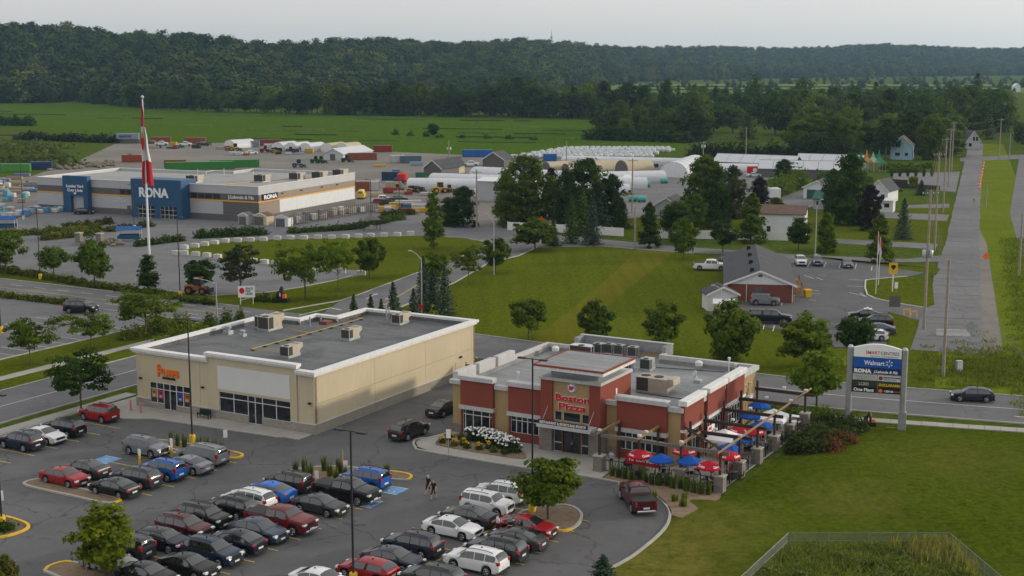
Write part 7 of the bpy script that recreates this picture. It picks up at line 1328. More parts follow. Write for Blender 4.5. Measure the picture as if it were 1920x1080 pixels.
# brick office
A, B, Cc = gp(1362, 530, 2.9), gp(1489, 533, 2.9), gp(1506, 482, 2.9); wdt = math.dist(A, B); dpt = math.dist(B, Cc)
ru = ((B[0]-A[0])/wdt, (B[1]-A[1])/wdt); off, L = gable('brick office building with dark shingle roof and white gable beside its lot', A, B, dpt, 2.75, 2.0, 'brick_red', 'shingle_dark', 'office', 'office_building', True, .45)
MB().extr([(.05, 2.76), (L-.05, 2.76), (L/2, 4.68)], 'y', -.06, -.005).build('white_gable', 'siding_white', off); MB().box(L/2-.3, L/2+.3, -.1, -.061, 3.9, 4.25).build('gable_vent', 'clad_dark', off); MB().box(4.2, 5.4, -.06, -.003, .1, 2.3).build('back_door', 'clad_dark', off)
for k in range(4): MB().bev(L/2-1.5, L/2-.9, 1.6+k*(dpt-3)/3.2, 2.3+k*(dpt-3)/3.2, 4.15, 5.0, .05).build('roof_vent', 'black_plastic', off)
for k, y in enumerate((dpt*.35, dpt*.6)): MB().box(L, L+1.8, y-1.0, y+1.0, 0, .9).build('deck', 'wood_pale', off); MB().box(L+1.75, L+1.8, y-1, y+1, .9, 1.7).build('deck_rail', 'wood', off)
MB().box(L+.5, L+.62, dpt*.75, dpt*.75+.12, 0, 2.7).build('yellow_post', 'yellow_paint', off)
for x in (.1, L*.3, L-.2): MB().tube([(x, -.08, 0), (x, -.08, 2.7)], .05, 5).build('downpipe', 'white_paint', off)
sa, sb2 = gp(1327, 584), gp(1382, 583); shd, L2 = gable('small white shed with dark roof left of the brick office', sa, sb2, 3.6, 2.5, 1.0, 'siding_white', 'shingle_dark', 'shed', 'garden_shed')
x0, y0 = gp(1337, 592); ut = thing('storage_box', 'beige storage box with white lid in front of the white shed', 'shed', (x0, y0, 0), -R(8)); MB().box(0, 3.0, 0, 1.6, 0, 1.7).build('box', 'stucco_cream', ut); MB().extr([(-.1, 1.72), (1.7, 2.1), (1.7, 2.18), (-.1, 1.8)], 'x', -.08, 3.1).build('lid', 'white_metal', ut)
for i, (bx, by, lb_) in enumerate(((1514, 557, 'yellow bin by the deck of the brick office'), (1481, 567, 'yellow bin at the front corner of the brick office'))): x, y = gp(bx, by); q = thing('waste_bin', lb_, 'bin', (x, y, .06), .2); MB().extr([(-.45, 0), (.45, 0), (.55, 1.0), (-.55, 1.0)], 'y', -.45, .45).build('bin', 'yellow_paint', q); MB().bev(-.58, .58, -.5, .5, 1.0, 1.15, .06).build('lid', 'yellow_paint', q)
gable('white two storey house with brown hip-like roof by the lane', gp(1422, 446), gp(1507, 449), 9, 5.0, 1.3, 'siding_white', 'shingle_brown', gable_front=False, wins=((1.6, 1.2, .8, 1.3), (.3, 3.2, .9, 1.2), (7.2, 3.0, 1.0, 1.3)))
gable('white garage with two green doors and grey roof in the trees', gp(1506, 372), gp(1556, 374), 8, 3.0, 1.7, 'siding_white', 'shingle_dark', 'garage', 'garage', doors=((.9, 2.4, 2.4, 'green_roof'), (3.9, 2.4, 2.4, 'green_roof')))
gable('low house with green metal roof in front of the white garage', gp(1524, 392), gp(1560, 394), 6, 2.6, 1.6, 'clad_light', 'green_roof', gable_front=False, wins=((.8, 1.0, .8, 1.0),))
gable('white house with grey gable roof right of the big dark maple', gp(1628, 380), gp(1664, 382), 9, 3.2, 2.6, 'siding_white', 'shingle_dark', wins=((1.0, 1.1, 1.0, 1.2), (3.2, 1.1, .9, 1.2)))
gable('small flat looking white cabin by the front yard drive', gp(1650, 398), gp(1674, 399), 4, 2.8, .4, 'siding_white', 'white_metal', wins=((.9, 1.2, 1.2, 1.0),), gable_front=False)
gable('blue grey garage with dark gable roof by the teal tanks', gp(1226, 410), gp(1272, 412), 9, 3.1, 1.7, 'siding_blue' if False else 'clad_light', 'shingle_dark', 'garage', 'garage')
gable('pale blue house with brown roof among tall trees', gp(1669, 299), gp(1710, 300), 8, 5.2, 3.2, 'siding_blue', 'shingle_brown', wins=((1.6, 4.4, 1.8, 1.6), (1.6, 1.4, 1.8, 1.2), (5, 1.4, 1.2, 1.2)))
gable('grey chalet house with steep gable at the far end of the old road', gp(1811, 279), gp(1838, 279), 9, 3.0, 4.2, 'clad_light', 'shingle_dark', wins=((1.0, .9, 1.3, 1.4), (2.6, 3.2, .9, 1.6), (3.8, 3.2, .9, 1.6)))
gable('white farm building half hidden in the far wood', gp(1650, 246), gp(1672, 246), 8, 5, 2.5, 'siding_white', 'white_metal', 'barn', 'farm_building'); gable('small white barn far off at the right edge', gp(1902, 172), gp(1913, 172), 9, 6, 3, 'siding_white', 'white_metal', 'barn', 'farm_building')
x, y = gp(1479, 438); rv = thing('camper_trailer', 'white camper trailer beside the white house', 'trailer', (x, y, 0), -.1); MB().extr([(-2.6, .5), (2.4, .5), (2.8, 1.6), (2.2, 2.7), (-2.6, 2.7)], 'y', -1.1, 1.1).build('body', 'white_metal', rv); MB().box(-1.5, -.4, -1.13, -1.101, 1.5, 2.1).build('window', 'glass', rv); [MB().disc((xx, -1.05, .35), (0, 1, 0), .35, .2, 12).build('wheel', 'rubber', rv) for xx in (-.5, .4)]
x, y = gp(1451, 374); bt = thing('box_trailer', 'white box trailer behind the white house', 'trailer', (x, y, 0), .05); MB().bev(-1.3, 1.3, -2, 2, .6, 3.0, .05).build('box', 'white_metal', bt); [MB().disc((s*1.2, .4, .4), (1, 0, 0), .4, .25, 12).build('wheel', 'rubber', bt) for s in (-1, 1)]
# white vinyl fence: single panels
for lb_, pts in (('white vinyl panel fence along the lane by the spruces', [(952, 432), (1060, 437), (1170, 444)]), ('white vinyl panel fence along the lane before the garages', [(1215, 447), (1340, 449), (1485, 452)])):
    P = px(*pts); r = thing('panel_fence', lb_, 'fence', (*P[0], 0)); o = P[0]
    for a, b in zip(P, P[1:]):
        L = math.dist(a, b); n = max(1, int(L/2.4)); d = L/n; rz = math.atan2(b[1]-a[1], b[0]-a[0]); pm = MB().box(.07, d-.07, -.03, .03, .08, 1.8).mesh('panel', 'white_paint'); qm = MB().box(-.07, .07, -.07, .07, 0, 1.95).mesh('post', 'white_paint')
        for i in range(n): xx, yy = a[0]+(b[0]-a[0])*i/n-o[0], a[1]+(b[1]-a[1])*i/n-o[1]; put('panel', pm, r, (xx, yy, 0), rz); put('post', qm, r, (xx, yy, 0), rz)
# tunnels and glasshouses
def tunnel(label, a, b, wd, h, m='poly_white', ends='white_metal', group=None, name='greenhouse', cat='greenhouse', wall=1.0, back=None):
    """arched cover from ground point a to b (its long axis)"""
    L = math.dist(a, b); r = thing(name, label, cat, (*a, 0), math.atan2(b[1]-a[1], b[0]-a[0]), group); n = 12
    P = [(-wd/2, 0)]+[(-wd/2*math.cos(PI*k/n), wall+(h-wall)*math.sin(PI*k/n)) for k in range(n+1)]+[(wd/2, 0)]
    cov = MB().extr(P, 'x', 0, L).build('cover', m, r, 50)
    for xx in (-.02, L+.02): MB().extr([(p*.93, q*.95) for p, q in P], 'x', xx-.01, xx+.01).build('end_wall', ends, r)
    for xx in (L+.035,): MB().box(xx, xx+.03, -.7, .7, 0, 2.1).build('door', 'clad_light', r)
    for k in range(1, int(L/6)): MB().tube([(k*6, p*1.004, q*1.003) for p, q in P[1:-1]], .05, 4, False).build('hoop', 'galv', r)
    return r
GT = 'white poly tunnels of the nursery'
for lb_, a, b, wd, h in (('long white tunnel behind the yellow machines, nearest one', (768, 352), (1000, 356), 8, 3.6), ('long white tunnel second from the front in the nursery', (812, 341), (1060, 350), 8, 3.4), ('long white tunnel third from the front in the nursery', (892, 331), (1175, 346), 8.5, 4.0), ('white tunnel with green tank at its end, front one', (1080, 352), (1212, 352), 8, 3.8), ('white tunnel ending at the wide yard', (1100, 341), (1243, 338), 8, 3.8), ('white tunnel with pointed end by the dense pyramid tree', (1100, 364), (1180, 364), 7, 3.6), ('very long white tunnel in front of the wrapped bales', (1056, 304), (1330, 310), 7, 2.9)): tunnel(lb_, gp(*a), gp(*b), wd*.85, h*.78)
tunnel('tall white hoop house with wide door at the nursery yard', gp(1262, 333), (gp(1262, 333)[0]+11, gp(1262, 333)[1]+32), 9, 4.8)
x, y = gp(1272, 330); tunnel('white tunnel right of the tall hoop house', gp(1300, 324), gp(1420, 326), 8, 3.2)
for i, (a, b, lb_) in enumerate((((1335, 318), (1490, 324), 'long pale glasshouse before the tall cedar hedge'), ((1420, 332), (1590, 336), 'front pale glasshouse of the garden centre'), ((1490, 318), (1615, 322), 'rear pale glasshouse of the garden centre'))):
    a, b = gp(*a), gp(*b); L = math.dist(a, b); r = thing('glasshouse', lb_, 'greenhouse', (*a, 0), math.atan2(b[1]-a[1], b[0]-a[0])); nb = max(3, int(L/4)); d = L/nb
    MB().box(0, L, 0, 10, 0, 2.6).build('wall', 'clad_dark', r)
    rm_ = MB().extr([(-.3, 2.6), (5, 4.9), (5, 5.0), (-.3, 2.72)], 'x', .05, d-.05).mesh('roof_panel', 'poly_white'); rn_ = MB().extr([(5, 4.9), (10.3, 2.6), (10.3, 2.72), (5, 5.0)], 'x', .05, d-.05).mesh('roof_panel', 'poly_white')
    for k in range(nb): put('roof_panel', rm_, r, (k*d, 0, 0)); put('roof_panel', rn_, r, (k*d, 0, 0))
    MB().box(-.1, L+.1, 4.95, 5.05, 4.95, 5.12).build('ridge', 'galv', r)
x, y = gp(1413, 331); rd_ = thing('red_sign_board', 'red sign board on the long glasshouse front', 'sign', (x, y-.5, 0)); MB().box(-2.2, 2.2, -.05, .05, .6, 3.2).build('board', 'red_sign', rd_); MB().disc((.3, -.08, 2.0), (0, 1, 0), .7, .04, 12).build('round_mark', 'white_sign', rd_); [MB().box(s-.08, s+.08, .06, .2, 0, 2.5).build('post', 'white_paint', rd_) for s in (-2, 2)]
for i, (bx, c_, lb_) in enumerate(((1613, (.03, .2, .1), 'green'), (1624, (.5, .2, .05), 'orange and green'), (1636, (.3, .42, .34), 'green and white'), (1647, (.03, .22, .12), 'small green'))):
    x, y = gp(bx, 322); r = thing('peaked_tent', lb_+' peaked tent at the garden centre entrance', 'tent', (x, y, 0)); q = MB(); q.v = [(-1.9, -1.9, 3.0), (1.9, -1.9, 3.0), (1.9, 1.9, 3.0), (-1.9, 1.9, 3.0), (0, 0, 6.6-(i % 2)*-.8), (-.5, -.5, 4.6), (.5, -.5, 4.6), (.5, .5, 4.6), (-.5, .5, 4.6)]
    for k in range(4): j = (k+1) % 4; q.f += [(k, j, 5+j, 5+k), (5+k, 5+j, 4)]
    q.m = [0]*8; q.build('canopy', 'fabric', r, color=c_); [MB().tube([(a, b, 0), (a, b, 3.0)], .07, 5).build('leg', 'galv', r) for a in (-1.8, 1.8) for b in (-1.8, 1.8)]
# storage hoops and the big white tent in the far yard
tunnel('white storage hoop left of the yellow machines in the far yard', gp(430, 278), (gp(430, 278)[0]+7, gp(430, 278)[1]+9), 6.5, 3.4, group='storage hoops', name='storage_hoop', cat='shelter'); 
for i, (bx, by, m_, lb_) in enumerate(((520, 282, 'poly_white', 'white storage hoop second in the far row'), (545, 283, 'poly_white', 'white storage hoop third in the far row'), (572, 284, 'poly_white', 'white storage hoop fourth in the far row'), (612, 284, 'tarp_beige', 'beige storage hoop in the far row'), (640, 284, 'tarp_beige', 'low beige storage hoop behind the big tent'))): a = gp(bx, by); tunnel(lb_, a, (a[0]+5, a[1]+9), 6, 3.3, m_, group='storage hoops', name='storage_hoop', cat='shelter')
for i, (bx, by, w_, h_, lb_) in enumerate(((1024, 318, 5.5, 2.6, 'beige half round shelter left in the nursery'), (1060, 319, 5, 2.2, 'small beige half round shelter'), (1110, 318, 6, 3.0, 'beige shelter beside the large beige one'), (1165, 322, 8, 3.8, 'large open beige half round shelter in the nursery'))): a = gp(bx, by); tunnel(lb_, a, (a[0]+9, a[1]+5), w_, h_, 'tarp_beige', 'clad_dark', 'beige shelters', 'shelter', 'shelter', .4)
for lb_, a, b, d_, m_ in (('dark barn-like shed by the greenhouses', (795, 330), (828, 332), 9, 'shingle_dark'), ('small yellow gabled shed in the nursery yard', (826, 326), (845, 327), 8, 'shingle_dark'), ('dark roofed shed behind the long tunnels', (905, 313), (945, 314), 10, 'shingle_dark')): gable(lb_, gp(*a), gp(*b), d_, 2.6, 2.4, 'stucco_cream' if 'yellow' in lb_ else 'clad_dark', m_, 'shed', 'garden_shed')
tt, L = gable('large white tent with open front in the far yard', gp(608, 300), gp(646, 301), 20, 2.4, 1.8, 'poly_white', 'poly_white', 'tent', 'storage_tent', doors=((2.5, 2.2, 2.3, 'clad_dark'),)); tt.rotation_euler = (0, 0, -.45)
a, b = gp(895, 376), gp(1000, 380); wh, L = gable('grey metal warehouse with letters behind the white camper van', a, b, 10, 5.0, .6, 'clad_light', 'white_metal', 'warehouse', 'warehouse', False); text('COSCO', 1.9, 'clad_dark', 'sign_text', wh, (4.5, -.05, 2.6), FRONT, .02, .05); MB().box(9.5, 14.5, -.12, -.02, .1, 3.0).build('loading_door', 'white_metal', wh)
# containers
def container(bx, by, rz, L, colr, label, z=0.0, h=2.6, group='shipping containers'):
    x, y = gp(bx, by); r = thing('shipping_container', label, 'container', (x, y, z), rz, group); b = MB().box(-L/2, L/2, -1.2, 1.2, .1, h)
    for k in range(int(L/.6)): b.box(-L/2+.2+k*.6, -L/2+.5+k*.6, -1.24, 1.24, .25, h-.15)
    b.build('body', 'objmetal', r, color=colr); [MB().box(s*L/2-.08, s*L/2+.08, -1.26, 1.26, 0, h+.04).build('end_frame', 'objmetal', r, color=tuple(c*.8 for c in colr)) for s in (-1, 1)]; return r
OR, GN_, BL, RE = (.27, .085, .04), (.045, .23, .04), (.02, .14, .45), (.28, .03, .025)
c1 = container(240, 268, .0, 9.5, (.30, .36, .42), 'pale container with lettering left in the far row', 1.6); text('MAERSK', 1.5, 'obj', 'print', c1, (-3.4, -1.28, .8), FRONT, .01, .04, color=(.02, .06, .2)); MB().box(-5, 5, -1, 1, -1.6, .0).build('support', 'clad_dark', c1)
for a in ((302, 268, 0, 8.4, OR, 'rust orange container behind the white pickups, left'), (367, 269, 0, 8.4, OR, 'rust orange container behind the white pickups, right'), (470, 276, 0, 7, (.22, .26, .3), 'grey container beside the first white storage hoop'), (500, 273, 0, 12.2, (.22, .07, .05), 'brown container in the far row'), (718, 285, 0, 7, RE, 'red orange container beside the big white tent'), (680, 300, .12, 10, OR, 'orange container at the side of the big white tent'), (329, 314, .12, 7, OR, 'rust container behind the hardware store roof'), (375, 318, .22, 22, GN_, 'long green container wall, left part behind the hardware store'), (440, 314, .3, 16, GN_, 'green container wall, right taller part behind the hardware store'), (880, 294, 0, 5.0, BL, 'blue container left of two in the field edge'), (908, 294, 0, 6.0, BL, 'blue container right of two at the field edge'), (1031, 302, 0, 4.6, BL, 'small blue container beside the wrapped bales'), (770, 306, .2, 7, (.1, .16, .22), 'dark blue container in the yard right of the tent'), (745, 305, .2, 5, (.55, .55, .55), 'white container in the yard right of the tent'), (249, 304, .1, 7, (.35, .06, .03), 'orange red container beside the green tractor'), (30, 322, .1, 9, (.09, .32, .07), 'light green container at the left edge yard'), (77, 318, .1, 7, (.03, .06, .16), 'blue tarp covered container at the left yard'), (735, 338, .1, 6, (.02, .05, .12), 'navy container beside the red tank'), (672, 358, .1, 6, OR, 'orange container behind the hardware store corner'), (690, 357, .1, 6, (.6, .6, .58), 'white container behind the hardware store corner')): container(*a)
# machines
def machine(bx, by, rz, colr, label, s=1.0, bucket=True, cat='loader', name='wheel_loader', group='yard machines'):
    x, y = gp(bx, by); r = thing(name, label, cat, (x, y, .05), rz, group); s *= .72; r.scale = (s,)*3; MB().bev(-2.4, .4, -.75, .75, .8, 1.8, .15).build('engine_hood', 'objmetal', r, color=colr); MB().box(.0, 1.6, -.6, .6, .7, 1.3).build('chassis', 'objmetal', r, color=tuple(c*.6 for c in colr)); cb = MB().bev(-.6, .8, -.7, .7, 1.7, 3.1, .12).build('cab', 'glass', r); MB().bev(-.7, .9, -.78, .78, 3.1, 3.22, .05).build('cab_roof', 'objmetal', r, color=colr)
    for xx, rr in ((-1.5, .8), (1.2, .7)):
        for sd in (-1, 1): w_ = MB().disc((xx, sd*.95, rr), (0, 1, 0), rr, .42, 14).build('wheel', 'rubber', r); MB().disc((xx, sd*1.0, rr), (0, 1, 0), rr*.5, .46, 10).build('hub', 'objmetal', w_, color=colr)
    if bucket: MB().tube([(.8, -.5, 1.6), (2.4, -.5, .8)], .1, 5).build('lift_arm', 'objmetal', r, color=colr); MB().tube([(.8, .5, 1.6), (2.4, .5, .8)], .1, 5).build('lift_arm', 'objmetal', r, color=colr); MB().extr([(2.3, .2), (3.3, .15), (3.0, .35), (2.6, .5), (2.6, 1.2), (2.3, 1.2)], 'y', -1.2, 1.2).build('bucket', 'dark_metal', r)
YL, JD, OG_ = (.55, .32, .02), (.03, .16, .03), (.55, .16, .02)
for a in ((372, 552, -R(10), (.32, .12, .03), 'orange loader with black bucket behind the dark oval tree', 1.15), (825, 362, .4, YL, 'tall yellow loader in front of the nearest white tunnel', 1.3), (772, 360, .3, YL, 'yellow machine left in the row before the tunnel', .8), (790, 361, .2, YL, 'small yellow machine second in the row before the tunnel', .7), (842, 360, .3, YL, 'yellow machine right of the tall loader', .9), (745, 359, .3, OG_, 'orange machine left of the yellow row', .9), (441, 283, 0, YL, 'yellow machine among storage hoops in the far yard', 1.3), (517, 287, .2, YL, 'yellow machine beside the white car in the far yard', 1.0), (592, 306, 0, JD, 'green tractor with yellow wheels left of the big tent', 1.1), (602, 306, 0, JD, 'green tractor right beside another near the big tent', 1.1), (244, 303, 0, JD, 'green tractor beside the orange red container', 1.2), (497, 286, .3, RE, 'red machine between the hoops of the far yard', 1.2), (545, 289, .1, (.05, .05, .06), 'dark machine before the storage hoops', 1.2), (650, 304, 0, (.04, .06, .05), 'dark military green machine before the orange container', 1.1), (560, 314, .0, (.15, .2, .3), 'blue and white machine on a trailer behind the store roof', 1.2), (1180, 366, 0, YL, 'yellow machine end beside the teal tanks', .6)): machine(*a)
# tanks, barrels, bales, blocks, pallets
tk = MB().tube([(-1.1, 0, .9), (-1.0, 0, .9), (1.0, 0, .9), (1.1, 0, .9)], [.5, .75, .75, .5], 12).mesh('tank', 'obj', 50)
for bx, by, lb_ in ((1186, 378, 'teal fuel tank, left of two by the lamp'), (1203, 379, 'teal fuel tank, right of two by the lamp'), (1178, 362, 'teal tank at the pointed tunnel end'), (1212, 351, 'teal tank at the front tunnel end'), (1245, 344, 'teal tank beside the green bin')): x, y = gp(bx, by); q = thing('fuel_tank', lb_, 'tank', (x, y, 0), .1, 'teal fuel tanks'); put('tank', tk, q, color=(.12, .42, .38)); [MB().box(a-.1, a+.1, -.6, .6, 0, .45).build('cradle', 'dark_metal', q) for a in (-.7, .7)]
x, y = gp(755, 343); q = thing('red_tank', 'red round tank left of the nearest white tunnel', 'tank', (x, y, 0)); MB().lathe([(.8, .3), (1.6, .8), (1.6, 2.6), (.8, 3.1)], 12).build('tank', 'red_plastic', q, 50); MB().lathe([(.8, 0), (.8, .3)], 8).build('stand', 'dark_metal', q)
bm_ = MB().lathe([(.05, 0), (.55, .02), (.74, .18), (.76, .6), (.74, 1.0), (.55, 1.2), (.05, 1.24)], 12).mesh('bale_wrap', 'poly_white', 60); nb = 0
for i, by in enumerate((281.0, 283.2, 285.6, 288.2, 291.0, 294.0, 297.2)):
    x0, x1 = 1062-(by-281)*6.2, 1252+(6 if i < 3 else -14)-i*2; bx = x0
    while bx < x1:
        x, y = gp(bx+random.uniform(-1, 1), by+random.uniform(-.3, .3)); o = put('wrapped_bale', bm_, None, (x, y, 0), random.uniform(0, 6), label='white wrapped hay bale in the long rows beside the field', category='bale', group='white wrapped hay bales'); o.scale = (1.35, 1.35, 1.25); bx += 9.5+random.uniform(-.8, 1.2)
x, y = gp(1262, 284); put('wrapped_bale', bm_, None, (x, y, 0), 0, label='last white wrapped bale standing apart at the right', category='bale', group='white wrapped hay bales')
kb = MB().bev(-.75, .75, -.38, .38, 0, .78, .06).bev(-.2, .2, -.2, .2, .78, .86, .03).mesh('concrete_block', 'concrete_w')
for bx, by in [(330, 478), (346, 467), (366, 464), (384, 461), (403, 458), (423, 455), (446, 454), (470, 453), (494, 452), (520, 450), (545, 449), (570, 449), (596, 448), (622, 448), (648, 447), (672, 446), (695, 445), (720, 444), (745, 443), (770, 441), (345, 478), (367, 480), (388, 482), (408, 485), (474, 493), (496, 495), (517, 497), (583, 506), (608, 509), (640, 512), (677, 516)]: x, y = gp(bx, by); put('concrete_block', kb, None, (x, y, .04), -R(10)+random.uniform(-.25, .25), label='white concrete block bordering the round lawn', category='block', group='concrete blocks round the lawn')
brl = MB().lathe([(.28, 0), (.3, .1), (.26, .35), (.24, .7), (.2, 1.0), (.05, 1.05)], 10).mesh('barrel', 'orange_sign', 40); bst = MB().lathe([(.275, .4), (.272, .55)], 10).mesh('reflective_band', 'white_sign')
for k in range(9): x, y = gp(1836+k*1.1, 354-k*5.8); q = thing('traffic_barrel', 'orange and white barrel in the row beside the far old road', 'barrel', (x, y, .05), 0, 'traffic barrels'); q.scale = (1.0, 1.0, 1.1); put('barrel', brl, q); put('reflective_band', bst, q)
pal = MB().bev(-.6, .6, -.5, .5, .15, .95, .12).mesh('stack', 'fabric'); plt = MB().box(-.62, .62, -.52, .52, 0, .14).mesh('pallet', 'wood')
for i in range(46):
    bx, by = (random.uniform(-5, 62), random.uniform(394, 406)) if i < 20 else (random.uniform(62, 128), random.uniform(395, 400)) if i < 32 else (random.uniform(-5, 60), random.uniform(345, 385)); x, y = gp(bx, by); q = thing('goods_pallet', 'pallet of bagged goods left of the lumber yard door', 'pallet', (x, y, .05), random.uniform(-.3, .3)-R(24), 'pallets of goods'); put('stack', pal, q, color=random.choice([(.55, .56, .58), (.10, .25, .5), (.5, .52, .55), (.12, .35, .38), (.35, .3, .25)])); put('pallet', plt, q); q.scale = (1.2, 1.2, random.uniform(.9, 1.7))
for i in range(16): bx = random.uniform(-10, 70); x, y = gp(bx, random.uniform(330, 372)); q = thing('lumber_stack', 'stack of lumber in the yard left of the hardware store', 'lumber', (x, y, .05), random.uniform(-.2, .2), 'lumber stacks'); [MB().box(-2.4, 2.4, -.6+.4*k, -.22+.4*k, .1, random.uniform(.6, 1.3)).build('bundle', 'obj', q, color=random.choice([(.40, .28, .14), (.34, .25, .15), (.5, .5, .48), (.12, .2, .35)])) for k in range(3)]
# sheds and stock beside the hardware store
for a, b, m_, c_, lb_ in (((447, 421), (466, 422), 'clad_light', 'clad_dark', 'white display shed at the hardware store corner'), ((476, 421), (500, 423), 'stucco_cream', 'shingle_brown', 'beige display shed with brown roof'), ((516, 425), (540, 426), 'siding_white', 'clad_dark', 'dark fronted display shed nearest the drive')): r, L = gable(lb_, gp(*a), gp(*b), 2.4, 2.0, .6, m_, c_, 'shed', 'garden_shed', over=.1); MB().box(.2, L*.75, -.06, -.003, .05, 1.8).build('double_door', 'clad_dark', r)
fA, fB = gp(543, 425), gp(716, 396); L = math.dist(fA, fB); fn = thing('stock_fence', 'black steel fence enclosing stacked goods beside the hardware store', 'fence', (*fA, .05), math.atan2(fB[1]-fA[1], fB[0]-fA[0])); MB().box(0, L, -.03, .03, 2.2, 2.28).build('top_rail', 'dark_metal', fn); MB().box(0, L, -.03, .03, .2, .28).build('low_rail', 'dark_metal', fn); bar = MB().box(-.03, .03, -.03, .03, 0, 2.5).mesh('picket', 'dark_metal')
for k in range(int(L/.8)): put('picket', bar, fn, (k*.8, 0, 0))
for k in range(30): t = random.uniform(.02, .97); x, y = fA[0]+(fB[0]-fA[0])*t, fA[1]+(fB[1]-fA[1])*t; q = thing('crate_stack', 'crate of garden goods behind the black steel fence', 'crate', (x-random.uniform(.9, 4.0), y+random.uniform(1.0, 3.0), .05), random.uniform(-.2, .2)+.5, 'crates behind the fence'); h_ = random.uniform(.8, 2.0); MB().bev(-.55, .55, -.5, .5, .12, h_, .05).build('goods', 'obj', q, color=random.choice([(.42, .36, .27), (.6, .6, .58), (.3, .26, .2), (.2, .2, .2), (.5, .45, .36)])); put('pallet', plt, q)
x, y = gp(695, 432); gz = thing('gazebo', 'dark gazebo frame on the lawn by the drive', 'gazebo', (x, y, 0), .3); [MB().tube([(a, b, 0), (a, b, 2.4)], .07, 5).build('post', 'dark_metal', gz) for a in (-1.7, 1.7) for b in (-1.7, 1.7)]; q = MB(); q.v = [(-2, -2, 2.4), (2, -2, 2.4), (2, 2, 2.4), (-2, 2, 2.4), (0, 0, 3.3)]; q.f = [(0, 1, 4), (1, 2, 4), (2, 3, 4), (3, 0, 4)]; q.m = [0]*4; q.build('roof', 'clad_dark', gz)
for bx, by, lb_ in ((243, 452, 'blue roofed cart shelter right of the stone display'), (10, 432, 'blue roofed cart shelter at the left edge')):
    x, y = gp(bx, by); q = thing('cart_shelter', lb_, 'shelter', (x, y, .04), -R(15)+.4); [MB().tube([(a, b, 0), (a, b, 2.3)], .06, 5).build('post', 'white_metal', q) for a in (-2.2, 2.2) for b in (-1.2, 1.2)]; MB().extr([(-1.5, 2.3), (0, 3.0), (1.5, 2.3), (0, 2.9)], 'x', -2.5, 2.5).build('roof', 'obj', q, color=(.02, .09, .3)); MB().box(-2.2, 2.2, -1.3, -1.25, .5, 1.3).build('side_board', 'blue_panel', q); MB().box(-2.2, 2.2, 1.25, 1.3, .5, 1.3).build('side_board', 'blue_panel', q)
for bx, by, lb_ in ((149, 459, 'tall stone pillar of the stone display'), (188, 460, 'second stone pillar of the stone display')): x, y = gp(bx, by); q = thing('stone_pillar', lb_, 'pillar', (x, y, .04), -.3); MB().bev(-.55, .55, -.55, .55, 0, 2.2, .05).build('shaft', 'ledge_stone', q); MB().bev(-.65, .65, -.65, .65, 2.2, 2.4, .05).build('cap', 'concrete', q); MB().box(-.75, .75, -.75, .75, 0, .4).build('foot', 'stone_base', q)
mat('rubble', (.17, .14, .11), .35, .7, .95)
rk = [MB().lathe([(.05, 0), (.4, .05), (.5, .25), (.35, .5), (.05, .58)], 6+k).mesh('rock', 'rubble') for k in range(3)]
for i in range(22): bx = random.uniform(155, 228); x, y = gp(bx, 459+random.uniform(-5, 3)); o = put('landscape_rock', random.choice(rk), None, (x, y, .04), random.uniform(0, 6), label='loose stone of the stone display in the hardware lot', category='rock', group='display stones'); o.scale = (random.uniform(.8, 2.2), random.uniform(.8, 1.6), random.uniform(.8, 1.6))
for i in range(70): bx = random.uniform(92, 215); x, y = gp(bx, 316+random.uniform(-5, 4)-(bx-92)*.05); o = put('rubble_stone', random.choice(rk), None, (x, y, .03), random.uniform(0, 6), label='stone of the rubble heap behind the hardware store', category='rock', group='rubble stones'); o.scale = (random.uniform(1, 3), random.uniform(1, 2.6), random.uniform(.8, 2.6))
for k in range(6): x, y = gp(1672+k*15, 331); q = thing('potted_plant', 'potted plant in the row at the garden centre lot edge', 'plant pot', (x, y, .04), 0, 'potted plants'); MB().lathe([(.3, 0), (.5, .7), (.55, .75)], 10).build('pot', 'obj', q, color=((.10, .02, .10) if k > 3 else (.02, .02, .02))); put('plant', TP['pyramid', 0][0], q, (0, 0, .6), color=MG).scale = (2.2, 2.2, 2.2)
w0, w1 = gp(1662, 351), gp(1762, 357); lw = thing('low_wall', 'dark brown low wall at the edge of the garden centre lot', 'wall', (*w0, 0), math.atan2(w1[1]-w0[1], w1[0]-w0[0])); Lw = math.dist(w0, w1); MB().box(0, Lw*.4, -.2, .2, 0, 2.4).build('high_part', 'dark_timber', lw); MB().box(Lw*.4, Lw, -.2, .2, 0, 1.3).build('low_part', 'dark_timber', lw)
tx_, ty_ = gp(1033, 110.0001) if False else ((1033-960)/FPX*2300, 2300); cell = thing('cell_tower', 'slim lattice radio tower on the wooded ridge', 'tower', (tx_, ty_, 30), 0); zt = CAMH+(YH-62)/FPX*2300-30; [MB().tube([(a, b, 0), (a*.4, b*.4, zt)], .35, 4).build('mast_leg', 'galv', cell) for a, b in ((-1.6, -1), (1.6, -1), (0, 1.8))]; MB().lathe([(1.2, zt*.78), (2.0, zt*.8), (2.0, zt*.86), (1.2, zt*.88)], 8).build('antenna_ring', 'galv', cell); MB().lathe([(.3, zt), (.15, zt+6)], 6).build('whip', 'galv', cell)

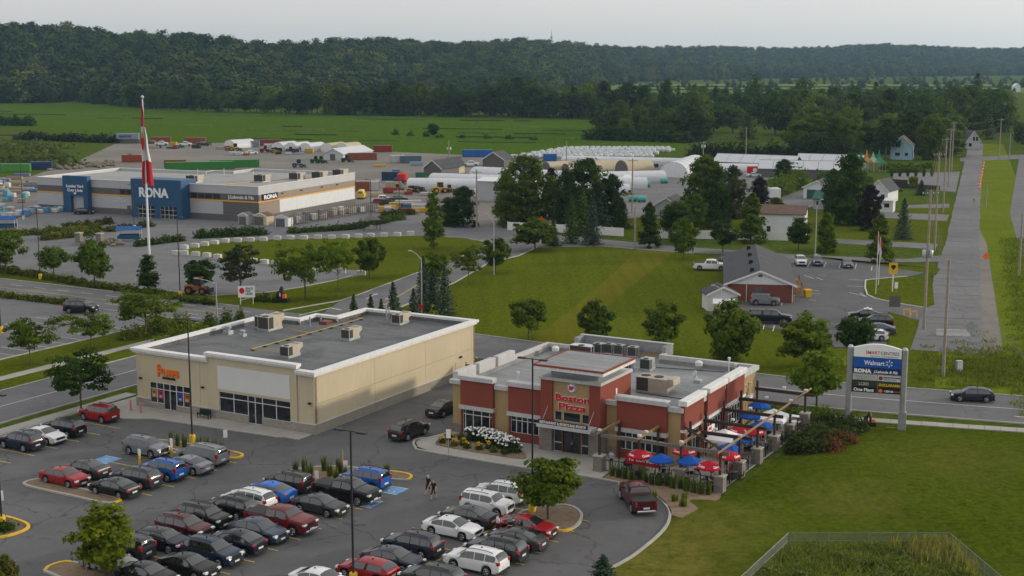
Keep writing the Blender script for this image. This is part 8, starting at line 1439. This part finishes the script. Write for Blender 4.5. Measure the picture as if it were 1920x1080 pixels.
# loose stock in the yards
CL = dict([('dark', (.04, .045, .05)), ('black', (.02, .02, .022)), ('brown grey', (.35, .33, .3)), ('white', (.5, .5, .5)), ('yellow', (.5, .32, .04)), ('green', (.03, .14, .09)), ('blue', (.05, .1, .22)), ('brown', (.22, .12, .06)), ('red', (.25, .03, .03)), ('pale blue', (.25, .33, .42)), ('tan', (.42, .36, .27))])
for i in range(120):
    bx, by = random.choice([(random.uniform(700, 800), random.uniform(310, 400)), (random.uniform(715, 800), random.uniform(385, 402)), (random.uniform(280, 600), random.uniform(272, 281)), (random.uniform(420, 640), random.uniform(283, 292)), (random.uniform(1100, 1240), random.uniform(306, 316))]); x, y = gp(bx, by)
    if inside((x, y), [gp(486, 420), gp(60, 400), gp(200, 330), gp(680, 330), gp(690, 386)]): continue
    cn_ = random.choice(list(CL)); q = thing('yard_stock', cn_+' stack of stored material in the yards behind the hardware store', 'stock', (x, y, .04), random.uniform(-.4, .4), 'stored material in the yards'); w_ = random.uniform(.8, 2.6); h_ = random.uniform(.5, 1.7); MB().bev(-w_, w_, -.6, .6, .1, h_, .08).build('goods', 'obj', q, color=CL[cn_]); put('pallet', plt, q)
# ================================================================ wooded hills (far wood, reads as one mass) and haze
def hill_cols():
    out = []
    for pxx in range(-900, 2900, 50):
        base = _interp([(-900, 1000), (0, 1120), (150, 1150), (300, 1000), (560, 1020), (700, 1250), (1000, 1450), (1120, 1800), (1250, 2300), (1500, 2600), (1920, 3000), (2900, 3300)], pxx)
        ridge = base+_interp([(-900, 420), (0, 420), (640, 620), (1000, 800), (1300, 1100), (1920, 1200), (2900, 1200)], pxx)
        sil = _interp([(-900, 60), (-100, 55), (0, 54), (100, 60), (180, 58), (300, 72), (390, 82), (500, 86), (640, 84), (800, 84), (960, 83), (1030, 88), (1150, 91), (1280, 95), (1400, 96), (1560, 93), (1620, 90), (1760, 93), (1920, 97), (2900, 96)], pxx)
        out.append((pxx, base, ridge, CAMH+(YH-sil)/FPX*ridge-13))
    return out
HC = hill_cols(); hb = MB(); NT = 14; PTS = []
def hill_z(h, t): s_ = t*t*(3-2*t); return h*s_ if t <= 1 else h*(1-(t-1)*.5)
for i, (pxx, b_, r_, h) in enumerate(HC):
    for j in range(NT+4):
        t = j/NT; Y = b_+(r_-b_)*t; X = (pxx-960)/FPX*Y*1.0; hb.v.append((X, Y, hill_z(h, min(t, 1.28))+(-.5 if j == 0 else 0)))
m_ = NT+4
for i in range(len(HC)-1):
    for j in range(m_-1): hb.f.append((i*m_+j, (i+1)*m_+j, (i+1)*m_+j+1, i*m_+j+1)); hb.m.append(0)
mat('forest_floor', (.02, .03, .01), .3, .02, .95, world=True); hb.build('hill', 'forest_floor', smooth=60, kind='structure')
rg = random.Random(3)
for i in range(len(HC)-1):
    (p0, b0, r0, h0), (p1, b1, r1, h1) = HC[i], HC[i+1]; wdt = 50/FPX*(b0+r0)/2; area = wdt*(r0-b0)*1.12
    sp = 10.5+b0/380.0; n = int(area/(sp*sp)*1.5); n = int(n*(.45 if (p0 < -150 or p0 > 2080) else 1))
    for _ in range(n):
        f, t = rg.random(), rg.random()**1.0*1.10; b_ = b0+(b1-b0)*f; r_ = r0+(r1-r0)*f; Y = b_+(r_-b_)*t; pxx = p0+50*f; PTS.append(((pxx-960)/FPX*Y, Y, hill_z(h0+(h1-h0)*f, t)-.5, (10+rg.random()**1.6*12)*(1+.12*math.sin(pxx*.02)+(b0-1000)*.00008), rg.random()*6.28, rg.randrange(4)))
# hedgerows and copses in the far valley on the right
for _ in range(430):
    pxx = rg.uniform(1150, 2250); yy = rg.choice([rg.gauss(158, 1.2), rg.gauss(164, .6), rg.gauss(150, 2.5), rg.gauss(171, .8), rg.gauss(152, 2)]); yy = max(144, min(175, yy)); X, Y = gp(pxx, yy); PTS.append((X, Y, -.4, rg.uniform(4, 9), rg.random()*6.28, rg.randrange(4)))
protos = []
for v_ in range(4):
    P, N, T, c = crown_points(dict(r=(.40, .34, .46, .30)[v_], z0=.0, taper=(.15, .35, .1, .55)[v_], wild=.10), 20, 34, .24, .12); pr = bpy.data.objects.new('far_crown', leaf_mesh('far_crown', P, N, .070*(.7+.6*RNG.random(len(P))), T, 'forest_leaf' if 'forest_leaf' in MATS else 'leaf')); protos.append(pr)
def forest(name, label, pts):
    pts = np.array(pts); me = bpy.data.meshes.new(name); me.vertices.add(len(pts)); me.vertices.foreach_set('co', pts[:, :3].astype(np.float32).ravel())
    for nm, k in (('siz', 3), ('rot', 4), ('pick', 5)): a = me.attributes.new(nm, 'FLOAT', 'POINT'); a.data.foreach_set('value', pts[:, k].astype(np.float32))
    o = put(name, me, None, label=label, kind='stuff', category='wood'); g = bpy.data.node_groups.new(name, 'GeometryNodeTree')
    g.interface.new_socket('Geometry', in_out='INPUT', socket_type='NodeSocketGeometry'); g.interface.new_socket('Geometry', in_out='OUTPUT', socket_type='NodeSocketGeometry')
    nn = g.nodes; gi, go = nn.new('NodeGroupInput'), nn.new('NodeGroupOutput'); jn = nn.new('GeometryNodeJoinGeometry')
    for p in protos[::-1]: q = nn.new('GeometryNodeObjectInfo'); q.inputs['Object'].default_value = p; q.inputs['As Instance'].default_value = True; g.links.new(q.outputs['Geometry'], jn.inputs[0])
    ip = nn.new('GeometryNodeInstanceOnPoints'); ip.inputs['Pick Instance'].default_value = True; g.links.new(gi.outputs[0], ip.inputs['Points']); g.links.new(jn.outputs[0], ip.inputs['Instance'])
    def attr(n_): a = nn.new('GeometryNodeInputNamedAttribute'); a.data_type = 'FLOAT'; a.inputs['Name'].default_value = n_; return a.outputs['Attribute']
    g.links.new(attr('siz'), ip.inputs['Scale']); cx = nn.new('ShaderNodeCombineXYZ'); g.links.new(attr('rot'), cx.inputs[2]); g.links.new(cx.outputs[0], ip.inputs['Rotation']); g.links.new(attr('pick'), ip.inputs['Instance Index'])
    g.links.new(ip.outputs[0], go.inputs[0]); md = o.modifiers.new('trees', 'NODES'); md.node_group = g; return o
def forest_material():
    m, t, b = _nodes('forest_leaf'); v = _pos(t); oi = t.nodes.new('ShaderNodeObjectInfo'); at = t.nodes.new('ShaderNodeAttribute'); at.attribute_name = 'tint'
    k = _ramp(t, oi.outputs['Random'], [(0, (.010, .022, .009)), (.5, (.026, .050, .012)), (.85, (.060, .090, .016)), (1, (.066, .076, .022))])
    k = _mixc(t, 1.0, k, _ramp(t, at.outputs['Fac'], [(0, (.55, .6, .6)), (.5, (1, 1, 1)), (1, (1.6, 1.45, 1.1))]), 'MULTIPLY'); k = _mixc(t, 1.0, k, _ramp(t, _noise(t, v, .006, 4), [(.3, (.75, .8, .85)), (.7, (1.2, 1.15, 1.0))]), 'MULTIPLY')
    t.links.new(k, b.inputs['Base Color']); b.inputs['Roughness'].default_value = .8; b.inputs['Specular IOR Level'].default_value = .1
forest_material()
for p in protos: p.data.materials.clear(); p.data.materials.append(MATS['forest_leaf'])
forest('hill_forest', 'dense dark green forest covering the long hills on the horizon', PTS)
HAZE = True
if HAZE:
    hz = MB().box(-5300, 5300, -400, 6300, -1.2, 150).mesh('haze', 'white_sign'); hm = bpy.data.materials.new('haze'); hm.use_nodes = True; t = hm.node_tree; t.nodes.clear(); out = t.nodes.new('ShaderNodeOutputMaterial'); vol = t.nodes.new('ShaderNodeVolumePrincipled')
    vol.inputs['Density'].default_value = 6.5e-5; vol.inputs['Color'].default_value = (.46, .74, 1.0, 1); vol.inputs['Anisotropy'].default_value = .2; t.links.new(vol.outputs[0], out.inputs['Volume']); hz.materials.clear(); hz.materials.append(hm)
    put('haze', hz, None, kind='stuff', label='thin pale summer haze over the whole landscape', category='haze')
print('forest trees', len(PTS))
